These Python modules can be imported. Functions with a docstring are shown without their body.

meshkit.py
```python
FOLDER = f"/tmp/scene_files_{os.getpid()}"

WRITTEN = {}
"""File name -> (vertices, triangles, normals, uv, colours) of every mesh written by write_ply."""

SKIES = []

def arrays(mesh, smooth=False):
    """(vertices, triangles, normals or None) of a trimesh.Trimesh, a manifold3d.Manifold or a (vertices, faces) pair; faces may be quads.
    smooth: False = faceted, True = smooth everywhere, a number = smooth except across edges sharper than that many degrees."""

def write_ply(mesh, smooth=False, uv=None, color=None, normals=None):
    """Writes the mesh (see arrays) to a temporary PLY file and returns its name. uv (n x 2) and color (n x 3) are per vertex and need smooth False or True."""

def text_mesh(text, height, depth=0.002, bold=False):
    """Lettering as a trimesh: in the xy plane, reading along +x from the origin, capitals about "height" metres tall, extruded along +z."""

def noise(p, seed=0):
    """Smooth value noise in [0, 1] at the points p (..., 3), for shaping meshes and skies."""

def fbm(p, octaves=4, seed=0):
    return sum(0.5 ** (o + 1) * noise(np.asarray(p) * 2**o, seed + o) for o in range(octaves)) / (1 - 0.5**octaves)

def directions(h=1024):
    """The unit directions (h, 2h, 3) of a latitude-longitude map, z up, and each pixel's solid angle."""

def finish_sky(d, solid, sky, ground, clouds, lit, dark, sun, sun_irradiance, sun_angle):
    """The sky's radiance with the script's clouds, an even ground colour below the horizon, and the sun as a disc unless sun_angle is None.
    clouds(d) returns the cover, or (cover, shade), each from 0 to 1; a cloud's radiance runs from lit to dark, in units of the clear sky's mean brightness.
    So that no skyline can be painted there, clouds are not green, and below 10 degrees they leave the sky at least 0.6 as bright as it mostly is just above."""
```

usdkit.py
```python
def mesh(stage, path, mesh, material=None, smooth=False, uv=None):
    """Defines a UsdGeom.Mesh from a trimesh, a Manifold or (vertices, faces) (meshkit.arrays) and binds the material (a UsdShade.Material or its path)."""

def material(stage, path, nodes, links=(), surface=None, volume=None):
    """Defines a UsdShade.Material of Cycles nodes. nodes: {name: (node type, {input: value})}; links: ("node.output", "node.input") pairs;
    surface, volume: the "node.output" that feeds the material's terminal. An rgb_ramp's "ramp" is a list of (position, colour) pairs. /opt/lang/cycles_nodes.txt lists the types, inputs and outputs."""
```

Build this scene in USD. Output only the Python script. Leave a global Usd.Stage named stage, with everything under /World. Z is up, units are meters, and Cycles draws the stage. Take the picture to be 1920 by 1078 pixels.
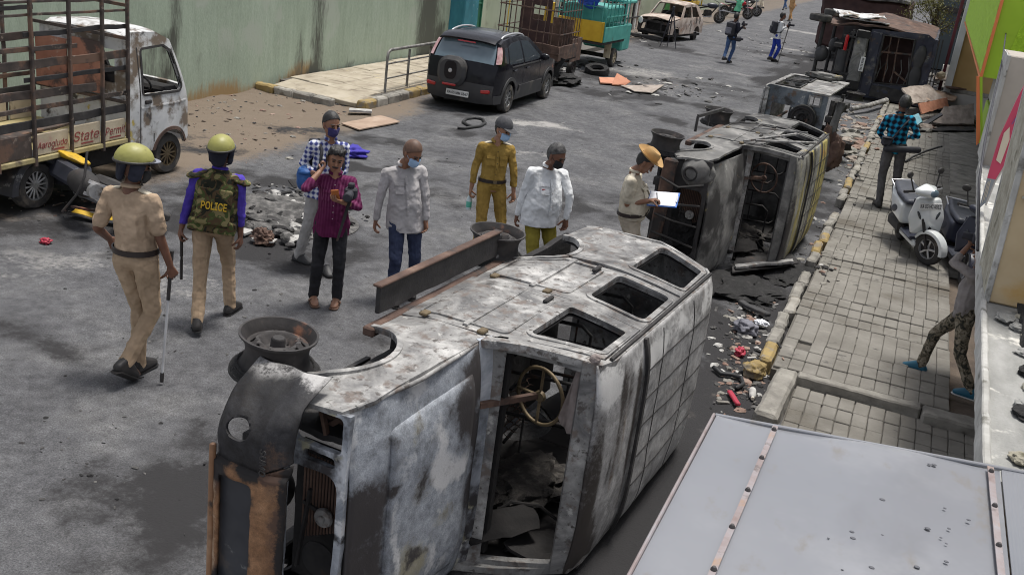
import math, random
import numpy as np, trimesh, usdkit
import manifold3d as m3
from meshkit import fbm, noise, text_mesh
from shapely.geometry import Polygon, LineString, Point, box as rect
from shapely.ops import unary_union
from shapely import affinity
from pxr import Usd, UsdGeom, UsdLux, UsdShade, Gf, Sdf, Vt

stage = Usd.Stage.CreateInMemory()
UsdGeom.SetStageUpAxis(stage, UsdGeom.Tokens.z)
UsdGeom.SetStageMetersPerUnit(stage, 1.0)
UsdGeom.Xform.Define(stage, '/World')
UsdGeom.Scope.Define(stage, '/World/Looks')
rng = np.random.default_rng(7)
PI = math.pi

# ------------------------------------------------------------------ camera, sky, sun
EYE = np.array([0, 0, 3.953]); FPX = 1925.0
PITCH, ROLL, YAW = 0.3482, 0.13067, 0.34526
_f = np.array([-math.sin(YAW) * math.cos(PITCH), math.cos(YAW) * math.cos(PITCH), -math.sin(PITCH)])
_r0 = np.array([math.cos(YAW), math.sin(YAW), 0]); _u0 = np.cross(_r0, _f)
_r = _r0 * math.cos(ROLL) + _u0 * math.sin(ROLL); _u = -_r0 * math.sin(ROLL) + _u0 * math.cos(ROLL)
cam = UsdGeom.Camera.Define(stage, '/World/viewpoint')
cam.CreateHorizontalApertureAttr(36.0); cam.CreateVerticalApertureAttr(36.0 * 574 / 1024)
cam.CreateFocalLengthAttr(36.0 * FPX / 1920); cam.CreateClippingRangeAttr(Gf.Vec2f(0.1, 3000))
cam.CreateExposureAttr(1.22)
M4 = np.eye(4); M4[0, :3] = _r; M4[1, :3] = _u; M4[2, :3] = -_f; M4[3, :3] = EYE
cam.AddTransformOp().Set(Gf.Matrix4d(*M4.ravel().tolist()))

SUN_DIR = np.array([0.08, 0.22, 0.97]); SUN_DIR = SUN_DIR / np.linalg.norm(SUN_DIR)
sun = UsdLux.DistantLight.Define(stage, '/World/sun')
sun.CreateIntensityAttr(0.40); sun.CreateAngleAttr(12.0); sun.CreateNormalizeAttr(True)
sun.CreateColorAttr(Gf.Vec3f(1.0, 0.965, 0.91))
_z = SUN_DIR; _x = np.cross([0, 1, 0], _z); _x /= np.linalg.norm(_x); _y = np.cross(_z, _x)
MS = np.eye(4); MS[0, :3] = _x; MS[1, :3] = _y; MS[2, :3] = _z
sun.AddTransformOp().Set(Gf.Matrix4d(*MS.ravel().tolist()))
sky = UsdLux.DomeLight.Define(stage, '/World/sky')
sky.GetPrim().SetCustomDataByKey('kind', 'structure')
sky_mat = usdkit.material(stage, '/World/Looks/overcast_sky', {
    'sky': ('sky_texture', {'sky_type': 'single_scattering', 'sun_disc': False, 'sun_elevation': math.asin(SUN_DIR[2]),
                            'sun_rotation': math.atan2(SUN_DIR[0], SUN_DIR[1]), 'aerosol_density': 3.0}),
    'bw': ('rgb_to_bw', {}),
    'tc': ('texture_coordinate', {}), 'n': ('noise_texture', {'scale': 2.2, 'detail': 6.0, 'roughness': 0.55}),
    'r': ('rgb_ramp', {'ramp': [(0.25, (0.75, 0.75, 0.75)), (0.6, (1, 1, 1))]}),
    'mx': ('mix_color', {'blend_type': 'mix', 'fac': 0.8}),
    'tint': ('mix_color', {'blend_type': 'multiply', 'fac': 1.0, 'b': (1.0, 1.0, 1.03)}),
    'b': ('background_shader', {'strength': 0.085})},
    [('sky.color', 'bw.color'), ('tc.generated', 'n.vector'), ('n.fac', 'r.fac'), ('sky.color', 'mx.a'), ('bw.val', 'mx.b'),
     ('mx.result', 'tint.a'), ('tint.result', 'b.color')], surface='b.background')
UsdShade.MaterialBindingAPI.Apply(sky.GetPrim()).Bind(sky_mat)

def at(u, v, z=0.0):
    """A pixel of the 1920 wide photograph as a point at height z."""
    d = _f + ((u - 960) / FPX) * _r - ((v - 539) / FPX) * _u
    return EYE + (z - EYE[2]) / d[2] * d

# ------------------------------------------------------------------ mesh helpers: a mesh is (v, f)
def cat(parts):
    v, f, n = [], [], 0
    for p in parts:
        a, b = (np.asarray(p.vertices), np.asarray(p.faces)) if hasattr(p, 'vertices') else p
        v.append(np.asarray(a, float)); f.append(np.asarray(b, int) + n); n += len(a)
    return np.vstack(v), np.vstack(f)
def man(mf):
    m = mf.to_mesh(); return np.array(m.vert_properties[:, :3], float), np.array(m.tri_verts, int)
def rot(axis, deg):
    return trimesh.transformations.rotation_matrix(math.radians(deg), {'x': [1, 0, 0], 'y': [0, 1, 0], 'z': [0, 0, 1]}.get(axis, axis))[:3, :3]
def xf(mesh, R=None, t=(0, 0, 0), s=None):
    v, f = cat([mesh]); v = v.copy()
    if s is not None:
        v = v * np.asarray(s); f = f[:, ::-1] if np.prod(np.broadcast_to(s, 3)) < 0 else f
    if R is not None: v = v @ np.asarray(R).T
    return v + np.asarray(t, float), f
def bx(c, s, R=None, ch=0.0):
    """box with optional chamfer ch"""
    s = np.asarray(s, float)
    if ch <= 0:
        b = trimesh.creation.box(s); m = (np.array(b.vertices), np.array(b.faces))
    else:
        h = s / 2; ch = min(ch, 0.45 * s.min()); pts = []
        for i in (-1, 1):
            for j in (-1, 1):
                for k in (-1, 1):
                    for a in range(3):
                        q = h - ch; q[a] = h[a]; pts.append(q * [i, j, k])
        m = man(m3.Manifold.hull_points(np.array(pts)))
    return xf(m, R, c)
def bx2(a, b, ch=0.0):
    a, b = np.minimum(a, b), np.maximum(a, b); return bx((np.asarray(a) + b) / 2, np.asarray(b) - a, None, ch)
def frame(d):
    d = np.asarray(d, float); d = d / np.linalg.norm(d); a = np.array([0, 0, 1.0]) if abs(d[2]) < 0.9 else np.array([1.0, 0, 0])
    x = np.cross(a, d); x /= np.linalg.norm(x); return np.stack([x, np.cross(d, x), d], 1)
def bar(p, q, w, h=None, ch=0.0):
    p, q = np.asarray(p, float), np.asarray(q, float); return bx((p + q) / 2, (w, h or w, np.linalg.norm(q - p)), frame(q - p), ch)
def tube(pts, r, n=8, closed=False):
    pts = np.asarray(pts, float); k = len(pts); r = np.broadcast_to(r, k)
    d = np.gradient(pts, axis=0) if not closed else np.roll(pts, -1, 0) - np.roll(pts, 1, 0)
    V = []; F0 = frame(d[0])[:, :2]
    for i in range(k):
        t = d[i] / (np.linalg.norm(d[i]) + 1e-12)
        x = F0[:, 0] - t * (F0[:, 0] @ t); x /= np.linalg.norm(x) + 1e-12; y = np.cross(t, x); F0 = np.stack([x, y], 1)
        a = np.arange(n) / n * 2 * PI; V.append(pts[i] + r[i] * (np.cos(a)[:, None] * x + np.sin(a)[:, None] * y))
    V = np.vstack(V); F = []
    for i in range(k if closed else k - 1):
        j = (i + 1) % k
        for m in range(n):
            q = (m + 1) % n; F += [(i * n + m, i * n + q, j * n + q), (i * n + m, j * n + q, j * n + m)]
    if not closed:
        V = np.vstack([V, pts[0], pts[-1]]); a = len(V) - 2
        for m in range(n):
            q = (m + 1) % n; F += [(a, q, m), (a + 1, (k - 1) * n + m, (k - 1) * n + q)]
    return V, np.array(F)
def lathe(prof, n=24, R=None, t=(0, 0, 0)):
    """profile [(r, z)] about z"""
    prof = np.asarray(prof, float); k = len(prof); a = np.arange(n) / n * 2 * PI
    V = np.stack([prof[:, None, 0] * np.cos(a), prof[:, None, 0] * np.sin(a), np.broadcast_to(prof[:, None, 1], (k, n))], -1).reshape(-1, 3); F = []
    for i in range(k - 1):
        for m in range(n):
            q = (m + 1) % n; F += [(i * n + m, i * n + q, (i + 1) * n + q), (i * n + m, (i + 1) * n + q, (i + 1) * n + m)]
    return xf((V, np.array(F)), R, t)
def ell(c, r, R=None, n=2):
    s = trimesh.creation.icosphere(subdivisions=n); return xf((np.array(s.vertices), np.array(s.faces)), R, c, r)
def extr(poly, d):
    """shapely polygon in xy, extruded along z from 0 to d"""
    ps = [poly] if hasattr(poly, 'exterior') else list(poly.geoms)
    return cat([trimesh.creation.extrude_polygon(p, d, engine='earcut') for p in ps if p.area > 1e-7])
AX = {'xz': np.array([[1, 0, 0], [0, 0, -1], [0, 1, 0]], float),   # (a, b, d) -> (a, -d, b)
      'yz': np.array([[0, 0, 1], [1, 0, 0], [0, 1, 0]], float)}    # (a, b, d) -> (d, a, b)
def slab(poly, d, plane, off=0.0):
    """polygon in the xz or yz plane with thickness d towards -y (xz) or +x (yz)"""
    return xf(extr(poly, d), AX[plane], (0, off, 0) if plane == 'xz' else (off, 0, 0))
def rough(mesh, amp, scale=6.0, seed=0, along=None):
    v, f = cat([mesh]); n = np.stack([fbm(v * scale + 17 * k, 3, seed + k) - 0.5 for k in range(3)], 1)
    return v + amp * 2 * n, f
def fine(mesh, size):
    v, f = cat([mesh]); return trimesh.remesh.subdivide_to_size(v, f, size, max_iter=12)
def weld(mesh):
    v, f = cat([mesh]); t = trimesh.Trimesh(v, f, process=False); t.merge_vertices(digits_vertex=5); t.update_faces(t.nondegenerate_faces()); return np.array(t.vertices), np.array(t.faces)
def grid_poly(poly, step):
    """a polygon cut into a grid of small triangles: 2D vertices and faces"""
    x0, y0, x1, y1 = poly.bounds; V, F, n = [], [], 0
    nx, ny = max(1, int(round((x1 - x0) / step))), max(1, int(round((y1 - y0) / step)))
    xs, ys = np.linspace(x0, x1, nx + 1), np.linspace(y0, y1, ny + 1)
    from shapely import prepared
    pp = prepared.prep(poly)
    for i in range(nx):
        for j in range(ny):
            c = rect(xs[i], ys[j], xs[i + 1], ys[j + 1])
            if pp.contains(c):
                V += [(xs[i], ys[j]), (xs[i + 1], ys[j]), (xs[i + 1], ys[j + 1]), (xs[i], ys[j + 1])]; F += [(n, n + 1, n + 2), (n, n + 2, n + 3)]; n += 4
            elif pp.intersects(c):
                g = poly.intersection(c)
                for q in getattr(g, 'geoms', [g]):
                    if q.geom_type == 'Polygon' and q.area > 1e-8:
                        a, b = trimesh.creation.triangulate_polygon(q, engine='earcut')
                        V += [tuple(x) for x in a]; F += [tuple(x + n) for x in b]; n += len(a)
    V = np.array(V); F = np.array(F)
    key = np.round(V, 5); u, inv = np.unique(key, axis=0, return_inverse=True); F = inv.ravel()[F]
    F = F[(F[:, 0] != F[:, 1]) & (F[:, 1] != F[:, 2]) & (F[:, 0] != F[:, 2])]
    a = u[F[:, 1]] - u[F[:, 0]]; b = u[F[:, 2]] - u[F[:, 0]]; s = a[:, 0] * b[:, 1] - a[:, 1] * b[:, 0]
    F[s < 0] = F[s < 0][:, ::-1]; return u, F
def thick(V, F, N, t):
    """turn an open sheet into a closed one of thickness t, the copy lying at -t N"""
    n = len(V); e = np.vstack([F[:, [0, 1]], F[:, [1, 2]], F[:, [2, 0]]]); k = np.sort(e, 1)
    _, idx, cnt = np.unique(k, axis=0, return_index=True, return_counts=True); b = e[idx[cnt == 1]]
    rim = np.vstack([np.stack([b[:, 1], b[:, 0], b[:, 0] + n], 1), np.stack([b[:, 1], b[:, 0] + n, b[:, 1] + n], 1)])
    return np.vstack([V, V - t * N]), np.vstack([F, F[:, ::-1] + n, rim])
def side(poly, W, s, t=0.03, step=0.12, off=0.0, dent=None):
    """car side: polygon in (y, z) bent to x = s (W(y, z) + off), thickness t inwards"""
    P, F = grid_poly(poly, step); x = W(P[:, 0], P[:, 1]) + off
    if dent is not None: x = x + dent(P[:, 0], P[:, 1])
    V = np.stack([s * x, P[:, 0], P[:, 1]], 1); N = np.tile([s, 0, 0], (len(V), 1)).astype(float)
    if s < 0: F = F[:, ::-1]
    return thick(V, F, N, t)
def strip(path, W, nx=12, crown=0.0, t=0.025, lo=-1.0, hi=1.0, power=4, dent=None, sub=0.12, off=0.0):
    """a panel across the car that follows the (y, z) path, from lo W to hi W; path runs so that its left-hand normal is outwards"""
    pts = [np.array(path[0], float)]
    for a, b in zip(path[:-1], path[1:]):
        a, b = np.array(a, float), np.array(b, float); k = max(1, int(np.linalg.norm(b - a) / sub))
        pts += [a + (b - a) * i / k for i in range(1, k + 1)]
    pts = np.array(pts); d = np.gradient(pts, axis=0); d /= np.linalg.norm(d, axis=1)[:, None] + 1e-9; nrm = np.stack([-d[:, 1], d[:, 0]], 1)
    w = W(pts[:, 0], pts[:, 1]); s = np.linspace(lo, hi, nx + 1); k = len(pts)
    up = crown * (1 - np.abs(s) ** power) + off
    V = np.zeros((k, nx + 1, 3)); V[..., 0] = w[:, None] * s; V[..., 1:] = pts[:, None] + nrm[:, None] * up[None, :, None]
    N = np.zeros_like(V); N[..., 1:] = nrm[:, None]
    V, N = V.reshape(-1, 3), N.reshape(-1, 3)
    if dent is not None: V = V + N * dent(V)[:, None]
    F = []
    for i in range(k - 1):
        for j in range(nx):
            a = i * (nx + 1) + j; F += [(a, a + 1, a + nx + 2), (a, a + nx + 2, a + nx + 1)]
    F = np.array(F); c = np.cross(V[F[:, 1]] - V[F[:, 0]], V[F[:, 2]] - V[F[:, 0]])
    if (c * N[F[:, 0]]).sum() < 0: F = F[:, ::-1]
    return thick(V, F, N, t)
def lump(c, r, seed=0, amp=0.35, sc=1.7, n=3):
    s = trimesh.creation.icosphere(subdivisions=n); v = np.array(s.vertices); k = 1 + amp * 2 * (fbm(v * sc + seed * 3.7, 3, seed) - 0.5)
    return v * k[:, None] * np.asarray(r) + np.asarray(c), np.array(s.faces)

# ------------------------------------------------------------------ scene helpers
_used = {}
def numbered(path):
    k = _used.get(path, 0); _used[path] = k + 1
    return path if k == 0 else f'{path}_{k:03d}'
def obj(name, mesh, mat, parent=None, smooth=35, label=None, primvars=None):
    path = numbered(('/World' if parent is None else str(parent.GetPath())) + '/' + name)
    p = usdkit.mesh(stage, path, cat([mesh]), mat, smooth=smooth); o = p.GetPrim()
    if label: o.SetCustomDataByKey('label', label)
    for k, val in (primvars or {}).items():
        UsdGeom.PrimvarsAPI(p).CreatePrimvar(k, Sdf.ValueTypeNames.Color3fArray, 'vertex').Set(Vt.Vec3fArray.FromNumpy(np.asarray(val, np.float32)))
    return o
def tag(o, label=None, cat_=None, group=None, kind=None):
    for k, s in (('label', label), ('category', cat_), ('group', group), ('kind', kind)):
        if s: o.SetCustomDataByKey(k, s)
    return o
def thing(name, label, cat_, loc=(0, 0, 0), rz=0.0, R=None, group=None, s=1.0):
    x = UsdGeom.Xform.Define(stage, numbered('/World/' + name)); A = np.eye(4)
    A[:3, :3] = s * (rot('z', rz) if R is None else np.asarray(R)); A[:3, 3] = loc
    x.AddTransformOp().Set(Gf.Matrix4d(*A.T.ravel().tolist())); return tag(x.GetPrim(), label, cat_, group)
def dup(root, name, label, loc, rz=0.0, group=None, cat_=None):
    was = root.GetCustomData(); r = thing(name, label, cat_ or was['category'], loc, rz, group=group or was.get('group'))
    r.GetReferences().AddInternalReference(root.GetPath()); r.SetInstanceable(True); return r
def one(name, mesh, mat, label, cat_, group=None, kind=None, smooth=35):
    return tag(obj(name, mesh, mat, None, smooth), label, cat_, group, kind)

# ------------------------------------------------------------------ materials
MAT = {}
def mat(name, stops, scale=4.0, detail=6.0, rough=0.75, metal=0.0, bump=0.25, bscale=60.0, bdist=0.006, st=(1, 1, 1), layers=(), dist=0.0, rr=None, spec=None, coat=0.0, local=False, rough_n=0.6, trans=None, pat=None, bdet=5.0):
    """colour from a noise ramp (stops), then layers (colour, scale, low, high[, stretch]) mixed over it by further noises"""
    if not isinstance(stops[0], tuple): stops = [(0.0, stops), (1.0, stops)]
    n = {'g': ('texture_coordinate', {}) if local else ('geometry', {}), 'm': ('mapping', {'scale': st}),
         'n': ('noise_texture', {'scale': scale, 'detail': detail, 'roughness': rough_n, 'distortion': dist}), 'r': ('rgb_ramp', {'ramp': stops}),
         'p': ('principled_bsdf', {'roughness': rough, 'metallic': metal, **({'specular_ior_level': spec} if spec is not None else {}), **({'coat_weight': coat, 'coat_roughness': 0.08} if coat else {})})}
    src = 'g.object' if local else 'g.position'
    l = [(src, 'm.vector'), ('m.vector', 'n.vector'), ('n.fac', 'r.fac')]; last = 'r.color'
    for i, L in enumerate(layers):
        c, sc, lo, hi = L[:4]; s2 = L[4] if len(L) > 4 else (1, 1, 1)
        n[f'm{i}'] = ('mapping', {'scale': s2, 'location': (3.1 * i + 1.7, 5.3 * i, 1.9 * i)})
        n[f'n{i}'] = ('noise_texture', {'scale': sc, 'detail': 7.0, 'roughness': 0.62}); n[f'k{i}'] = ('map_range', {'range_type': 'smoothstep', 'from_min': lo, 'from_max': hi})
        n[f'x{i}'] = ('mix_color', {'b': c})
        l += [(src, f'm{i}.vector'), (f'm{i}.vector', f'n{i}.vector'), (f'n{i}.fac', f'k{i}.value'), (f'k{i}.result', f'x{i}.fac'), (last, f'x{i}.a')]; last = f'x{i}.result'
    l.append((last, 'p.base_color'))
    if bump:
        n['bn'] = ('noise_texture', {'scale': bscale, 'detail': bdet, 'roughness': 0.65}); n['b'] = ('bump', {'strength': bump, 'distance': bdist})
        l += [(src, 'bn.vector'), ('bn.fac', 'b.height'), ('b.normal', 'p.normal')]
    if rr:
        n['rr'] = ('map_range', {'to_min': rr[0], 'to_max': rr[1], 'from_min': 0.3, 'from_max': 0.7}); l += [('n.fac', 'rr.value'), ('rr.result', 'p.roughness')]
    MAT[name] = usdkit.material(stage, '/World/Looks/' + name, n, l, surface='p.BSDF'); return MAT[name]
# ------------------------------------------------------------------ materials used in the setting
def m_wear(name, base, dark, dirt, pale, scale, bump, bscale, bdist, rough=0.9, st=(1, 1, 1), spec=0.25, speck=0.8, c2=(0.55, 1.35)):
    """base colour by noise; the mesh's wear colour (dark, dirt, ash) broken up by noise brings in the other three"""
    n = {'g': ('geometry', {}), 'm': ('mapping', {'scale': st}), 'n': ('noise_texture', {'scale': scale, 'detail': 8.0, 'roughness': 0.65}), 'r': ('rgb_ramp', {'ramp': base}),
         'n2': ('noise_texture', {'scale': scale * 7, 'detail': 6.0, 'roughness': 0.7}), 'r2': ('rgb_ramp', {'ramp': [(0.3, (c2[0],) * 3), (0.7, (c2[1],) * 3)]}), 'mul': ('mix_color', {'blend_type': 'multiply', 'fac': 0.85}),
         'n3': ('noise_texture', {'scale': scale * 75, 'detail': 3.0, 'roughness': 0.8}), 'r3': ('rgb_ramp', {'ramp': [(0.32, (0.42, 0.42, 0.42)), (0.5, (1, 1, 1)), (0.68, (1.75, 1.75, 1.75))]}), 'mul3': ('mix_color', {'blend_type': 'multiply', 'fac': speck}), 'nc': ('noise_texture', {'scale': scale * 14, 'detail': 8.0, 'roughness': 0.75}), 'nbc': ('math', {'math_type': 'multiply_add', 'value2': 0.55, 'value3': 0.0}), 'nbd': ('math', {'math_type': 'multiply_add', 'value2': 0.6}), 'a': ('attribute', {'attribute': 'wear'}), 's': ('separate_color', {}), 'nb': ('noise_texture', {'scale': scale * 2.3, 'detail': 8.0, 'roughness': 0.7}),
         'p': ('principled_bsdf', {'roughness': rough, 'specular_ior_level': spec}), 'bn': ('noise_texture', {'scale': bscale, 'detail': 6.0, 'roughness': 0.7}), 'b': ('bump', {'strength': bump, 'distance': bdist})}
    l = [('g.position', 'm.vector'), ('m.vector', 'n.vector'), ('m.vector', 'n2.vector'), ('m.vector', 'nb.vector'), ('n.fac', 'r.fac'), ('n2.fac', 'r2.fac'), ('r.color', 'mul.a'), ('r2.color', 'mul.b'), ('a.color', 's.color'),
         ('g.position', 'bn.vector'), ('bn.fac', 'b.height'), ('b.normal', 'p.normal')]; last = 'mul3.result'
    l += [('m.vector', 'n3.vector'), ('n3.fac', 'r3.fac'), ('mul.result', 'mul3.a'), ('r3.color', 'mul3.b'), ('m.vector', 'nc.vector'), ('nb.fac', 'nbc.value1'), ('nc.fac', 'nbd.value1'), ('nbc.result' if False else 'nbc.value', 'nbd.value3')]
    for ch, col in (('g', dirt), ('b', pale), ('r', dark)):
        n['c' + ch] = ('math', {'math_type': 'multiply_add', 'value2': 1.2}); n['d' + ch] = ('math', {'math_type': 'multiply_add', 'value2': 2.2, 'value3': -1.265})
        n['k' + ch] = ('map_range', {'range_type': 'smoothstep', 'from_min': 0.3, 'from_max': 0.95}); n['x' + ch] = ('mix_color', {'b': col})
        l += [('nbd.value', f'd{ch}.value1'), (f's.{ch}', f'c{ch}.value1'), (f'd{ch}.value', f'c{ch}.value3'), (f'c{ch}.value', f'k{ch}.value'), (f'k{ch}.result', f'x{ch}.fac'), (last, f'x{ch}.a')]; last = f'x{ch}.result'
    l.append((last, 'p.base_color'))
    MAT[name] = usdkit.material(stage, '/World/Looks/' + name, n, l, surface='p.BSDF'); return MAT[name]

m_wear('asphalt', [(0.3, (0.068, 0.068, 0.073)), (0.52, (0.102, 0.102, 0.106)), (0.72, (0.148, 0.146, 0.145))], (0.03, 0.029, 0.03), (0.165, 0.13, 0.098), (0.31, 0.30, 0.285), 1.1, 0.6, 55, 0.02)
m_wear('sage_wall_paint', [(0.3, (0.285, 0.34, 0.26)), (0.5, (0.32, 0.38, 0.295)), (0.7, (0.355, 0.415, 0.33))], (0.085, 0.09, 0.072), (0.31, 0.21, 0.1), (0.36, 0.4, 0.33), 1.3, 0.3, 22, 0.01, st=(1, 1, 0.16), speck=0.25, c2=(0.86, 1.1))
mat('far_ground', [(0.3, (0.1, 0.1, 0.1)), (0.7, (0.17, 0.16, 0.15))], 0.4)
mat('paver', [(0.25, (0.115, 0.106, 0.09)), (0.5, (0.175, 0.164, 0.143)), (0.75, (0.235, 0.222, 0.197))], 2.2, 8, 0.92, bump=0.5, bscale=38, bdist=0.012, layers=[((0.055, 0.052, 0.048), 6.5, 0.6, 0.74), ((0.33, 0.31, 0.27), 3.0, 0.62, 0.8), ((0.1, 0.088, 0.07), 1.1, 0.52, 0.72)])
mat('joint_dirt', [(0.3, (0.07, 0.063, 0.053)), (0.7, (0.12, 0.108, 0.09))], 6, bump=0.5)
mat('kerb_concrete', [(0.3, (0.14, 0.13, 0.115)), (0.7, (0.3, 0.285, 0.25))], 5, 8, 0.9, bump=0.6, bscale=30, bdist=0.015, layers=[((0.05, 0.045, 0.04), 4, 0.58, 0.75)])
mat('kerb_yellow', [(0.3, (0.23, 0.165, 0.065)), (0.7, (0.34, 0.245, 0.095))], 5, 8, 0.85, bump=0.5, bscale=30, bdist=0.012, layers=[((0.2, 0.17, 0.13), 6, 0.5, 0.62), ((0.06, 0.05, 0.04), 5, 0.6, 0.75)])
mat('kerb_white', [(0.3, (0.24, 0.225, 0.195)), (0.7, (0.37, 0.35, 0.31))], 5, 8, 0.85, bump=0.5, bscale=30, bdist=0.012, layers=[((0.16, 0.14, 0.11), 6, 0.48, 0.62)])
mat('footpath_stone', [(0.3, (0.26, 0.22, 0.165)), (0.5, (0.36, 0.315, 0.24)), (0.7, (0.44, 0.39, 0.31))], 2.5, 8, 0.9, bump=0.4, bscale=30, bdist=0.01, layers=[((0.15, 0.12, 0.09), 1.6, 0.55, 0.72), ((0.42, 0.33, 0.15), 2.1, 0.62, 0.75)])
mat('earth', [(0.3, (0.06, 0.045, 0.035)), (0.7, (0.13, 0.1, 0.075))], 3, 8, 0.95, bump=0.7, bscale=25, bdist=0.02)
mat('rail_paint', [(0.3, (0.09, 0.085, 0.08)), (0.7, (0.3, 0.29, 0.27))], 5, 7, 0.6, 0.3, layers=[((0.09, 0.05, 0.03), 8, 0.55, 0.7)])
mat('blue_paint', [(0.3, (0.015, 0.12, 0.16)), (0.7, (0.04, 0.22, 0.27))], 3, 8, 0.7, layers=[((0.3, 0.38, 0.38), 9, 0.62, 0.72)], st=(1, 1, 0.5))
mat('green_paint', [(0.3, (0.012, 0.09, 0.045)), (0.7, (0.02, 0.14, 0.075))], 3, 6, 0.6)
mat('pale_wall_paint', [(0.3, (0.3, 0.34, 0.24)), (0.7, (0.4, 0.43, 0.32))], 1.5, 7, 0.9, st=(1, 1, 0.2), layers=[((0.2, 0.2, 0.15), 1.2, 0.55, 0.75)])

# ------------------------------------------------------------------ road and verge: one sheet with burn marks, dirt, ash and painted under-car shade
def axis_steps(a, b, s0, s1, from_):
    x = [a]
    while x[-1] < b: x.append(x[-1] + (s0 if x[-1] < from_ else min(s1, s0 + 0.03 * (x[-1] - from_))))
    return np.array(x)
gx = np.arange(-14.5, 2.6, 0.075); gy = axis_steps(1.0, 125.0, 0.075, 0.8, 14.0)
GX, GY = np.meshgrid(gx, gy, indexing='ij'); P3 = np.stack([GX, GY, 0 * GX], -1)
WXP = GX + 1.3 * (fbm(P3 * 1.1, 4, 41) - .5) + .5 * (fbm(P3 * 4.5, 3, 43) - .5); WYP = GY + 1.3 * (fbm(P3 * 1.1, 4, 47) - .5) + .5 * (fbm(P3 * 4.5, 3, 49) - .5)
def blob(x, y, rx, ry, ang, a=1.0):
    t = math.radians(ang); u = ((WXP - x) * math.cos(t) + (WYP - y) * math.sin(t)) / rx; v = (-(WXP - x) * math.sin(t) + (WYP - y) * math.cos(t)) / ry
    return a * np.exp(-((u * u + v * v) ** 1.7))
def road_z(x, y):
    p = np.stack([x, y, 0 * x], -1); e = np.clip((-8.9 - x) / 1.2, 0, 1) * np.clip((19.5 - y) / 2, 0, 1)
    return 0.03 * (fbm(p * 0.55, 3, 3) - 0.5) + e * 0.10 * (fbm(p * 1.6, 4, 9) - 0.42) + 0.012 * (fbm(p * 4, 2, 5) - 0.5) * (0.4 + 3 * e)
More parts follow.
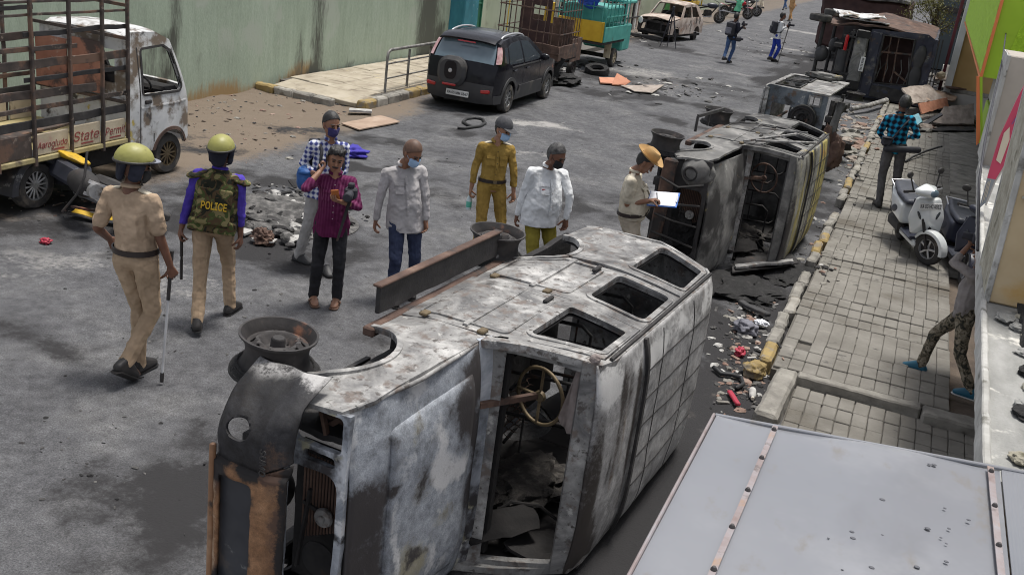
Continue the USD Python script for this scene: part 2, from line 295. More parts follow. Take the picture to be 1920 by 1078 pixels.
soot_shade = sum(blob(*b) for b in [(-.95, 6.2, .7, 1.8, 0, .9), (-1.0, 8.4, .5, 1.2, 0, .8), (-4.3, 22.5, 1.6, .5, -15, .7), (-5.5, 29.8, 1.8, .6, 10, .6), (-3.9, 33.0, 1.1, 1.3, 0, .8), (-6.0, 42, 2.0, .9, 10, .6), (-3.6, 18.8, .9, 1.0, 0, .7), (-6.7, 6.1, 1.2, .55, 15, .6),  (-6.6, 10.0, 1.3, .75, 15, .95), (-6.1, 9.2, .8, .35, 0, .8), (-7.4, 13.4, 1.1, .3, 20, .75), (-8.6, 15.2, 1.5, .5, 10, .8), (-7.6, 17.6, 1.2, .7, 40, .6),
    (-3.9, 25.3, 2.2, .55, -12, .95), (-5.6, 25.9, 1.6, .6, 0, .8), (-7.0, 24.6, 1.4, .9, 0, .9), (-7.7, 27.8, 1.2, 1.8, 0, .7), (-3.6, 10.3, 1.1, 1.7, 0, .5), (-4.0, 14.5, 1.0, 1.2, 0, .35), (-5.4, 13.4, 1.7, .8, 20, .4), (-1.9, 9.6, 1.2, 1.4, 0, .9), (-2.0, 17.5, 1.3, 2.5, 0, .9), (-1.0, 12.6, .45, 3.4, 0, .75), (-2.6, 11.6, 1.1, 1.3, 0, .8), (-3.6, 7.0, .8, 2.2, 0, .45), (-3.9, 5.0, .7, .7, 0, .25), (-7.8, 12.0, 1.2, .4, 25, .6), (-6.2, 15.0, 1.0, .35, 20, .5), (-5.2, 19.0, 1.6, .5, 15, .45), (-4.6, 28.5, 1.4, 1.0, 0, .5), (-8.9, 4.8, 1.4, .6, 20, .4), (-7.6, 5.2, .8, .5, 0, .3),
    (-3.9, 36.5, 1.2, 4.0, 0, .95), (-3.0, 41.5, 2.2, 2.5, 0, .9), (-7.3, 37.6, 1.6, .5, 0, .6), (-9.2, 38.5, 1.6, 1.6, 0, .8), (-8.5, 10.2, 1.3, 2.6, 0, .6), (-9.7, 8.6, .9, 1.5, 0, .6), (-7.2, 8.3, .9, .35, 20, .5), (-2.2, 5.5, 2, 3, 0, .6), (-10.4, 12.8, 1.4, .5, 10, .75), (-8.6, 20.8, 1.0, 2.6, 0, .75), (-5.2, 6.9, .8, .35, 10, .3), (-4.5, 31.5, 1.8, .8, 20, .4)])  # long blob at the hatchback is shade under the car, painted dark
dirt = np.clip((-8.55 - GX) / 0.9, 0, 1) * np.clip((21 - GY) / 3, 0, 1) * 0.95 + np.clip((-9.5 - GX) / 0.8, 0, 1) * 0.6 + sum(blob(*b) for b in [(-1.0, 9.6, .6, 1.8, 0, .8), (-8.0, 9.3, 1.2, .6, 10, .35), (-7.2, 28.5, 1.6, 3, 0, .4)]) + np.clip((GX - 0.9) / 0.15, 0, 1)
pale = sum(blob(*b) for b in [(-6.9, 8.0, 1.3, .55, 15, .42), (-8.3, 7.0, .9, .9, 0, .35), (-6.9, 19.4, .8, .35, 20, .8), (-7.6, 29.6, 1.3, 2.2, 0, .55), (-5.2, 22.6, 1.6, .35, 10, .35), (-5.6, 33.5, 2, .5, -10, .45), (-4.2, 20.5, 1.1, .5, 20, .3), (-9.4, 20.2, .5, .5, 0, .5), (-5.2, 45, 2.5, .5, -10, .6), (-6.5, 56, 3, .8, -10, .6), (-6.2, 16.8, .9, .3, 20, .5), (-5.0, 7.6, 1.5, .4, 15, .2)])
big = fbm(P3 * 0.35, 4, 21) - 0.5
wear = np.clip(np.stack([soot_shade * (.2 + 1.5 * fbm(P3 * 3.6, 4, 57)) + big * .35 + .7 * (fbm(P3 * 1.7, 5, 55) - .5), dirt + 0 * big, pale + 0.25 * (fbm(P3 * 0.8, 3, 4) - 0.5)], -1), 0, 1)
GZ = road_z(GX, GY) + np.where((GX > -0.72) & (GX < 1.02) & (GY > 9.6), -0.06, 0)
nx_, ny_ = GX.shape; idx = np.arange(nx_ * ny_).reshape(nx_, ny_)
q = np.stack([idx[:-1, :-1], idx[1:, :-1], idx[1:, 1:], idx[:-1, 1:]], -1).reshape(-1, 4)
rf = np.vstack([q[:, [0, 1, 2]], q[:, [0, 2, 3]]])
tag(obj('road', (np.stack([GX, GY, GZ], -1).reshape(-1, 3), rf), MAT['asphalt'], None, True, primvars={'wear': wear.reshape(-1, 3)}), kind='structure')
tag(obj('ground', bx2((-900, -300, -1.0), (900, 1500, -0.14)), MAT['far_ground']), kind='structure')
def gz(x, y): return float(road_z(np.array(x, float), np.array(y, float)))

# ------------------------------------------------------------------ right-hand pavement: tiles one by one near the camera, kerb stones
pav = UsdGeom.Xform.Define(stage, numbered('/World/pavement')).GetPrim(); tag(pav, kind='structure')
PZ = 0.13
obj('bed', bx2((-0.68, 9.62, -0.05), (0.97, 32, PZ - 0.03)), MAT['joint_dirt'], pav)
y = 9.66; row = 0; ntile = 0; far_tiles = []
while y < 31:
    dy = 0.285 if y < 24 else 0.57; sink = 0.010 * math.sin(row * 0.9); seam = 0.013 if row % 3 == 2 else 0.006; shift = 0.012 * math.sin(row // 3 * 2.3)
    for c in range(12):
        x0 = -0.668 + c * 0.1365 + shift
        if y > 9.9 and rng.random() < 0.01: continue
        R = rot('z', rng.normal(0, .8)) @ rot('x', rng.normal(0, 0.7)) @ rot('y', rng.normal(0, 0.9))
        b = bx((x0 + 0.066, y + dy / 2, PZ - 0.03 + sink + rng.normal(0, 0.003)), (0.1325, dy - seam, 0.06), R, 0.006)
        if ntile < 290: obj('tile', b, MAT['paver'], pav); ntile += 1
        else: far_tiles.append(b)
    y += dy + (0.008 if row % 3 == 2 else 0); row += 1
tag(obj('tiles_beyond', cat(far_tiles), MAT['paver'], pav), kind='stuff')
# step at the near end
obj('step', rough(fine(bx2((-0.42, 9.53, -0.05), (0.72, 9.66, PZ + 0.004), 0.015), 0.06), 0.012, 9, 2), MAT['kerb_concrete'], pav)
obj('step', rough(fine(bx2((0.735, 9.42, -0.05), (1.24, 9.66, PZ + 0.0), 0.02), 0.06), 0.012, 9, 5), MAT['kerb_concrete'], pav)
lower = UsdGeom.Xform.Define(stage, numbered('/World/lower_pavement')).GetPrim(); tag(lower, kind='structure')
obj('bed', bx2((-0.42, 5.0, -0.08), (1.3, 9.5, 0.012)), MAT['joint_dirt'], lower)
for j in range(8):
    for c in range(12):
        obj('tile', bx((-0.34 + c * 0.139, 9.36 - j * 0.285, 0.018 + rng.normal(0, .003)), (0.131, 0.274, 0.05), rot('z', rng.normal(0, 1)) @ rot('x', rng.normal(0, .8)), 0.006), MAT['paver'], lower)
kerb = UsdGeom.Xform.Define(stage, numbered('/World/kerb')).GetPrim(); tag(kerb, kind='structure')
y = 9.75; k = 0
while y < 33:
    L = rng.uniform(0.42, 0.62)
    if k not in (6, 13, 14):
        m = MAT[['kerb_yellow', 'kerb_concrete', 'kerb_concrete', 'kerb_white', 'kerb_concrete', 'kerb_concrete', 'kerb_concrete', 'kerb_concrete', 'kerb_yellow'][k % 9]]
        obj('kerb_stone', rough(fine(bx((-0.77 + rng.normal(0, .012), y + L / 2, 0.035 + rng.normal(0, .012)), (0.125, L - 0.015, 0.2), rot('z', rng.normal(0, 2.2)) @ rot('y', rng.normal(0, 3)), 0.025), 0.1), 0.022, 7, k), m, kerb)
    y += L; k += 1
obj('kerb_stone', rough(fine(bx((-0.53, 8.93, 0.06), (0.2, 1.15, 0.26), rot('z', -2), 0.03), 0.1), 0.02, 7, 91), MAT['kerb_concrete'], kerb, label='long bare concrete kerb stone beside the lower tiles')
obj('kerb_stone', rough(fine(bx((-0.5, 7.6, 0.03), (0.2, 1.35, 0.24), rot('z', -2), 0.03), 0.1), 0.02, 7, 95), MAT['kerb_concrete'], kerb)
tag(obj('earth_strip', rough(fine(bx2((0.95, 9.65, -0.1), (2.4, 14.6, 0.045)), 0.25), 0.03, 3, 8), MAT['earth']), kind='structure')

y = 14.65
while y < 32:
    for c in range(2):
        obj('concrete_slab', rough(fine(bx((1.33 + .76 * c, y + .55, .08 + rng.normal(0, .006)), (.74, 1.08, .1), rot('x', rng.normal(0, .6)), .012), .3), .012, 5, int(y * 3)), MAT['kerb_concrete'], pav)
    y += 1.11
# ------------------------------------------------------------------ left-hand footpath
fp = UsdGeom.Xform.Define(stage, numbered('/World/footpath')).GetPrim(); tag(fp, kind='structure')
obj('bed', bx2((-12.15, 18.1, -0.1), (-10.05, 34, 0.135)), MAT['joint_dirt'], fp)
for j in range(19):
    for c in range(4):
        x0 = -10.12 - 0.505 * c; y0 = 18.15 + 0.62 * j + 0.1 * c
        if y0 > 30: continue
        obj('slab', bx((x0 - 0.25, y0 + 0.3, 0.135 + rng.normal(0, .004)), (0.49, 0.6, 0.06), rot('x', rng.normal(0, .5)) @ rot('y', rng.normal(0, .5)), 0.01), MAT['footpath_stone'], fp)
obj('broken_slab', rough(fine(bx((-10.95, 17.86, 0.1), (2.05, 0.62, 0.09), rot('z', -5) @ rot('x', 7), 0.01), 0.15), 0.02, 4, 3), MAT['footpath_stone'], fp, label='tilted broken end slab with a dark gap under it')
for k in range(26):
    y0 = 17.45 + k * 0.5
    obj('kerb_stone', rough(fine(bx((-9.86 - 0.012 * k, y0 + 0.24, 0.06), (0.2, 0.47, 0.22), rot('z', rng.normal(0, 2)), 0.03), 0.12), 0.025, 7, 30 + k), MAT[['kerb_yellow', 'kerb_white', 'kerb_concrete', 'kerb_concrete', 'kerb_yellow'][k % 5]], fp)
for k in range(4):
    p = at(545 + 38 * k, 163 + 8 * k, 0.1)
    obj('kerb_stone', rough(fine(bx((-11.95 + 0.46 * k, 17.36 - 0.03 * k, 0.05), (0.44, 0.2, 0.2), rot('z', -4), 0.03), 0.12), 0.03, 7, 60 + k), MAT[['kerb_yellow', 'kerb_white', 'kerb_concrete', 'kerb_concrete'][k]], fp)

# ------------------------------------------------------------------ compound wall with its stains, pillar, gate post
WX = -12.2
def wall_mesh(y0, y1, h, x=WX, t=0.25):
    P, F = grid_poly(rect(y0, 0, y1, h), 0.16); V = np.stack([x + 0.02 * (fbm(np.stack([P[:, 0], P[:, 1], 0 * P[:, 0]], 1) * 0.8, 3, 8) - .5), P[:, 0], P[:, 1] - 0.1], 1)
    V, F = thick(V, F, np.tile([1.0, 0, 0], (len(V), 1)), t); yy, zz = V[:, 1], V[:, 2]
    n = fbm(np.stack([yy * 1.4, zz * 0.25, 0 * yy], 1), 4, 31); n2 = fbm(np.stack([yy * 3.5, zz * 2, 0 * yy], 1), 3, 33)
    n3 = fbm(np.stack([yy * .9, zz * .9 + 3, 0 * yy], 1), 5, 37)
    st = .5 * np.clip((.36 - n3) * 9, 0, 1) + np.clip(1.15 - np.abs(yy - 24.9) / 1.0, 0, 1) * 0.9 + np.clip(n - 0.54, 0, 1) * 1.0 + 0.5 * np.exp(-((yy - 19.6) / .35) ** 2) + 0.45 * np.exp(-((yy - 14.9) / .18) ** 2)
    di = np.clip(0.6 - zz / 0.55, 0, 1) * (0.5 + n2) + 0.9 * np.exp(-((yy - 19.0) / .5) ** 2 - ((zz - .25) / .22) ** 2) + 0.5 * np.exp(-((yy - 16.2) / .6) ** 2 - ((zz - .1) / .3) ** 2)
    return V, F, np.clip(np.stack([st, di, np.clip((n3 - .60) * 8, 0, 1) * 0.75], 1), 0, 1)
V, F, w = wall_mesh(3.0, 26.1, 3.1)
wall = tag(obj('compound_wall', (V, F), MAT['sage_wall_paint'], None, False, primvars={'wear': w}), 'long sage green compound wall with dark damp streaks behind the left footpath', 'wall')
V, F, w = wall_mesh(28.6, 90, 3.0, -12.5)
w[:, 0] *= 0.3
tag(obj('compound_wall', (V, F), MAT['pale_wall_paint'], None, False), 'paler far stretch of compound wall beyond the blue pillar', 'wall')
o = thing('gate_pillar', 'peeling blue painted pillar at the end of the sage wall', 'pillar', (-12.1, 26.75, 0))
obj('shaft', rough(fine(bx((0, 0, 1.6), (0.5, 0.95, 3.4), None, 0.03), 0.3), 0.02, 3, 1), MAT['blue_paint'], o); obj('cap', bx((0, 0, 3.34), (0.62, 1.08, 0.1), None, 0.02), MAT['kerb_concrete'], o)
o = thing('gate', 'narrow dark green metal gate leaf beside the blue pillar', 'gate', (-12.3, 28.0, 0))
obj('panel', bx((0, 0, 1.35), (0.05, 0.8, 2.5), None, 0.01), MAT['green_paint'], o)
for k in (-1, 1): obj('stile', bx((0.035, k * 0.38, 1.35), (0.05, 0.06, 2.6), None, 0.008), MAT['green_paint'], o)
for k in range(3): obj('rail', bx((0.03, 0, 0.4 + k * 0.95), (0.04, 0.7, 0.05), None, 0.008), MAT['green_paint'], o)
# railing on the footpath
o = thing('railing', 'worn tubular steel railing on the left footpath behind the dark hatchback', 'railing')
ry = [18.9, 19.9, 20.95, 22.0, 23.05, 24.1, 25.1]
for i, yy in enumerate(ry): obj('post', tube([(-10.13 - .02 * i, yy, 0.12), (-10.13 - .02 * i, yy, 0.95 if i else 0.84)], 0.028), MAT['rail_paint'], o, True)
obj('top_rail', tube([(-10.13, 18.9, .84), (-10.13, 18.92, .95), (-10.13, 19.02, 1.0), (-10.2, 22, 1.0), (-10.27, 25.4, 1.0)], 0.032), MAT['rail_paint'], o, True)
for z in (0.72, 0.42): obj('mid_rail', tube([(-10.13, 18.9, z), (-10.2, 22, z), (-10.27, 25.4, z)], 0.018), MAT['rail_paint'], o, True)
# ------------------------------------------------------------------ burnt metal
mat('ash_steel', [(0.28, (0.04, 0.038, 0.037)), (0.42, (0.12, 0.118, 0.117)), (0.55, (0.25, 0.245, 0.235)), (0.68, (0.44, 0.43, 0.41))], 2.6, 9, 0.72, 0.0, 0.4, 45, 0.006, dist=0.8, rough_n=0.68,
    layers=[((0.5, 0.49, 0.47), 2.2, 0.54, 0.70), ((0.04, 0.036, 0.034), 1.7, 0.56, 0.68), ((0.09, 0.05, 0.03), 6.0, 0.62, 0.74), ((0.42, 0.38, 0.2), 3.4, 0.68, 0.76), ((0.05, 0.045, 0.042), 34, 0.62, 0.72), ((0.14, 0.115, 0.10), 9, 0.53, 0.66), ((0.075, 0.066, 0.06), 16, 0.55, 0.66), ((0.42, 0.41, 0.385), 13, 0.62, 0.72)])
mat('hood_steel', [(0.3, (0.085, 0.09, 0.10)), (0.44, (0.24, 0.26, 0.29)), (0.56, (0.41, 0.435, 0.47)), (0.7, (0.62, 0.63, 0.65))], 1.7, 10, 0.62, 0.0, 0.35, 50, 0.006, dist=1.8, rough_n=0.66,
    layers=[((0.035, 0.032, 0.034), 1.25, 0.52, 0.60), ((0.03, 0.027, 0.026), 3.4, 0.57, 0.66), ((0.40, 0.38, 0.27), 3.6, 0.6, 0.68), ((0.66, 0.66, 0.66), 4.2, 0.6, 0.68), ((0.06, 0.045, 0.035), 34, 0.64, 0.74), ((0.10, 0.06, 0.04), 5.5, 0.64, 0.72)])
mat('roof_steel', [(0.3, (0.06, 0.055, 0.052)), (0.5, (0.125, 0.12, 0.117)), (0.7, (0.26, 0.255, 0.25))], 2.2, 9, 0.68, 0.0, 0.3, 45, 0.005, st=(1, 1, 0.5), dist=0.6, rough_n=0.68,
    layers=[((0.045, 0.038, 0.034), 2.6, 0.50, 0.62, (1, 1, 0.25)), ((0.42, 0.42, 0.41), 3.2, 0.58, 0.67, (1, 1, .5)), ((0.3, 0.16, 0.06), 2.1, 0.68, 0.76), ((0.10, 0.072, 0.055), 5, 0.52, 0.66, (1, 1, .3)), ((0.33, 0.32, 0.31), 11, 0.6, 0.7), ((0.04, 0.035, 0.033), 34, 0.62, 0.72)])
mat('ochre_roof_steel', [(0.3, (0.1, 0.09, 0.05)), (0.5, (0.24, 0.22, 0.13)), (0.7, (0.38, 0.36, 0.25))], 1.8, 9, 0.75, 0.0, 0.3, 45, 0.005, st=(1, 1, 0.5), dist=0.6,
    layers=[((0.05, 0.045, 0.04), 2.2, 0.52, 0.64, (1, 1, 0.4)), ((0.5, 0.5, 0.46), 2.6, 0.6, 0.7), ((0.36, 0.16, 0.03), 1.4, 0.64, 0.72)])
mat('soot_steel', [(0.3, (0.012, 0.0115, 0.012)), (0.6, (0.035, 0.032, 0.031)), (0.75, (0.085, 0.08, 0.076))], 5, 8, 0.8, 0.0, 0.5, 40, 0.006, layers=[((0.08, 0.045, 0.03), 3.5, 0.6, 0.74)])
mat('cabin_soot', [(0.3, (0.006, 0.0055, 0.0055)), (0.6, (0.015, 0.013, 0.0125)), (0.75, (0.035, 0.03, 0.028))], 6, 8, 0.9, 0.0, 0.5, 30, 0.01)
mat('rust_brown', [(0.3, (0.045, 0.026, 0.02)), (0.55, (0.10, 0.058, 0.042)), (0.75, (0.2, 0.13, 0.095))], 4, 8, 0.85, 0.0, 0.5, 40, 0.006, layers=[((0.03, 0.027, 0.026), 3, 0.52, 0.66)])
mat('burnt_wheel', [(0.3, (0.018, 0.017, 0.018)), (0.6, (0.05, 0.045, 0.043)), (0.75, (0.13, 0.10, 0.085))], 7, 8, 0.65, 0.3, 0.4, 50, 0.004, layers=[((0.26, 0.12, 0.07), 3.2, 0.62, 0.74), ((0.3, 0.3, 0.29), 6, 0.66, 0.76)])
mat('ash', [(0.3, (0.03, 0.029, 0.029)), (0.5, (0.09, 0.087, 0.083)), (0.68, (0.2, 0.19, 0.18)), (0.8, (0.42, 0.41, 0.39))], 9, 9, 0.95, 0.0, 0.9, 45, 0.02)
mat('charred', [(0.3, (0.009, 0.009, 0.009)), (0.6, (0.022, 0.021, 0.021)), (0.8, (0.07, 0.067, 0.064))], 12, 8, 0.95, 0.0, 0.9, 50, 0.02)
mat('tan_plastic', [(0.3, (0.17, 0.085, 0.042)), (0.55, (0.26, 0.14, 0.072)), (0.75, (0.40, 0.26, 0.16))], 3.5, 8, 0.6, 0.0, 0.3, 40, 0.006, layers=[((0.025, 0.02, 0.018), 4, 0.6, 0.68), ((0.10, 0.055, 0.035), 2.5, 0.52, 0.68), ((0.42, 0.30, 0.2), 6, 0.64, 0.74)])
mat('black_plastic', [(0.3, (0.012, 0.013, 0.017)), (0.7, (0.04, 0.042, 0.048))], 3, 7, 0.45, 0.0, 0.3, 30, 0.006, layers=[((0.3, 0.3, 0.29), 5, 0.6, 0.7), ((0.07, 0.06, 0.055), 3, 0.54, 0.66)])
mat('grey_ash_side', [(0.28, (0.045, 0.043, 0.042)), (0.5, (0.14, 0.137, 0.13)), (0.7, (0.27, 0.26, 0.245))], 2.4, 9, 0.8, 0.0, 0.4, 45, 0.006, dist=0.8, rough_n=0.68,
    layers=[((0.028, 0.026, 0.025), 1.7, 0.49, 0.62), ((0.38, 0.31, 0.14), 2.4, 0.63, 0.72), ((0.5, 0.49, 0.45), 3, 0.64, 0.74), ((0.16, 0.09, 0.05), 4, 0.64, 0.74)])
mat('burnt_fluff', [(0.3, (0.012, 0.011, 0.011)), (0.55, (0.045, 0.04, 0.036)), (0.8, (0.17, 0.155, 0.135))], 11, 9, 0.95, 0.0, 1.0, 45, 0.02)
mat('scorched_trim', [(0.3, (0.01, 0.008, 0.007)), (0.55, (0.028, 0.022, 0.019)), (0.75, (0.08, 0.065, 0.055))], 5, 8, 0.85, 0.0, 0.5, 40, 0.006)
mat('rag_cloth', [(0.3, (0.16, 0.13, 0.12)), (0.7, (0.36, 0.31, 0.29))], 5, 7, 0.95, bump=0.4, bscale=80)
mat('brass', [(0.3, (0.08, 0.058, 0.032)), (0.7, (0.19, 0.145, 0.085))], 6, 6, 0.6, 0.4, 0.3)

def m_burnt(name, base, dark, dirt, pale, sc):
    m_wear(name, base, dark, dirt, pale, sc, .35, 60, .006, .65, spec=.35, speck=.5, c2=(.5, 1.45))
m_burnt('hood_wear', [(0.3, (0.19, 0.205, 0.23)), (0.5, (0.29, 0.31, 0.34)), (0.7, (0.41, 0.43, 0.46))], (0.05, 0.045, 0.045), (0.29, 0.27, 0.2), (0.58, 0.58, 0.58), 2.2)
m_burnt('roof_wear', [(0.3, (0.19, 0.185, 0.18)), (0.5, (0.29, 0.285, 0.28)), (0.7, (0.39, 0.385, 0.38))], (0.045, 0.038, 0.034), (0.19, 0.135, 0.095), (0.58, 0.575, 0.56), 2.6)
m_burnt('ochre_wear', [(0.3, (0.13, 0.125, 0.11)), (0.5, (0.22, 0.215, 0.19)), (0.7, (0.31, 0.305, 0.28))], (0.035, 0.031, 0.03), (0.33, 0.28, 0.10), (0.42, 0.17, 0.03), 2.6)
m_burnt('tan_wear', [(0.3, (0.17, 0.085, 0.042)), (0.55, (0.26, 0.14, 0.072)), (0.75, (0.36, 0.22, 0.13))], (0.018, 0.016, 0.016), (0.085, 0.05, 0.035), (0.46, 0.34, 0.24), 4.0)
m_burnt('black_wear', [(0.3, (0.012, 0.012, 0.014)), (0.7, (0.04, 0.039, 0.042))], (0.01, 0.009, 0.009), (0.10, 0.06, 0.04), (0.42, 0.41, 0.40), 4.0)
def wheel_rim(R=0.2, w=0.165, holes=10):
    """bare steel wheel about z, outer face up at z = 0"""
    body = lathe([(R * 0.93, -w), (R * 1.02, -w), (R * 1.02, -w + .012), (R * .9, -w + .03), (R * .82, -w * .55), (R * .84, -w * .3), (R * .95, -.02), (R * 1.02, -.008), (R * 1.03, 0.004), (R * 0.97, 0.004), (R * 0.9, -.022), (R * .8, -w * .3), (R * .78, -w * .5)], 40)
    disc = Point(0, 0).buffer(R * .81, 16)
    for k in range(holes): disc = disc.difference(affinity.translate(Point(0, 0).buffer(R * .07), R * .64 * math.cos(2 * PI * k / holes), R * .64 * math.sin(2 * PI * k / holes)))
    for k in range(5): disc = disc.difference(affinity.translate(Point(0, 0).buffer(R * .035), R * .3 * math.cos(2 * PI * k / 5), R * .3 * math.sin(2 * PI * k / 5)))
    P, F = grid_poly(disc, R * .1); r = np.hypot(P[:, 0], P[:, 1]) / R
    z = -w * .30 + .03 * np.exp(-((r - .52) / .12) ** 2) - 0.02 * (r < .38)
    V, F = thick(np.column_stack([P, z]), F, np.tile([0, 0, 1.0], (len(P), 1)), .006)
    hub = lathe([(0, -w * .30 + .04), (R * .15, -w * .30 + .04), (R * .19, -w * .30 + .03), (R * .2, -w * .30 - .02)], 18)
    return body, (V, F), hub

def burnt_jeep(name, label, loc, yaw, hood_m, side_m, roof_m, bumper, variant):
    # car axes: x to its left, y rearwards, z up; rolled on to its left flank, so that car (x, y, z) -> (z, y, -x)
    R = rot('z', -yaw) @ np.array([[0, 0, 1], [0, 1, 0], [-1, 0, 0]], float)
    o = thing(name, label, 'jeep', loc, R=R, group=None)
    m = MAT
    def W(y, z):
        w = np.where(z > 1.08, 0.80 - 0.075 * (np.clip(z - 1.08, 0, 1) / .47) ** 1.3, 0.80); w = np.where(z < .5, w - .04 * (.5 - z) / .2, w)
        return w - 0.05 * np.clip((.6 - y) / .6, 0, 1) ** 2
    def dnt(seed, a=.017):
        return lambda y, z: a * 2 * (fbm(np.stack([y * 2.2, z * 2.2, 0 * y + seed], 1), 3, seed) - .5)
    def rr(x0, z0, x1, z1, r=.05): return rect(x0 + r, z0 + r, x1 - r, z1 - r).buffer(r, 4)
    arch_f = Point(.72, .22).buffer(.41, 12); arch_r = Point(3.31, .24).buffer(.40, 12)
    fend = Polygon([(.08, .42), (.12, .78), (.3, .85), (1.30, .89), (1.405, .92), (1.405, .27), (1.12, .26), (.4, .2), (.2, .36)]).difference(arch_f)
    w1 = Polygon([(1.60, 1.08), (2.2, 1.09), (2.2, 1.49), (1.80, 1.48)]).buffer(-.03).buffer(.03)
    w2 = rr(2.49, 1.10, 3.05, 1.50); w3 = Polygon([(3.31, 1.1), (3.99, 1.11), (3.82, 1.5), (3.31, 1.51)]).buffer(-.04).buffer(.04)
    doors = [('front_door', Polygon([(1.425, .29), (1.425, .93), (1.73, 1.525), (2.325, 1.535), (2.325, .29)]).difference(w1)),
             ('rear_door', Polygon([(2.345, .29), (2.345, 1.535), (3.165, 1.535), (3.165, .29)]).difference(w2).difference(arch_r))]
    quarter = Polygon([(3.185, .5), (3.185, 1.535), (3.86, 1.53), (3.95, 1.48), (4.15, 1.05), (4.12, .42), (3.6, .36)]).difference(w3).difference(arch_r)
    frame_ = Polygon([(1.32, .90), (1.64, 1.55), (1.8, 1.585), (3.8, 1.585), (3.92, 1.52), (3.85, 1.54), (1.72, 1.54), (1.41, .95), (1.405, .90)])
    for s in (-1, 1):
        obj('front_fender', side(fend, W, s, .025, .1, dent=dnt(3)), m[side_m], o)
        ring = fend.buffer(0).intersection(arch_f.buffer(.035)); obj('wheel_arch_lip', side(ring, W, s, .04, .1, off=.012), m[side_m], o)
        for dn, dp in doors:
            d = obj(dn, side(dp, W, s, .03, .1, dent=dnt(5 + len(dn))), m[side_m], o)
            wh = w1 if dn == 'front_door' else w2
            obj('window_frame', side(wh.buffer(.035).difference(wh).intersection(dp.buffer(.001)), W, s, .04, .12, off=.010), m[side_m], d)
            b = dp.bounds; lo = rect(b[0] + .07, .36, b[2] - .07, .98).buffer(-.05).buffer(.05)
            if dn == 'rear_door': lo = lo.difference(arch_r.buffer(.06))
            obj('pressing', side(lo.difference(lo.buffer(-.018)), W, s, .02, .1, off=.009), m[side_m], d)
            obj('swage', side(rect(b[0] + .03, .70, b[2] - .03, .735).difference(arch_r), W, s, .02, .1, off=.011), m[side_m], d)
            if s < 0: obj('handle', bx((-.815, b[2] - .13, .93), (.03, .13, .03), None, .008), m['soot_steel'], d)
            for hz in (.45, .85): obj('hinge', bx((s * .81, b[0] + .005, hz), (.022, .07, .05), None, .006), m['brass' if s < 0 else 'soot_steel'], d)
        qp = obj('quarter_panel', side(quarter, W, s, .025, .1, dent=dnt(9)), m[side_m], o)
        obj('window_frame', side(w3.buffer(.035).difference(w3).intersection(quarter), W, s, .04, .12, off=.010), m[side_m], qp)
        obj('wheel_arch_lip', side(arch_r.buffer(.035).difference(arch_r).intersection(unary_union([quarter, doors[1][1]])), W, s, .04, .1, off=.012), m[side_m], o)
        obj('cab_frame', side(frame_, W, s, .05, .12, off=.004), m[side_m], o)
        obj('sill', bx2((s * .76, 1.1, .22), (s * .70, 2.86, .30), .01), m['rust_brown'], o)
        obj('drip_rail', tube([(s * (W(np.array(y_), np.array(1.56)) + .012), y_, 1.565) for y_ in np.linspace(1.75, 3.85, 14)], .013, 6), m['soot_steel'], o)
    # bonnet with its raised middle, cowl, windscreen frame, roof, tail
    def hd(V): return .03 * (fbm(V * 1.5, 3, 5) - .5) * 2
    def hood_wear(V):
        x, y = V[:, 0], V[:, 1]; q = np.column_stack([x, y, 0 * x]); q = q + .35 * np.column_stack([fbm(q * 2.5, 3, 61) - .5, fbm(q * 2.5, 3, 62) - .5, 0 * x]); w1_, w2_ = fbm(q * 2.2, 4, 63), fbm(q * 3.1, 4, 64); g = lambda cx, cy, sx, sy: np.exp(-(((q[:, 0] - cx) / sx) ** 2 + ((q[:, 1] - cy) / sy) ** 2))
        w3_ = fbm(q * 6, 4, 65); so = (.15 + 1.35 * w1_) * np.clip((.48 + .25 * (w2_ - .5) - y) / .12, 0, 1) * np.clip((x + .42) / .25, 0, 1) + 2.2 * np.clip(w3_ - .56, 0, 1) + .6 * g(.05, 1.22, .5, .1) + .75 * g(.1, .75, .32, .13) * np.clip((w1_ - .42) * 7, 0, 1) + .55 * g(-.42, 1.15, .22, .2) + 1.6 * np.clip(w1_ - .55, 0, 1)
        return np.clip(np.stack([so, .8 * g(.35, .62, .25, .16) + 2 * np.clip(w2_ - .60, 0, 1), 3 * np.clip(fbm(q * 4, 4, 66) - .55, 0, 1) + .8 * g(.1, .52, .3, .05) + .6 * g(.45, .8, .2, .1) + .5 * g(-.2, .95, .2, .08)], 1), 0, 1)
    if bumper:
        hm_ = strip([(.16, .80), (.36, .855), (1.30, .905)], lambda y, z: .775 + 0 * y, 50, .055, .02, power=4, dent=hd, sub=.03); h = obj('bonnet', hm_, m['hood_wear'], o, True, primvars={'wear': hood_wear(hm_[0])})
        hm_ = strip([(.42, .868), (.5, .883), (1.15, .92), (1.2, .912)], lambda y, z: .56 + .06 * y, 44, .035, .03, power=8, dent=lambda V: hd(V) + .024, sub=.03); obj('raised_panel', hm_, m['hood_wear'], h, True, primvars={'wear': hood_wear(hm_[0])})
        obj('bonnet_edge', tube([(-.775, y_, .80 + .085 * min(1, (y_ - .16) / .5)) for y_ in np.linspace(.2, 1.3, 12)], .014, 6), m['ash_steel'], h, True)
    else:
        obj('bonnet', strip([(.16, .80), (.36, .86), (1.30, .93)], lambda y, z: .70 + 0 * y, 22, .07, .02, power=2.5, dent=lambda V: hd(V) * 2.2, sub=.06), m[hood_m], o)
    obj('cowl', strip([(1.31, .895), (1.42, .945)], W, 10, .035, .03), m[hood_m], o)
    obj('windscreen_header', strip([(1.585, 1.45), (1.64, 1.55)], W, 12, .02, .05), m[side_m], o)
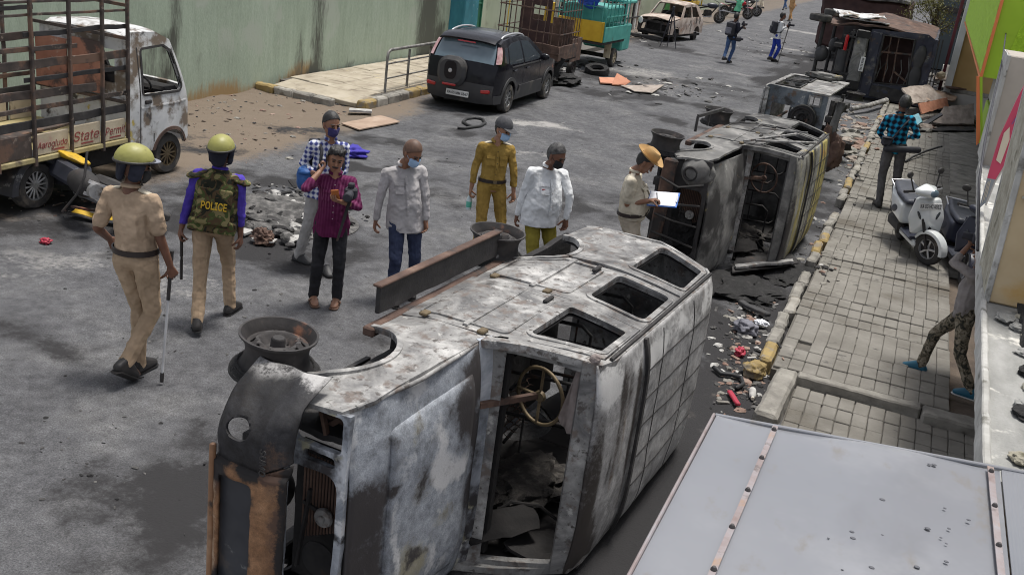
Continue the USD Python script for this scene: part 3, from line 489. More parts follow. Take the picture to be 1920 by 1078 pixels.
    for lo, hi in ((-1, -.90), (.90, 1)): obj('windscreen_pillar', strip([(1.40, .93), (1.6, 1.47)], W, 3, .0, .05, lo, hi), m[side_m], o)
    obj('windscreen_base', strip([(1.405, .94), (1.44, 1.02)], W, 12, .02, .04), m['ash_steel'], o)
    def ribs(V):
        y = V[:, 1]; return .014 * np.exp(-((y - 2.31) / .022) ** 2) + .016 * (y > 2.34) + .016 * 2 * (fbm(V * 2, 3, 8) - .5) + .006 * 2 * (fbm(V * 7, 2, 9) - .5)
    rpath = [(1.62, 1.535), (1.7, 1.565), (1.95, 1.585), (3.7, 1.585), (3.86, 1.55), (3.95, 1.49)]; rm_ = strip(rpath, W, 64, .05, .025, power=5, dent=ribs, sub=.03)
    x, y = rm_[0][:, 0], rm_[0][:, 1]; q = np.column_stack([x * .7, y * 4.5, 0 * x]); n1, n2, n3 = fbm(q * 1.5, 4, 71), fbm(np.column_stack([x, y, 0 * x]) * 3, 4, 72), fbm(q * 1.1 + 7, 4, 73)
    if bumper: wr = np.stack([.55 * np.clip((2.28 - y) / .1, 0, 1) * np.clip((n1 - .40) * 5, 0, 1) * np.clip((x + .74) / .2, 0, 1) + .9 * np.clip(n1 - .55, 0, 1) * 2 + .2 * np.clip((x - .35) / .4, 0, 1), .8 * np.clip((2.4 - y) / .3, 0, 1) * np.clip((n3 - .45) * 5, 0, 1) + .5 * np.clip((n3 - .58) * 4, 0, 1), .9 * np.exp(-((x + .56) / .12) ** 2) * np.clip((n2 - .40) * 6, 0, 1) + .5 * np.clip((n2 - .58) * 6, 0, 1)], 1)
    else: wr = np.stack([.8 * np.clip((n1 - .45) * 4, 0, 1), .95 * np.clip((n3 - .36) * 5, 0, 1), .9 * np.exp(-((x + .6) / .14) ** 2) * np.clip((y - 2.6) / .8, 0, 1) * np.clip((n2 - .36) * 5, 0, 1)], 1)
    r_ = obj('roof', rm_, m[roof_m], o, True, primvars={'wear': np.clip(wr, 0, 1)})
    for c in (-.66, -.36, -.06, .24, .54): obj('roof_seam', strip([(2.36, 1.585), (3.7, 1.585), (3.84, 1.555)], W, 1, .05, .012, c - .005, c + .005, power=5, dent=ribs, off=.004), m['soot_steel'], r_)
    for y_ in (2.62, 3.3): obj('roof_seam', strip([(y_, 1.585), (y_ + .012, 1.585)], W, 40, .05, .012, -.95, .95, power=5, dent=ribs, off=.003), m['soot_steel'], r_)
    obj('roof_lining', strip([(1.66, 1.50), (1.95, 1.545), (3.8, 1.545)], lambda y, z: W(y, z) - .03, 12, .06, .01, power=5), m['cabin_soot'], o)
    for s in (-1, 1):
        P_ = unary_union([doors[0][1].buffer(.012), doors[1][1].buffer(.012), quarter]).difference(unary_union([w1, w2, w3])); obj('side_lining', side(P_, W, s, .008, .14, off=-.045), m['cabin_soot'], o)
    obj('gutter_strap', strip([(2.26, 1.60), (2.30, 1.60)], W, 24, .058, .02, power=5, off=.012), m['soot_steel'], o)
    t_ = obj('tailgate', strip([(3.95, 1.49), (4.15, 1.05), (4.12, .4)], W, 8, .02, .03), m[side_m], o)
    # front: grille panel, radiator, horn, lamps
    fp_ = rect(-.755, .40, .755, .83).difference(rr(-.735, .50, -.53, .795, .03)).difference(rr(.53, .50, .735, .795, .03)).difference(rr(-.395, .46, .395, .785, .08))
    fp_ = fp_.difference(rr(-.50, .56, -.44, .76, .02)).difference(rr(.44, .56, .50, .76, .02))
    g = obj('grille_panel', rough(fine(slab(fp_, .035, 'xz', .15), .08), .012, 6, 2), m[hood_m if bumper else 'soot_steel'], o)
    for s in (-1, 1): obj('headlamp_bracket', cat([bar((s * .72, .25, .55), (s * .55, .22, .63), .03, .02), bar((s * .70, .28, .74), (s * .55, .3, .58), .02, .03), rough(bx((s * .64, .34, .64), (.22, .03, .28)), .02, 8, 3)]), m['rust_brown'], g)
    rad = obj('radiator', bx2((-.4, .30, .40), (.42, .36, .80)), m['cabin_soot'], o)
    for k in range(15): obj('grille_bar', bar((-.40, .235, .50 + .02 * k), (.12 - .01 * k, .24, .50 + .02 * k), .006, .012), m['rust_brown'], rad)
    obj('horn', lathe([(0, .03), (.018, .03), (.022, .018), (.05, .016), (.056, 0), (.05, -.015), (0, -.02)], 20, rot('x', 90), (-.08, .2, .66)), m['ash_steel'], o)
    obj('horn_bracket', cat([bar((-.08, .22, .66), (-.1, .24, .5), .02), bar((-.2, .22, .55), (.3, .22, .49), .025, .015)]), m['soot_steel'], o)
    obj('engine', cat([rough(fine(bx((.12, .75, .52), (.45, .7, .4), None, .05), .1), .06, 5, 4), lathe([(0, .05), (.11, .05), (.12, 0), (0, -.02)], 18, rot('x', 90), (.27, .34, .58)), lathe([(0, .04), (.05, .04), (.06, 0), (0, -.02)], 14, rot('x', 90), (.06, .3, .56))]), m['soot_steel'], o)
    [obj('inner_wing', rough(fine(bx((x, .75, .55), (.04, 1.1, .5)), .1), .03, 5, 6), m['soot_steel'], o) for x in (-.55, .6)]
    obj('bulkhead', bx2((-.74, 1.36, .3), (.74, 1.40, .9)), m['cabin_soot'], o)
    # underside
    obj('floor', rough(fine(bx2((-.72, 1.35, .28), (.72, 4.0, .33)), .15), .02, 4, 1), m['cabin_soot'], o)
    for s in (-1, 1): obj('chassis_rail', bx2((s * .36, .1, .18), (s * .46, 4.0, .28), .01), m['soot_steel'], o)
    for yy, n_ in ((.36, 'front_axle'), (2.99, 'rear_axle')): obj(n_, cat([tube([(-.8, yy, .175), (.72, yy, .2)], .04), ell((0, yy, .19), (.14, .13, .13))]), m['soot_steel'], o)
    for yy in (.7, 3.3): [obj('leaf_spring', bar((x, yy - .5, .2), (x, yy + .5, .22), .05, .03), m['soot_steel'], o) for x in (-.5, .5)]
    for (xx, yy, zz, tl) in ((-.935, .36, .19, 4), (-.93, 2.93, .155, 2), (.62, .36, .18, 0), (.62, 2.99, .18, 0)):
        Rw = rot('y', -90 + tl) if xx < 0 else rot('y', 90); b, d, hb = wheel_rim(.203, .20)
        wl = obj('wheel', xf(b, Rw, (xx, yy, zz)), m['burnt_wheel'], o, 40); obj('wheel_disc', xf(d, Rw, (xx, yy, zz)), m['burnt_wheel'], wl, 40); obj('hub', xf(hb, Rw, (xx, yy, zz)), m['soot_steel'], wl, 40)
        if xx < 0:
            tw = []
            for k in range(5):
                a = np.linspace(0, 2 * PI, 40, endpoint=False); rj = .206 + .007 * k * (.4 + noise(np.stack([np.cos(a) * 2, np.sin(a) * 2, 0 * a + k + yy], 1), k)); zj = -.185 - .008 * k + .012 * noise(np.stack([np.cos(a) * 3, np.sin(a) * 3, 0 * a + k], 1), 7)
                tw.append(tube(np.stack([rj * np.cos(a), rj * np.sin(a), zj], 1), .009, 5, True))
            obj('tyre_remains', xf(cat(tw), Rw, (xx, yy, zz)), m['charred'], wl)
            obj('stub_axle', cat([bar((xx + .14, yy, zz), (-.45, yy + .05, .25), .08), bar((xx + .2, yy + .1, zz + .05), (-.5, yy + .3, .5), .04)]), m['soot_steel'], o)
    # cabin
    sw = obj('steering_wheel', tube([(-.37 + .185 * math.cos(a), 1.72 - .05 * math.sin(a), 1.16 + .175 * math.sin(a)) for a in np.linspace(0, 2 * PI, 40, endpoint=False)], .012, 8, True), m['brass' if bumper else 'rust_brown'], o, True)
    obj('spokes', cat([bar((-.55, 1.72, 1.16), (-.19, 1.72, 1.16), .022, .012), bar((-.37, 1.72, 1.16), (-.37, 1.745, .99), .022, .012), lathe([(0, .02), (.03, .02), (.04, 0), (0, -.01)], 12, rot('x', 90), (-.37, 1.72, 1.16))]), m['brass' if bumper else 'rust_brown'], sw)
    obj('steering_column', bar((-.37, 1.73, 1.15), (-.40, 1.30, .95), .035), m['rust_brown'], o)
    obj('dashboard', cat([bar((-.7, 1.5, .98), (.7, 1.5, .98), .05, .1), bar((-.7, 1.56, .80), (.7, 1.56, .80), .03, .03), bar((-.1, 1.5, .95), (-.1, 1.62, .4), .04)]), m['cabin_soot'], o)
    for (cx, yy) in ((-.38, 2.2), (.38, 2.2), (-.36, 3.0), (.36, 3.0)):
        st_ = obj('seat_frame', cat([tube([(cx - .22, yy + .1, .5), (cx - .22, yy + .24, 1.1), (cx - .16, yy + .26, 1.17), (cx + .16, yy + .26, 1.17), (cx + .22, yy + .24, 1.1), (cx + .22, yy + .1, .5)], .013, 6),
                                     tube([(cx - .22, yy - .35, .55), (cx - .22, yy + .1, .5)], .013, 6), tube([(cx + .22, yy - .35, .55), (cx + .22, yy + .1, .5)], .013, 6), bar((cx - .22, yy + .17, .8), (cx + .22, yy + .17, .8), .012)]), m['soot_steel'], o, True)
        spr = [tube([(cx - .2 + .4 * i / 24, yy - .3 + .1 * j + .03 * math.sin(i * 1.6), .55 + .03 * math.cos(i * 1.6)) for i in range(25)], .004, 4) for j in range(4)]
        obj('seat_springs', cat(spr), m['rust_brown'], st_)
    # ash heap and wreckage lying on the flank that is down
    A = [lump((.62 + .1 * k, 1.9 + .35 * k, .55 + .1 * (k % 3)), (.14, .28, .2), 40 + k, .5, 3) for k in range(5)] + [lump((.55, 2.2, .95), (.1, .4, .28), 50, .5, 3.5)]
    obj('burnt_stuffing', cat(A), m['burnt_fluff'], o)
    obj('fallen_trim', cat([rough(fine(bx((.70, 1.95, 1.25), (.03, .7, .25), rot('y', 20)), .08), .05, 5, 3), rough(fine(bx((.55, 1.62, 1.05), (.03, .5, .18), rot('x', 35) @ rot('y', 40)), .08), .05, 5, 9), tube([(.6, 1.6, .9), (.45, 1.75, 1.05), (.5, 1.9, 1.2), (.66, 2.05, 1.3)], .012, 6), tube([(.3, 1.6, 1.0), (.42, 1.66, .9), (.62, 1.7, .8)], .01, 6)]), m['cabin_soot'], o)
    if bumper:
        outer = rect(-.87, .21, .87, .63); fog = affinity.scale(Point(-.63, .35).buffer(1, 10), .052, .072); fog2 = affinity.scale(Point(.63, .35).buffer(1, 10), .052, .072)
        slot = rr(-.36, .25, .60, .46, .03)
        def bend(P, t=.02):
            x, z = P[:, 0], P[:, 1]; y = -.13 + np.clip((np.abs(x) - .58) / .3, 0, 1) ** 2 * .34 + 1.6 * (np.clip(z - .45, 0, 1)) ** 2 + 1.2 * np.clip(.33 - z, 0, 1) ** 2 - .025 * (np.abs(x) < .43) * np.clip((.45 - np.abs(x)) / .02, 0, 1)
            return np.stack([x, y + (.03 + .10 * np.clip((np.abs(x) - .45) / .3, 0, 1)) * (fbm(np.stack([x * 5, z * 5, 0 * x], 1), 3, 4) - .5) + .012 * (fbm(np.stack([x * 14, z * 14, 0 * x], 1), 2, 6) - .5), z + .03 * (np.abs(x) > .44) * (fbm(np.stack([x * 9, z * 0, 0 * x], 1), 2, 8) - .5)], 1)
        def bwear(V):
            x, z = V[:, 0], V[:, 2]; q = np.stack([x, z, 0 * x], 1); a_, b_ = fbm(q * 6, 4, 81), fbm(q * 11, 4, 82); return np.clip(np.stack([.9 * np.clip((-.30 - x + .3 * (a_ - .5)) / .1, 0, 1) * (z < .5) + .8 * np.clip((x - .2 + .6 * (a_ - .5)) / .2, 0, 1) + .8 * np.clip((z - .585) / .03, 0, 1) + 2.4 * np.clip(b_ - .58, 0, 1), .7 * np.clip((a_ - .45) * 6, 0, 1) + .5 * np.clip((z - .48) / .1, 0, 1), .8 * np.clip((-.80 - x + .1 * (b_ - .5)) / .05, 0, 1) + .7 * np.clip((.245 - z) / .03, 0, 1) * (x > -.5) + 2 * np.clip(b_ - .66, 0, 1)], 1), 0, 1)
        for nm, pl, mm in (('bumper', outer.intersection(rect(-.44, 0, .64, 1)).difference(slot), 'tan_plastic'), ('bumper_end', unary_union([outer.intersection(rect(-.9, 0, -.44, .52)), outer.intersection(Polygon([(-.9, .5), (-.9, .7), (-.55, .7), (-.44, .5)]))]).difference(fog), 'black_plastic'),
                           ('bumper_end', outer.intersection(rect(.64, 0, .9, 1)).difference(fog2), 'black_plastic'), ('bumper_corner', outer.intersection(Polygon([(-.54, .7), (-.44, .52), (-.44, .7)])), 'tan_plastic')):
            P, F = grid_poly(pl, .02); V, F = thick(bend(P), F, np.tile([0, -1.0, 0], (len(P), 1)), .018); obj(nm, (V, F), m['tan_wear' if mm == 'tan_plastic' else 'black_wear'], o, True, primvars={'wear': bwear(V) * ([1, 1, 1] if mm == 'tan_plastic' else [.6, .4, 1])})
        P, F = grid_poly(slot.buffer(.02), .05); V = bend(P); V[:, 1] += .035; obj('plate_recess', thick(V, F, np.tile([0, -1.0, 0], (len(V), 1)), .01), m['black_plastic'], o)
        obj('bumper_bar', bx2((-.62, -.02, .36), (.62, .06, .5), .01), m['soot_steel'], o)
        obj('lower_lip', cat([tube([(x, -.135 + .3 * max(0, abs(x) - .5) ** 2, .2) for x in np.linspace(-.5, .8, 12)], .018, 8)]), m['tan_plastic'], o, True)
        tx = text_mesh('SUMO', .036, .004, True); obj('lettering', xf((np.array(tx.vertices), np.array(tx.faces)), AX['xz'], (-.585, -.142, .50)), m['soot_steel'], o, False)
        obj('side_step', rough(fine(bx2((-.985, 1.22, .215), (-.80, 2.78, .245), .006), .1), .012, 4, 6), m['soot_steel'], o); obj('step_edge', bx2((-.992, 1.21, .20), (-.975, 2.79, .26), .005), m['rust_brown'], o)
    else:
        obj('side_step', cat([bar((-1.0, 1.6, .2), (-.95, 2.9, .22), .04, .03), bar((-.8, 1.6, .2), (-1.0, 1.6, .2), .03), bar((-.8, 2.85, .2), (-.96, 2.85, .2), .03), bar((-.8, 2.2, .2), (-.98, 2.2, .2), .03)]), m['soot_steel'], o)
        obj('bumper', rough(fine(bx((-.05, .05, .34), (1.35, .07, .16), rot('y', 3), .02), .1), .03, 5, 3), m['rust_brown'], o)
        obj('bent_door_frame', cat([tube([(-.86, 1.5, 1.0), (-.9, 1.75, 1.5), (-.84, 2.3, 1.62)], .018, 6), bar((-.86, 1.3, .9), (-.9, 2.3, 1.35), .025), bar((-.88, 2.3, .8), (-.9, 2.6, 1.45), .02)]), m['ash_steel'], o)
        obj('fallen_screen_frame', xf(cat([bar((0, 0, 0), (0, 1.1, 0), .035), bar((0, 0, 0), (.5, 0, 0), .035), bar((.5, 0, 0), (.45, 1.1, 0), .035), bar((0, 1.1, 0), (.45, 1.1, 0), .035)]), rot('y', 60) @ rot('x', 10), (.66, 1.2, 1.25)), m['soot_steel'], o)
        obj('wreckage', cat([lump((.6, -.35, .1), (.2, .4, .5), 31, .6, 3), lump((.75, .1, -.2), (.1, .5, .5), 32, .6, 3), lump((.55, -.1, .5), (.3, .2, .25), 21, .6, 3), lump((.78, .6, 1.3), (.08, .5, .5), 22, .6, 3), lump((.8, 1.8, 1.75), (.06, .6, .3), 23, .6, 3), lump((.1, .3, .5), (.3, .12, .2), 24, .6, 3)]), m['charred'], o)
        for k in range(6): obj('bent_strip', tube([(-.5 + .22 * k, -.02, .3), (-.45 + .2 * k, -.12 - .03 * (k % 2), .55), (-.5 + .25 * k, .02, .8)], .014, 5), m['soot_steel'], o)
        obj('wing_bulge', lump((-.60, .22, .66), (.2, .2, .2), 3, .2, 1.5), m['grey_ash_side'], o, True); 
        obj('lamp_ring', tube([(-.6 + .075 * math.cos(a), .03, .62 + .075 * math.sin(a)) for a in np.linspace(0, 2 * PI, 20, endpoint=False)], .016, 6, True), m['soot_steel'], o, True)
        obj('lamp_bowl', lathe([(0, 0), (.05, .01), (.07, .03)], 16, rot('x', 90), (-.6, .05, .62)), m['cabin_soot'], o)
    return o

jeep = burnt_jeep('burnt_jeep', 'nearest burnt-out jeep lying on its side, with a tan and black bumper and ash-grey roof', (-3.0, 3.9, .8), 4.5, 'hood_steel', 'ash_steel', 'roof_wear', True, 0)
jeep2 = burnt_jeep('burnt_jeep', 'burnt-out jeep on its side with ochre streaked roof, in front of the writing policeman', (-2.80, 11.55, .8), 3.0, 'grey_ash_side', 'grey_ash_side', 'ochre_wear', False, 1)

# rag tied to the windscreen pillar of the nearest jeep
top = at(1128, 668, 1.52); K = 12; S = []
for i in range(K + 1):
    t = i / K; wdt = .03 + .13 * t ** .8
    for j in range(7):
        u = j / 6 - .5; S.append(top + np.array([0, -.14, .03]) + np.array([-0.05 - wdt * u * 1.1 - .04 * t + .012 * math.sin(9 * u + 4 * t), .0 + .03 * math.sin(j * 2.1 + i * .5), .0 - .47 * t - .05 * math.cos(u * 5) * t]))
S = np.array(S); Fq = np.array([(i * 7 + j, i * 7 + j + 1, i * 7 + j + 8) for i in range(K) for j in range(6)] + [(i * 7 + j, i * 7 + j + 8, i * 7 + j + 7) for i in range(K) for j in range(6)])
one('rag', cat([thick(S, Fq, np.tile([0, 1.0, 0], (len(S), 1)), .004), lump(top + [0, -.14, .03], (.035, .03, .035), 3, .3)]), MAT['rag_cloth'], "grey pink rag hanging from the nearest jeep's windscreen pillar", 'rag', smooth=True)
# ------------------------------------------------------------------ other vehicles
mat('tyre', [(0.3, (0.022, 0.021, 0.021)), (0.7, (0.05, 0.047, 0.044))], 8, 6, 0.85, bump=0.3, layers=[((0.16, 0.135, 0.105), 4, 0.5, 0.72)])
mat('alloy', [(0.3, (0.3, 0.3, 0.3)), (0.7, (0.5, 0.5, 0.49))], 9, 5, 0.35, 0.7, 0.1, layers=[((0.14, 0.11, 0.08), 6, 0.52, 0.7)])
mat('dusty_black_paint', [(0.3, (0.0055, 0.0055, 0.0075)), (0.7, (0.0085, 0.0085, 0.0115))], 3, 6, 0.22, 0.0, 0.03, 60, 0.001, spec=0.3, coat=0.0, rr=(0.12, 0.28), layers=[((0.04, 0.038, 0.037), 2.2, 0.58, 0.9)])
mat('grey_cladding', [(0.3, (0.026, 0.026, 0.028)), (0.7, (0.045, 0.044, 0.045))], 4, 6, 0.6, bump=0.15, layers=[((0.10, 0.09, 0.078), 3, 0.55, 0.75)])
mat('dark_glass', (0.03, 0.036, 0.042), rough=0.04, bump=0, coat=0.5)
mat('painted_sky_glass', [(0.4, (0.10, 0.145, 0.175)), (0.6, (0.15, 0.20, 0.235))], 1.2, 3, 0.05, 0, 0, coat=1.0)  # pale sky reflection put into the base colour of the tinted glass
mat('red_lamp', (0.32, 0.008, 0.012), rough=0.2, bump=0, coat=0.6)
mat('pale_lamp', [(0.4, (0.46, 0.24, 0.25)), (0.6, (0.62, 0.42, 0.42))], 8, 3, 0.15, 0, 0, coat=0.6)
mat('white_plate', (0.62, 0.62, 0.6), rough=0.5, bump=0); mat('plate_ink', (0.02, 0.02, 0.022), rough=0.6, bump=0)
mat('silver_trim', [(0.3, (0.42, 0.42, 0.43)), (0.7, (0.55, 0.55, 0.56))], 4, 4, 0.35, 0.6, 0.05)
mat('scorched_white', [(0.3, (0.42, 0.43, 0.43)), (0.6, (0.6, 0.6, 0.59)), (0.75, (0.68, 0.68, 0.66))], 2, 7, 0.5, 0, 0.15, layers=[((0.3, 0.29, 0.27), 5, 0.5, 0.66), ((0.15, 0.115, 0.085), 2.6, 0.49, 0.6), ((0.05, 0.045, 0.042), 3.4, 0.58, 0.67), ((0.42, 0.33, 0.08), 3.1, 0.66, 0.71)], dist=0.5)
mat('cream_panel', [(0.3, (0.34, 0.28, 0.19)), (0.7, (0.52, 0.45, 0.33))], 3, 7, 0.75, 0, 0.2, layers=[((0.1, 0.07, 0.05), 3, 0.56, 0.7), ((0.4, 0.2, 0.18), 2, 0.6, 0.75)])
mat('ochre_frame', [(0.3, (0.3, 0.24, 0.10)), (0.7, (0.42, 0.36, 0.19))], 3, 7, 0.7, 0, 0.2, layers=[((0.07, 0.05, 0.04), 3, 0.54, 0.7)])
mat('charred_cage', [(0.3, (0.022, 0.018, 0.016)), (0.6, (0.07, 0.052, 0.043)), (0.75, (0.17, 0.13, 0.11))], 5, 7, 0.8, 0, 0.3, layers=[((0.13, 0.075, 0.05), 2.6, 0.5, 0.62), ((0.25, 0.2, 0.16), 7, 0.6, 0.7)])
mat('orange_rust', [(0.3, (0.22, 0.085, 0.055)), (0.7, (0.36, 0.17, 0.11))], 3, 7, 0.8, 0, 0.3, layers=[((0.06, 0.04, 0.035), 2.4, 0.48, 0.6), ((0.4, 0.33, 0.28), 5, 0.6, 0.7)])
mat('red_ink', [(0.35, (0.24, 0.03, 0.03)), (0.6, (0.2, 0.06, 0.05)), (0.66, (0.3, 0.2, 0.15))], 14, 6, 0.7, 0, 0)
mat('yellow_paint', [(0.3, (0.5, 0.3, 0.015)), (0.7, (0.64, 0.42, 0.03))], 3, 6, 0.55, 0, 0.15, layers=[((0.25, 0.15, 0.03), 3, 0.56, 0.72), ((0.05, 0.04, 0.02), 5, 0.66, 0.74)])
mat('teal_paint', [(0.3, (0.03, 0.22, 0.19)), (0.7, (0.08, 0.34, 0.29))], 3, 6, 0.55, 0, 0.15, layers=[((0.05, 0.06, 0.05), 3, 0.58, 0.72)])
mat('blue_tarp', [(0.3, (0.01, 0.05, 0.42)), (0.7, (0.03, 0.12, 0.62))], 6, 5, 0.5, 0, 0.5, 12, 0.03)
mat('burnt_cream', [(0.3, (0.16, 0.11, 0.085)), (0.5, (0.4, 0.33, 0.28)), (0.7, (0.58, 0.53, 0.47))], 3, 8, 0.8, 0, 0.3, layers=[((0.05, 0.04, 0.035), 3, 0.54, 0.66), ((0.3, 0.14, 0.07), 3, 0.58, 0.7)])
mat('navy_burnt', [(0.3, (0.012, 0.014, 0.026)), (0.7, (0.028, 0.031, 0.052))], 3, 7, 0.5, 0, 0.3, layers=[((0.11, 0.105, 0.10), 3, 0.55, 0.7), ((0.07, 0.045, 0.035), 4, 0.56, 0.68), ((0.2, 0.19, 0.18), 7, 0.62, 0.72)])
mat('maroon_dark', [(0.3, (0.03, 0.013, 0.013)), (0.7, (0.065, 0.032, 0.028))], 4, 6, 0.8, 0, 0.3)
mat('van_blue_grey', [(0.3, (0.045, 0.055, 0.065)), (0.5, (0.11, 0.128, 0.147)), (0.7, (0.21, 0.225, 0.24))], 2.6, 8, 0.7, 0, 0.3, dist=0.6, st=(1, 1, .5), layers=[((0.035, 0.032, 0.03), 2.5, 0.5, 0.64), ((0.12, 0.075, 0.05), 4, 0.58, 0.7), ((0.45, 0.45, 0.43), 2.8, 0.62, 0.72)])
mat('scooter_white', [(0.4, (0.55, 0.58, 0.58)), (0.6, (0.64, 0.66, 0.66))], 3, 5, 0.25, 0, 0.03, coat=0.6, layers=[((0.36, 0.34, 0.31), 3, 0.6, 0.8)])
mat('dark_navy', [(0.3, (0.012, 0.014, 0.026)), (0.7, (0.024, 0.027, 0.045))], 3, 5, 0.4, 0, 0.1)
mat('seat_vinyl', [(0.3, (0.02, 0.023, 0.034)), (0.7, (0.05, 0.054, 0.07))], 5, 5, 0.5, 0, 0.3)
mat('green_paint_far', [(0.3, (0.06, 0.22, 0.06)), (0.7, (0.1, 0.3, 0.09))], 3, 5, 0.5, 0, 0.1)

RX = np.array([[0, 0, 1], [1, 0, 0], [0, 1, 0]], float)          # lathe axis z -> x
def tyre_wheel(o, c, R=.28, w=.17, style='cap', s=1, m_rim='alloy', n=9, ax=RX):
    """wheel on an axle along the local x axis, outer face towards s"""
    tr = R * .62
    t = lathe([(tr, -w / 2), (R * .9, -w / 2), (R * .98, -w * .36), (R, -w * .2), (R, w * .2), (R * .98, w * .36), (R * .9, w / 2), (tr, w / 2), (tr, w * .3)], 32)
    A = ax if s > 0 else rot('z', 180) @ ax
    wl = obj('wheel', xf(t, A, c), MAT['tyre'], o, 40)
    rim = [lathe([(tr, w * .42), (tr * .93, w * .44), (tr * .9, w * .2), (tr * .9, -w * .3)], 28), lathe([(0, w * .40), (tr * .2, w * .38), (tr * .24, w * .2)], 16)]
    for k in range(n):
        a = 2 * PI * k / n; rim.append(bar((tr * .15 * math.cos(a), tr * .15 * math.sin(a), w * .3), (tr * .93 * math.cos(a), tr * .93 * math.sin(a), w * .34), tr * (.13 if n > 6 else .2), .02, .004))
    obj('rim', xf(cat(rim), A, c), MAT[m_rim], wl, 40)
    obj('hub_back', xf(lathe([(0, w * .12), (tr * .92, w * .1), (tr * .92, w * .05), (0, w * .05)], 24), A, c), MAT['soot_steel'], wl)
    return wl

# ---- dark hatchback with a spare wheel on its tail
o = thing('parked_hatchback', 'dusty black crossover hatchback with spare wheel cover, parked by the left footpath', 'car', (-8.66, 20.0, 0.0), 1.5)
def Ws(y, z):
    w = np.where(z > .92, .835 - .20 * ((np.maximum(z, .92) - .92) / .56) ** 1.25, .835 - .05 * np.clip((.5 - z) / .3, 0, 1))
    return w - .10 * np.clip((-.25 - y) / .43, 0, 1) ** 2 - .16 * np.clip((y - 2.6) / .7, 0, 1) ** 2
tail = [(-.60, .22), (-.70, .42), (-.68, .60)]; gate = [(-.68, .60), (-.67, .8), (-.60, 1.0)]; rglass = [(-.60, 1.0), (-.36, 1.40)]; rf_ = [(-.36, 1.40), (-.2, 1.455), (.3, 1.50), (.9, 1.50), (1.35, 1.44)]
wsc = [(1.35, 1.44), (2.1, 1.02)]; hd_ = [(2.1, 1.02), (2.3, .98), (3.05, .83), (3.2, .74)]; ns = [(3.2, .74), (3.30, .55), (3.26, .22)]
prof = tail + gate[1:] + rglass[1:] + rf_[1:] + wsc[1:] + hd_[1:] + ns[1:]
ar = [Point(0, .30).buffer(.365, 14), Point(2.51, .30).buffer(.365, 14)]
body = Polygon(prof).difference(unary_union(ar)).intersection(rect(-1, .2, 4, 2))
glass_r = Polygon([(-.1, 1.0), (.0, 1.33), (.2, 1.39), (.72, 1.42), (.72, .985)]).buffer(-.02).buffer(.02); glass_f = Polygon([(.80, .985), (.80, 1.42), (1.22, 1.39), (1.78, 1.06), (1.75, .99)]).buffer(-.02).buffer(.02)
quarter_glass = Polygon([(-.36, 1.06), (-.2, 1.32), (-.07, 1.33), (-.16, 1.02)])
clad = unary_union([rect(-.66, .2, 3.28, .40)] + [a.buffer(.075) for a in ar] + [rect(.55, .38, 2.0, .52).buffer(.01)]).intersection(body)
for s in (-1, 1):
    obj('body_side', side(body, Ws, s, .03, .09), MAT['dusty_black_paint'], o)
    obj('cladding', side(clad, Ws, s, .02, .09, off=.018), MAT['grey_cladding'], o)
    for nm, gp in (('rear_window', glass_r), ('front_window', glass_f), ('quarter_window', quarter_glass)): obj(nm, side(gp, Ws, s, .01, .08, off=.004), MAT['dark_glass'], o)
    obj('door_trim', side(rect(.03, .93, 1.8, .955), Ws, s, .01, .1, off=.008), MAT['silver_trim' if False else 'grey_cladding'], o)
    for yy in (.04, .76, 1.82): obj('door_gap', side(rect(yy, .42, yy + .012, .98), Ws, s, .012, .1, off=.003), MAT['plate_ink'], o)
    for yy in (.12, .88): obj('door_handle', bx((s * .845, yy + .08, .86), (.035, .17, .035), None, .01), MAT['dusty_black_paint'], o)
    rr_ = [(s * (.57 - .02 * abs(t - .5)), -.1 + 1.35 * t, 1.47 + .095 * math.sin(PI * t) ** .5 - .02 * t) for t in np.linspace(0, 1, 16)]
    obj('roof_rail', tube(rr_, .022, 8), MAT['silver_trim'], o, True)
    obj('mirror', cat([ell((s * .95, 1.72, 1.04), (.11, .07, .075)), bar((s * .8, 1.72, .98), (s * .93, 1.72, 1.02), .04)]), MAT['dusty_black_paint'], o, True)
    lp = Polygon([(-.50, 1.04), (-.60, 1.03), (-.43, 1.34), (-.36, 1.35), (-.37, 1.27)])
    obj('tail_lamp', side(lp, Ws, s, .06, .05, off=.014), MAT['pale_lamp'], o)
    for yy in (0, 2.51): tyre_wheel(o, (s * .745, yy, .30), .30, .19, 'alloy', s, 'alloy', 8)
obj('rear_bumper', strip(tail, Ws, 16, .07, .03, power=4), MAT['grey_cladding'], o); tg = obj('tailgate', strip(gate, Ws, 16, .07, .03, power=4), MAT['dusty_black_paint'], o)
obj('rear_glass', strip(rglass, Ws, 12, .05, .02, -.88, .88), MAT['painted_sky_glass'], o); obj('rear_pillar', strip(rglass, Ws, 3, .0, .02, -1, -.88), MAT['dusty_black_paint'], o); obj('rear_pillar', strip(rglass, Ws, 3, .0, .02, .88, 1), MAT['dusty_black_paint'], o)
obj('roof', strip(rf_, Ws, 16, .045, .03), MAT['dusty_black_paint'], o); obj('spoiler', strip([(-.50, 1.375), (-.40, 1.43), (-.15, 1.475)], Ws, 14, .05, .04, -.93, .93, off=.02), MAT['dusty_black_paint'], o)
obj('high_brake_lamp', strip([(-.505, 1.36), (-.50, 1.385)], Ws, 6, .05, .02, -.3, .3, off=.025), MAT['red_lamp'], o)
obj('windscreen', strip(wsc, Ws, 12, .05, .02), MAT['dark_glass'], o); obj('bonnet', strip(hd_, Ws, 14, .04, .03), MAT['dusty_black_paint'], o); obj('nose', strip(ns, Ws, 14, .06, .03), MAT['grey_cladding'], o)
obj('underbody', bx2((-.74, -.55, .2), (.74, 3.2, .42)), MAT['cabin_soot'], o)
sp = rect(-.48, .48, .14, 1.08).buffer(-.24).buffer(.24); sp2 = sp.buffer(-.07)
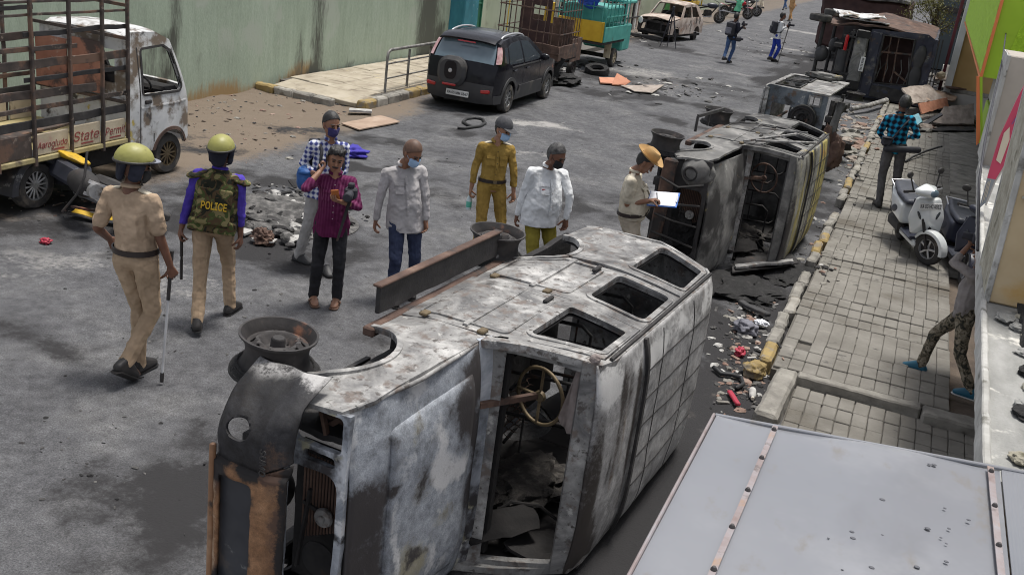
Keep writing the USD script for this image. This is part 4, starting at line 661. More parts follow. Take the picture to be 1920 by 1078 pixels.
sc_ = obj('spare_wheel_cover', cat([man(m3.Manifold.hull_points(np.vstack([np.column_stack([np.array(a.exterior.coords)[:, 0], np.full(len(a.exterior.coords), yy), np.array(a.exterior.coords)[:, 1]]) for a, yy in ((sp, -.70), (sp.buffer(.0), -.80), (sp2, -.86))])))]), MAT['grey_cladding'], o, 25)
inner = affinity.translate(affinity.scale(sp2, .55, .78), 0, .03)
obj('cover_centre', slab(inner, .012, 'xz', -.858), MAT['dusty_black_paint'], sc_); obj('badge', lathe([(0, .02), (.035, .018), (.045, 0)], 20, rot('x', 90), (-.17, -.872, .80)), MAT['silver_trim'], sc_)
obj('lower_reflector', bx((-.17, -.875, .52), (.30, .03, .05), None, .012), MAT['red_lamp'], sc_)
obj('number_plate', bx((-.0, -.79, .36), (.50, .02, .12), None, .006), MAT['white_plate'], o)
t_ = text_mesh('KA 05 MM 3547', .052, .003, True); tv = np.array(t_.vertices); tv[:, 0] -= tv[:, 0].mean(); tv[:, 0] *= .455 / np.ptp(tv[:, 0])
obj('plate_lettering', xf((tv, np.array(t_.faces)), AX['xz'], (0, -.801, .335)), MAT['plate_ink'], o, False)
for x in (-.62, .58): obj('bumper_reflector', bx((x, -.735, .47), (.2, .05, .075), rot('y', -6 if x > 0 else 6), .015), MAT['red_lamp'], o)

# ---- scorched pickup with a cage on its bed
o = thing('pickup_truck', 'scorched white mini pickup with a charred slatted cage on its bed', 'truck', (-9.87, 8.83, 0), 0.8)
def Wp(y, z): return .72 - .09 * np.clip((z - 1.1) / .8, 0, 1) ** 1.3 - .10 * np.clip((y - 2.3) / .5, 0, 1) ** 2
cabp = Polygon([(1.50, .40), (1.50, 1.90), (1.62, 1.95), (2.1, 1.93), (2.36, 1.82), (2.68, 1.18), (2.78, .95), (2.80, .45), (2.65, .40)])
archp = Point(2.33, .27).buffer(.36, 14); winp = Polygon([(1.78, 1.17), (1.80, 1.72), (2.22, 1.74), (2.36, 1.66), (2.56, 1.20), (2.5, 1.15)]).buffer(-.03).buffer(.03)
for s in (-1, 1):
    cs = obj('cab_side', side(cabp.difference(archp).difference(winp), Wp, s, .03, .09), MAT['scorched_white'], o)
    obj('window_frame', side(winp.buffer(.03).difference(winp), Wp, s, .03, .1, off=.008), MAT['soot_steel'], cs)
    obj('arch_lip', side(archp.buffer(.045).difference(archp).intersection(cabp), Wp, s, .05, .1, off=.014), MAT['rust_brown'], cs)
    for q in ([(1.72, .5), (1.72, 1.75)], [(1.98, .62), (1.98, .52)]): obj('door_gap', side(LineString(q).buffer(.008), Wp, s, .012, .1, off=.003), MAT['soot_steel'], cs)
    obj('waist_crease', side(rect(1.74, .98, 2.7, 1.0), Wp, s, .012, .1, off=.006), MAT['scorched_white'], cs)
    obj('door_handle', bx((s * .725, 1.86, 1.06), (.03, .12, .05), None, .01), MAT['soot_steel'], cs)
    tyre_wheel(o, (s * .58, 2.35, .28), .28, .16, 'cap', s, 'brass', 12); tyre_wheel(o, (s * .60, 0, .285), .285, .17, 'cap', s, 'alloy', 14)
    g = Point(0, .26).buffer(.42).difference(Point(0, .26).buffer(.33)).intersection(rect(-1, .24, 1, 1)); obj('mudguard', slab(g, .22 * s, 'yz', .52 * s) if s > 0 else slab(g, .22, 'yz', -.74), MAT['black_plastic'], o)
obj('cab_roof', strip([(1.50, 1.90), (1.62, 1.95), (2.1, 1.93), (2.36, 1.82)], Wp, 12, .04, .03), MAT['scorched_white'], o)
for lo, hi in ((-1, -.88), (.88, 1)): obj('windscreen_pillar', strip([(2.36, 1.82), (2.68, 1.18)], Wp, 3, 0, .04, lo, hi), MAT['soot_steel'], o)
obj('front_panel', strip([(2.68, 1.18), (2.78, .95), (2.80, .45)], Wp, 10, .06, .03), MAT['scorched_white'], o)
obj('dashboard', bx((0, 2.45, 1.08), (1.25, .3, .2), None, .04), MAT['cabin_soot'], o); obj('steering_wheel', tube([(.32 + .17 * math.cos(a), 2.18 - .08 * math.sin(a), 1.22 + .12 * math.sin(a)) for a in np.linspace(0, 2 * PI, 24, endpoint=False)], .014, 6, True), MAT['soot_steel'], o, True)
rp = rect(-.70, .45, .70, 1.88).difference(rect(-.5, 1.3, .5, 1.72)); obj('cab_back', slab(rp, .03, 'xz', 1.53), MAT['scorched_white'], o)
for x in (-.34, .34): obj('seat', cat([bx((x, 1.85, .78), (.5, .5, .12), None, .03), bx((x, 1.62, 1.12), (.5, .1, .6), None, .03)]), MAT['soot_steel'], o)
obj('bed_floor', bx2((-.75, -1.3, .58), (.75, 1.46, .66), .01), MAT['ochre_frame'], o)
for s in (-1, 1): obj('chassis_rail', bx2((s * .32, -1.2, .36), (s * .42, 2.4, .5), .01), MAT['ochre_frame'], o)
obj('underbody_tank', bx2((.1, .9, .3), (.6, 1.5, .58), .03), MAT['cabin_soot'], o); obj('axle', tube([(-.6, 0, .29), (.6, 0, .29)], .05), MAT['soot_steel'], o)
posts = [1.42, .98, .46, -.10, -.62, -1.2]
for s in (-1, 1):
    for i, (a, b) in enumerate(zip(posts[1:], posts[:-1])):
        obj('drop_side', bx2((s * .735, a + .03, .67), (s * .765, b - .03, .92 + .02 * (i % 2)), .008), MAT['cream_panel' if i < 3 else 'charred_cage'], o)
    for yy in posts: obj('cage_post', rough(fine(bar((s * .775, yy, .56), (s * (.775 - .0), yy + .06 * s * 0, 2.42), .038, .045, .006), .25), .008, 4, int(yy * 10) + 20), MAT['charred_cage'], o)
    for j, z in enumerate((1.04, 1.22, 1.38, 1.54, 1.72, 1.88, 2.06, 2.24, 2.40)):
        y0 = -1.25 if j not in (3, 6) else -.2; y1 = 1.45 if j not in (2, 5) else 1.1 - .1 * j
        h = .10 if j in (0, 2, 4) else (.055 if j < 7 else .03)
        obj('cage_slat', rough(fine(bx((s * .75, (y0 + y1) / 2, z + .012 * math.sin(3 * j)), (.018, y1 - y0, h), rot('x', .8 * math.sin(j * 2.3)), .004), .2), .018, 3, j + (5 if s > 0 else 50)), MAT['charred_cage' if j % 3 else 'soot_steel'], o)
    obj('bed_rail', bx2((s * .74, -1.28, .60), (s * .79, 1.46, .66), .008), MAT['ochre_frame'], o)
for yy in posts[::2]: obj('cage_hoop', bar((-.775, yy, 2.41), (.775, yy, 2.41), .035), MAT['charred_cage'], o)
for z in (1.1, 1.5, 1.9, 2.3): obj('headboard_bar', bar((-.76, 1.45, z), (.76, 1.45, z), .03, .04), MAT['charred_cage'], o)
for q, (x0, x1, z0, z1) in enumerate(((-.70, -.2, 1.1, 1.75), (-.1, .35, 1.15, 1.8))): obj('headboard_panel', bx2((x0, 1.42, z0), (x1, 1.44, z1)), MAT['orange_rust'], o)
for k in range(3): obj('charred_plank', rough(fine(bx((-.3 + .25 * k, -.2 + .3 * k, .72 + .03 * k), (.16, 1.5, .03), rot('z', 10 * k - 12)), .15), .02, 4, k), MAT['charred_cage'], o)
for tx, y0, y1, zz, hh, mm in (('State', .50, .92, .745, .115, 'red_ink'), ('Permit', 1.03, 1.38, .745, .095, 'red_ink'), ('Aarogludo', -.06, .40, .745, .075, 'red_ink')):
    t_ = text_mesh(tx, hh, .003); tv = np.array(t_.vertices); tv[:, 0] += .22 * tv[:, 1]; tv[:, 0] = (tv[:, 0] - tv[:, 0].min()) / np.ptp(tv[:, 0]) * (y1 - y0) + y0
    obj('lettering', xf((tv, np.array(t_.faces)), AX['yz'], (.766, 0, zz)), MAT[mm], o, False)
for y0 in (.15, .62, 1.1): obj('lettering', bx2((.766, y0, .70), (.768, y0 + .2, .718)), MAT['red_ink'], o)

# ---- brown caged pickup behind the hatchback
o = thing('burnt_cage_truck', 'rust brown burnt-out truck with a tall barred cage behind the black hatchback', 'truck', (-9.25, 24.5, 0), 2)
for x in np.linspace(-.80, .80, 9): obj('bar', rough(fine(bar((x, 0, .72), (x + .02 * math.sin(9 * x), 0, 3.0), .020), .3), .01, 3, int(x * 20) + 40), MAT['rust_brown' if x > -.5 else 'yellow_paint' if x > -.65 else 'charred_cage'], o)
for y_ in np.linspace(.22, 1.6, 7): obj('bar', bar((.82, y_, .72), (.82, y_, 3.0), .018), MAT['rust_brown'], o)
for y_ in np.linspace(.4, 1.6, 4): obj('bar', bar((-.82, y_, .72), (-.82, y_, 3.0), .024), MAT['charred_cage'], o)
for z in (.78, 1.25, 1.8, 2.4, 3.0):
    obj('rail', bar((-.82, -.01, z), (.84, -.01, z), .028), MAT['rust_brown'], o)
    for s in (-1, 1): obj('rail', bar((s * .83, 0, z), (s * .83, 1.65, z), .022), MAT['rust_brown'], o)
pn = rect(-.38, .80, .42, 2.02).difference(rect(-.05, 1.5, .32, 1.85)); obj('back_panel', slab(pn, .03, 'xz', .35), MAT['maroon_dark'], o)
obj('tailboard', rough(fine(bx2((-.82, .0, .60), (.82, .04, .98), .01), .2), .02, 4, 2), MAT['rust_brown'], o)
obj('side_board', rough(fine(bx2((.80, .0, .60), (.84, 1.65, .96), .01), .2), .02, 4, 3), MAT['rust_brown'], o)
obj('floor', bx2((-.82, 0, .56), (.82, 1.65, .62)), MAT['cabin_soot'], o); obj('cab', cat([bx2((-.70, 1.72, .4), (.62, 1.76, 1.5)), bx2((.60, 1.72, .4), (.64, 2.7, 1.0)), bx2((-.72, 1.72, .4), (-.68, 2.7, 1.0)), bx2((-.70, 2.66, .4), (.62, 2.7, 1.0))]), MAT['rust_brown'], o)
obj('yellow_drum', lathe([(0, .5), (.13, .5), (.13, 0), (0, 0)], 16, None, (.28, .6, 1.45)), MAT['yellow_paint'], o)
for s in (-1, 1):
    for y_ in (.7, 2.3):
        b, d, hb = wheel_rim(.19, .15, 8); obj('wheel', xf(cat([b, d, hb]), rot('y', 90 * s), (s * .62, y_, .2)), MAT['burnt_wheel'], o, 40)
obj('chassis', bx2((-.3, .1, .38), (.3, 2.6, .56), .02), MAT['rust_brown'], o)
obj('wreckage', cat([lump((.45, .1, .12), (.4, .4, .16), 2, .6, 3), lump((.9, .8, .1), (.35, .6, .14), 3, .6, 3), rough(fine(bx((.75, .2, .45), (.3, .03, .5), rot('z', 20) @ rot('y', 15)), .1), .05, 5, 4)]), MAT['charred'], o)

# ---- yellow and teal goods carrier
o = thing('goods_carrier', 'three-wheeled goods carrier with yellow tailboard and teal cage under a blue tarpaulin', 'carrier', (-9.22, 28.5, 0), -1)
obj('tailboard', bx2((-.70, -.02, .80), (.70, .03, 1.36), .012), MAT['yellow_paint'], o)
for x in (-.68, -.02, .66): obj('tailboard_rib', bx2((x, -.045, .8), (x + .03, -.02, 1.36), .006), MAT['yellow_paint'], o)
for s in (-1, 1):
    obj('side_board', bx2((s * .70, 0, .80), (s * .74, 2.1, 1.22), .012), MAT['teal_paint'], o)
    for y_ in np.linspace(0, 2.1, 7): obj('bar', bar((s * .72, y_, 1.2), (s * .72, y_, 2.5), .026), MAT['teal_paint'], o)
    for z in (1.5, 1.85, 2.2, 2.5): obj('rail', bar((s * .72, 0, z), (s * .72, 2.1, z), .026), MAT['teal_paint'], o)
    obj('mirror', ell((s * .86, 3.0, 1.35), (.07, .03, .1)), MAT['white_plate'], o)
for x in np.linspace(-.6, .6, 5): obj('bar', bar((x, 0, 1.36), (x, 0, 2.5), .024), MAT['teal_paint'], o)
for z in (1.75, 2.5): obj('rail', bar((-.72, 0, z), (.72, 0, z), .026), MAT['teal_paint'], o)
obj('load', cat([bx2((-.64, .1, 1.3), (.64, 1.9, 1.75), .04)]), MAT['teal_paint'], o)
obj('tarpaulin', cat([lump((0.05, .25, 2.12), (.5, .5, .30), 5, .4, 2), lump((.1, .12, 1.9), (.3, .2, .25), 8, .4, 2)]), MAT['blue_tarp'], o, True)
obj('bed', bx2((-.70, 0, .72), (.70, 2.1, .80), .01), MAT['soot_steel'], o); obj('cab', cat([bx2((-.62, 2.2, .4), (.62, 3.0, 1.2), .05), bx2((-.65, 2.2, 1.8), (.65, 3.1, 1.9), .03), bx2((-.62, 2.2, 1.2), (-.57, 2.25, 1.8)), bx2((.57, 2.2, 1.2), (.62, 2.25, 1.8))]), MAT['teal_paint'], o)
for s in (-1, 1): tyre_wheel(o, (s * .6, 1.5, .27), .27, .14, 'cap', s, 'cream_panel', 6)
obj('axle', tube([(-.6, 1.5, .28), (.6, 1.5, .28)], .06), MAT['soot_steel'], o); obj('mudflap', bx2((.5, .9, .3), (.7, .93, .75)), MAT['cream_panel'], o)
tyre_wheel(o, (0, 3.0, .27), .27, .14, 'cap', 1, 'cream_panel', 6)

# ---- burnt-out small saloon facing the camera
o = thing('burnt_car', 'small burnt-out cream car with open bonnet space by the far fence', 'car', (-9.9, 39.6, 0), -10)
def Wb(y, z): return .70 - .14 * np.clip((z - .8) / .55, 0, 1) - .06 * np.clip((.5 - y) / .5, 0, 1) ** 2
bp = Polygon([(.0, .28), (.0, .72), (.9, .86), (1.35, 1.33), (1.6, 1.40), (2.5, 1.40), (2.8, 1.3), (3.15, .86), (3.2, .3)])
ab = [Point(.62, .25).buffer(.32), Point(2.65, .25).buffer(.32)]; wb1 = Polygon([(1.15, .9), (1.45, 1.28), (1.98, 1.3), (1.98, .9)]); wb2 = Polygon([(2.06, .9), (2.06, 1.3), (2.5, 1.29), (2.78, .92)])
for s in (-1, 1):
    obj('body_side', side(bp.difference(unary_union(ab + [wb1, wb2])), Wb, s, .03, .12), MAT['burnt_cream'], o)
    for y_ in (.62, 2.65): b, d, hb = wheel_rim(.17, .14, 8); obj('wheel', xf(cat([b, d, hb]), rot('y', 90 * s), (s * .66, y_, .17)), MAT['burnt_wheel'], o, 40)
obj('roof', strip([(1.35, 1.33), (1.6, 1.4), (2.5, 1.4), (2.8, 1.3)], Wb, 10, .04, .03), MAT['burnt_cream'], o)
obj('bonnet', strip([(.03, .80), (.5, .86), (.92, .90)], Wb, 10, .05, .03, dent=lambda V: .08 * (fbm(V * 2, 3, 4) - .5)), MAT['burnt_cream'], o)
fp_ = rect(-.66, .3, .66, .72).difference(rect(-.6, .38, -.35, .6)).difference(rect(.35, .38, .6, .6)).difference(rect(-.3, .38, .3, .66)); obj('nose_panel', rough(fine(slab(fp_, .03, 'xz', .0), .1), .05, 4, 5), MAT['soot_steel'], o)
obj('engine', rough(fine(bx((0, .45, .5), (.9, .6, .4)), .12), .12, 4, 2), MAT['cabin_soot'], o); obj('seats', cat([rough(fine(bx((x, 1.8, .75), (.4, .12, .6)), .15), .05, 4, 2) for x in (-.33, .33)]), MAT['cabin_soot'], o)
obj('tailgate', strip([(2.8, 1.3), (3.15, .86), (3.2, .3)], Wb, 6, .03, .03), MAT['burnt_cream'], o); obj('floor', bx2((-.66, .05, .2), (.66, 3.1, .28)), MAT['cabin_soot'], o)
obj('fallen_bumper', rough(fine(bx((-.15, -.35, .12), (1.5, .1, .14), rot('z', 6), .02), .15), .06, 4, 3), MAT['soot_steel'], o)

# ---- auto-rickshaw
o = thing('auto_rickshaw', 'yellow and green auto-rickshaw parked beyond the burnt car', 'rickshaw', (-11.0, 47.8, 0), 0)
obj('body', cat([bx2((-.62, 0, .35), (.62, 1.6, .95), .08), bx2((-.45, 1.6, .35), (.45, 2.6, .85), .12)]), MAT['green_paint_far'], o); obj('canopy', bx2((-.66, -.05, 1.45), (.66, 2.2, 1.75), .12), MAT['yellow_paint'], o)
obj('band', bx2((-.63, -.02, .95), (.63, 1.62, 1.12), .02), MAT['yellow_paint'], o)
for x in (-.62, .62):
    for y_ in (.02, 1.0, 2.1): obj('pillar', bar((x, y_, .9), (x, y_, 1.5), .05), MAT['yellow_paint'], o)
    tyre_wheel(o, (x * .9, .5, .22), .22, .12, 'cap', 1 if x > 0 else -1, 'alloy', 5)
tyre_wheel(o, (0, 2.5, .22), .22, .12, 'cap', 1, 'alloy', 5); obj('windscreen_frame', bar((-.6, 2.2, 1.5), (-.4, 2.55, .8), .04), MAT['soot_steel'], o); obj('seat', bx2((-.55, .3, .75), (.55, .7, 1.2), .06), MAT['seat_vinyl'], o)

# ---- motorcycles in the far row
def motorcycle(label, loc, rz, tank, group=None, lean=9):
    o = thing('motorcycle', label, 'motorcycle', loc, R=rot('z', rz) @ rot('y', lean), group=group)
    for y_ in (-.65, .65):
        tyre_wheel(o, (0, y_, .30), .30, .10, 'sp', 1, 'alloy', 8)
    obj('engine', bx((0, 0, .42), (.26, .4, .34), None, .06), MAT['soot_steel'], o); obj('tank', ell((0, .16, .82), (.15, .30, .14)), MAT[tank], o, True); obj('seat', bx((0, -.40, .80), (.24, .66, .1), None, .04), MAT['seat_vinyl'], o)
    obj('fork', cat([bar((s * .07, .66, .3), (s * .07, .48, .95), .035) for s in (-1, 1)]), MAT['silver_trim'], o); obj('handlebar', tube([(-.36, .34, 1.02), (-.1, .46, 1.0), (.1, .46, 1.0), (.36, .34, 1.02)], .014, 6), MAT['soot_steel'], o)
    obj('headlamp', lathe([(0, .06), (.085, .05), (.09, 0), (.04, -.08)], 14, rot('x', -90), (0, .58, .9)), MAT['alloy'], o); obj('mudguard', bx((0, .66, .63), (.13, .4, .02), None, .008), MAT[tank], o); obj('mudguard', bx((0, -.68, .65), (.16, .5, .03), rot('x', -8), .01), MAT[tank], o)
    obj('exhaust', tube([(.16, .2, .35), (.2, -.2, .28), (.22, -.8, .36)], [.025, .03, .045], 8), MAT['silver_trim'], o); obj('frame', cat([bar((0, .46, .85), (0, -.6, .62), .05), bar((0, .46, .85), (0, .1, .3), .05), bar((0, -.65, .3), (0, 0, .35), .05)]), MAT['soot_steel'], o)
    return o
motorcycle('black motorcycle with its headlamp to the road, next to the auto-rickshaw', (-10.55, 52.5, 0), -60, 'dark_navy', None, 8)
motorcycle('red motorcycle in the row beyond the black one', (-10.2, 58.5, 0), -70, 'red_lamp', 'far row of motorcycles', 8)
motorcycle('dark motorcycle parked farthest along the road edge', (-10.3, 62.0, 0), -75, 'soot_steel', 'far row of motorcycles', 8)

# ---- van on its side between the second jeep and the overturned truck
o = thing('burnt_van', 'blue-grey burnt-out van on its side with a wheel at its back, behind the second jeep', 'van', (-2.10, 20.05, 0), -3)
bk = rect(-.56, .0, .60, 1.5).buffer(-.08).buffer(.08).difference(rect(-.40, .62, -.05, 1.18)).difference(rect(.27, 1.26, .47, 1.42)).difference(rect(-.02, .8, .1, 1.15))
b_ = obj('back_panel', rough(fine(slab(bk, .03, 'xz', .03), .12), .015, 4, 2), MAT['van_blue_grey'], o)
obj('window_seal', slab(rect(.25, 1.24, .49, 1.44).difference(rect(.28, 1.27, .46, 1.41)), .02, 'xz', .0), MAT['ash_steel'], b_); obj('door_edge', bx2((-.57, -.025, .05), (-.50, .0, 1.45), .006), MAT['ash_steel'], b_)
for q in ((-.06, .3, 1.2), (.14, .1, 1.45)): obj('door_gap', bx2((q[0] + .2, -.012, q[1]), (q[0] + .215, .002, q[2])), MAT['soot_steel'], b_)
obj('grab_bar', tube([(-.04, -.03, .75), (-.04, -.07, .8), (-.04, -.07, 1.1), (-.04, -.03, 1.15)], .014, 6), MAT['soot_steel'], b_)
tp = rect(-.54, .0, .62, 2.6).buffer(-.05).buffer(.05).difference(rect(-.42, .22, .0, 1.0)).difference(rect(-.42, 1.25, .0, 2.1))
P, F = grid_poly(tp, .12); V = np.column_stack([P, 1.50 + .03 * (fbm(np.column_stack([P * 2, 0 * P[:, 0]]), 3, 4) - .5)]); t_ = obj('side_panel', thick(V, F, np.tile([0, 0, 1.0], (len(V), 1)), .03), MAT['ash_steel'], o)
for y0, y1 in ((.22, 1.0), (1.25, 2.1)): obj('window_frame', cat([bx2((-.45, y0 - .03, 1.5), (.03, y0, 1.525)), bx2((-.45, y1, 1.5), (.03, y1 + .03, 1.525)), bx2((-.45, y0, 1.5), (-.42, y1, 1.525)), bx2((0, y0, 1.5), (.03, y1, 1.525))]), MAT['soot_steel'], t_)
obj('roof', rough(fine(cat([bx2((-.62, .0, .02), (-.58, 2.6, 1.42), .01), bar((-.57, .0, 1.46), (-.57, 2.6, 1.46), .06, None, .02)]), .15), .02, 3, 6), MAT['ash_steel'], o)
obj('lower_side', bx2((-.55, .05, .0), (.55, 2.6, .04)), MAT['soot_steel'], o); obj('front_panel', bx2((-.5, 2.56, .05), (.55, 2.6, .55)), MAT['soot_steel'], o)
for z in (.35, .7): obj('inside_rail', bar((-.5, .2, z), (-.5, 2.5, z), .04), MAT['rust_brown'], o)
b, d, hb = wheel_rim(.2, .1, 8); w_ = obj('wheel', xf(cat([b, d]), rot('x', 90), (.22, -.13, 1.00)), MAT['burnt_wheel'], o, 40); obj('tyre', lathe([(.2, 0), (.245, .0), (.26, -.05), (.245, -.10), (.2, -.1)], 28, rot('x', 90), (.22, -.11, 1.00)), MAT['charred'], w_)
obj('hub', xf(hb, rot('x', 90), (.22, -.13, 1.0)), MAT['cabin_soot'], w_)
obj('chassis', cat([rough(fine(bx2((.62, .0, .3), (.74, 2.5, .42), .01), .2), .02, 4, 2), rough(fine(bx2((.62, .0, 1.0), (.74, 2.5, 1.12), .01), .2), .02, 4, 3), bar((.68, .1, .3), (.68, .1, 1.4), .07), bar((.7, 1.3, .2), (.7, 1.3, 1.4), .06), rough(fine(bx((.72, .3, 1.2), (.16, .3, .4), None, .03), .1), .05, 5, 4)]), MAT['soot_steel'], o)
obj('hanging_bumper', rough(fine(bx((.83, -.1, 1.05), (.14, .05, .75), rot('y', 4), .015), .12), .04, 5, 8), MAT['grey_ash_side'], o)
obj('hanging_trim', cat([lump((.93, -.15, .50), (.16, .12, .34), 4, .5, 2.5), lump((.75, -.2, .6), (.1, .1, .4), 6, .5, 2.5)]), MAT['rust_brown'], o)
for z in (.25, 1.25): b, d, hb = wheel_rim(.18, .14, 8); obj('wheel', xf(cat([b, d, hb]), rot('x', 0), (.86, 1.9, z + .15)), MAT['burnt_wheel'], o, 40)
obj('burnt_bundle', cat([lump((.1, 2.2, 1.58), (.35, .12, .08), 3, .4, 2.5), bx((.4, 2.2, 1.6), (.22, .18, .08), rot('z', 6), .02)]), MAT['grey_ash_side'], o)

# ---- truck lying on its side across the pavement
o = thing('overturned_truck', 'big dark truck lying on its side, its windscreen gone, beyond the van', 'truck', (0, 32.5, 0), 0)
cf = Polygon([(-1.66, .1), (.22, .1), (.12, 2.0), (-.1, 2.12), (-1.66, 2.02)]).difference(Polygon([(-1.28, .55), (-.36, .62), (-.44, 1.92), (-1.3, 1.92)]))
c_ = obj('cab_front', rough(fine(slab(cf, .05, 'xz', .05), .10), .05, 3, 2), MAT['navy_burnt'], o)
for q in (((-1.62, .15, -1.34, 2.0), 'navy_burnt'), ((-1.32, .12, -.1, .48), 'soot_steel'), ((-.34, .2, -.05, .55), 'grey_cladding')): obj('body_panel', rough(fine(bx2((q[0][0], -.03, q[0][1]), (q[0][2], .0, q[0][3]), .01), .12), .03, 4, 5), MAT[q[1]], c_)
obj('window_rim', tube([(-1.28, -.01, .55), (-.36, -.01, .62), (-.44, -.01, 1.92), (-1.3, -.01, 1.92)], .035, 6, True), MAT['soot_steel'], c_)
for z0, z1 in ((.75, 1.2), (1.3, 1.75)): obj('wiper', bar((-1.3, -.05, z0), (-1.05, -.06, z1), .016), MAT['soot_steel'], c_)
for k in range(5): obj('torn_strip', tube([(-1.25 + .2 * k, .12, .62), (-1.2 + .2 * k, .18, 1.0), (-1.28 + .2 * k, .1, 1.3 + .1 * (k % 3))], .014, 5), MAT['grey_ash_side'], c_)
for q in ((-1.0, .6, 1.95), (-.78, .6, 1.95)): obj('screen_bar', bar((q[0] - .02, .02, q[1]), (q[0] - .1, .02, q[2]), .03), MAT['rust_brown'], c_)
obj('screen_bar', bar((-1.28, .02, 1.45), (-.4, .02, 1.5), .05), MAT['rust_brown'], c_); obj('screen_bar', bar((-.8, .06, .95), (-.4, .06, .72), .05), MAT['rust_brown'], c_)
for z, rz_ in ((1.45, .36), (.85, .42)): obj('mirror_panel', rough(ell((-.20, -.02, z), (.16, .05, rz_)), .02, 3, 1), MAT['grey_cladding'], c_, True)
b_ = obj('bumper', rough(fine(bx2((-2.06, -.16, .30), (-1.68, -.02, 1.98), .04), .2), .03, 3, 6), MAT['grey_ash_side'], o)
for z in (.42, 1.86): obj('lamp_slot', bx2((-2.04, -.175, z - .1), (-1.66, -.15, z + .1)), MAT['cabin_soot'], b_)
obj('number_plate', bx((-1.71, -.19, 1.03), (.13, .02, .42), None, .005), MAT['white_plate'], o)
t_ = text_mesh('TN 72 9546', .055, .003, True); tv = np.array(t_.vertices); tv[:, 0] *= .36 / np.ptp(tv[:, 0]); obj('plate_lettering', xf((tv, np.array(t_.faces)), AX['xz'] @ rot('z', 90), (-1.685, -.205, .85)), MAT['plate_ink'], o, False)
obj('cab_inside', bx2((-1.5, .9, .2), (.05, 1.0, 1.95)), MAT['maroon_dark'], o)
tp = Polygon([(-3.0, .3), (-1.8, .0), (-.2, .0), (.1, .6), (.15, 6.2), (-1.6, 6.4), (-2.2, 6.2), (-3.0, 5.0)])
P, F = grid_poly(tp, .22); V = np.column_stack([P, 2.0 + .30 * (fbm(np.column_stack([P * 1.3, 0 * P[:, 0]]), 4, 14) - .5) + .22 * np.exp(-((P[:, 0] + 1.4) / .9) ** 2) - .10 * np.clip(P[:, 0] + .3, 0, 1)])
t_ = obj('upper_side', thick(V, F, np.tile([0, 0, 1.0], (len(V), 1)), .05), MAT['rust_brown'], o, 60)
obj('white_sheet', rough(fine(bx((-2.25, 1.5, 2.30), (1.2, 2.6, .03), rot('z', 12) @ rot('y', -3)), .12), .12, 2.2, 4), MAT['scorched_white'], t_); obj('white_sheet', rough(fine(bx((-1.9, .35, 2.22), (1.3, .5, .03), rot('z', -8)), .2), .06, 2, 7), MAT['ash_steel'], t_)
obj('roof', rough(fine(bx2((.10, .0, .2), (.18, 6.2, 2.0)), .4), .05, 2, 3), MAT['navy_burnt'], o); obj('lower_side', bx2((-2.9, .05, .0), (.1, 6.0, .08)), MAT['cabin_soot'], o); obj('load_wall', bx2((-2.9, 5.9, .0), (.1, 6.0, 2.0)), MAT['soot_steel'], o)
for z in (.55, 1.45): obj('chassis_rail', bx2((-2.62, -.1, z - .07), (-2.38, 6.0, z + .07), .02), MAT['soot_steel'], o)
for y_ in (.3, 1.6, 3.2, 4.8): obj('cross_member', bar((-2.5, y_, .5), (-2.5, y_, 1.5), .12), MAT['soot_steel'], o)
for y_ in (.35, 4.4):
    ax = obj('axle', tube([(-3.07, y_, .1), (-3.07, y_, 2.15)], .055), MAT['soot_steel'], o, True); obj('differential', ell((-2.95, y_ - .05, 1.1), (.2, .22, .24)), MAT['grey_cladding'], ax, True)
    for z in (2.12, .12): tyre_wheel(o, (-3.2, y_, z), .33, .2, 'cap', 1, 'soot_steel', 6, ax=np.eye(3))
obj('fuel_tank', lathe([(0, .35), (.17, .35), (.19, .32), (.19, -.32), (.17, -.35), (0, -.35)], 18, rot('x', 0), (-2.3, .1, 1.0)), MAT['grey_cladding'], o)
obj('extinguisher', lathe([(0, .24), (.03, .24), (.05, .18), (.05, -.2), (0, -.22)], 12, None, (-2.28, -.22, 1.55)), MAT['red_lamp'], o)
obj('steps', cat([bar((-2.15, -.1, .2), (-2.15, -.1, 1.95), .06), bar((-2.4, -.15, 1.75), (-2.0, -.15, 1.75), .05), bar((-2.5, -.12, .68), (-1.7, -.12, .68), .06), bar((-2.5, -.12, .45), (-1.7, -.1, .45), .08)]), MAT['soot_steel'], o)
for x in (.27, .36): obj('roof_pole', bar((x, -.1, .3), (x - .06, -.1, 2.05), .035), MAT['soot_steel'], o)
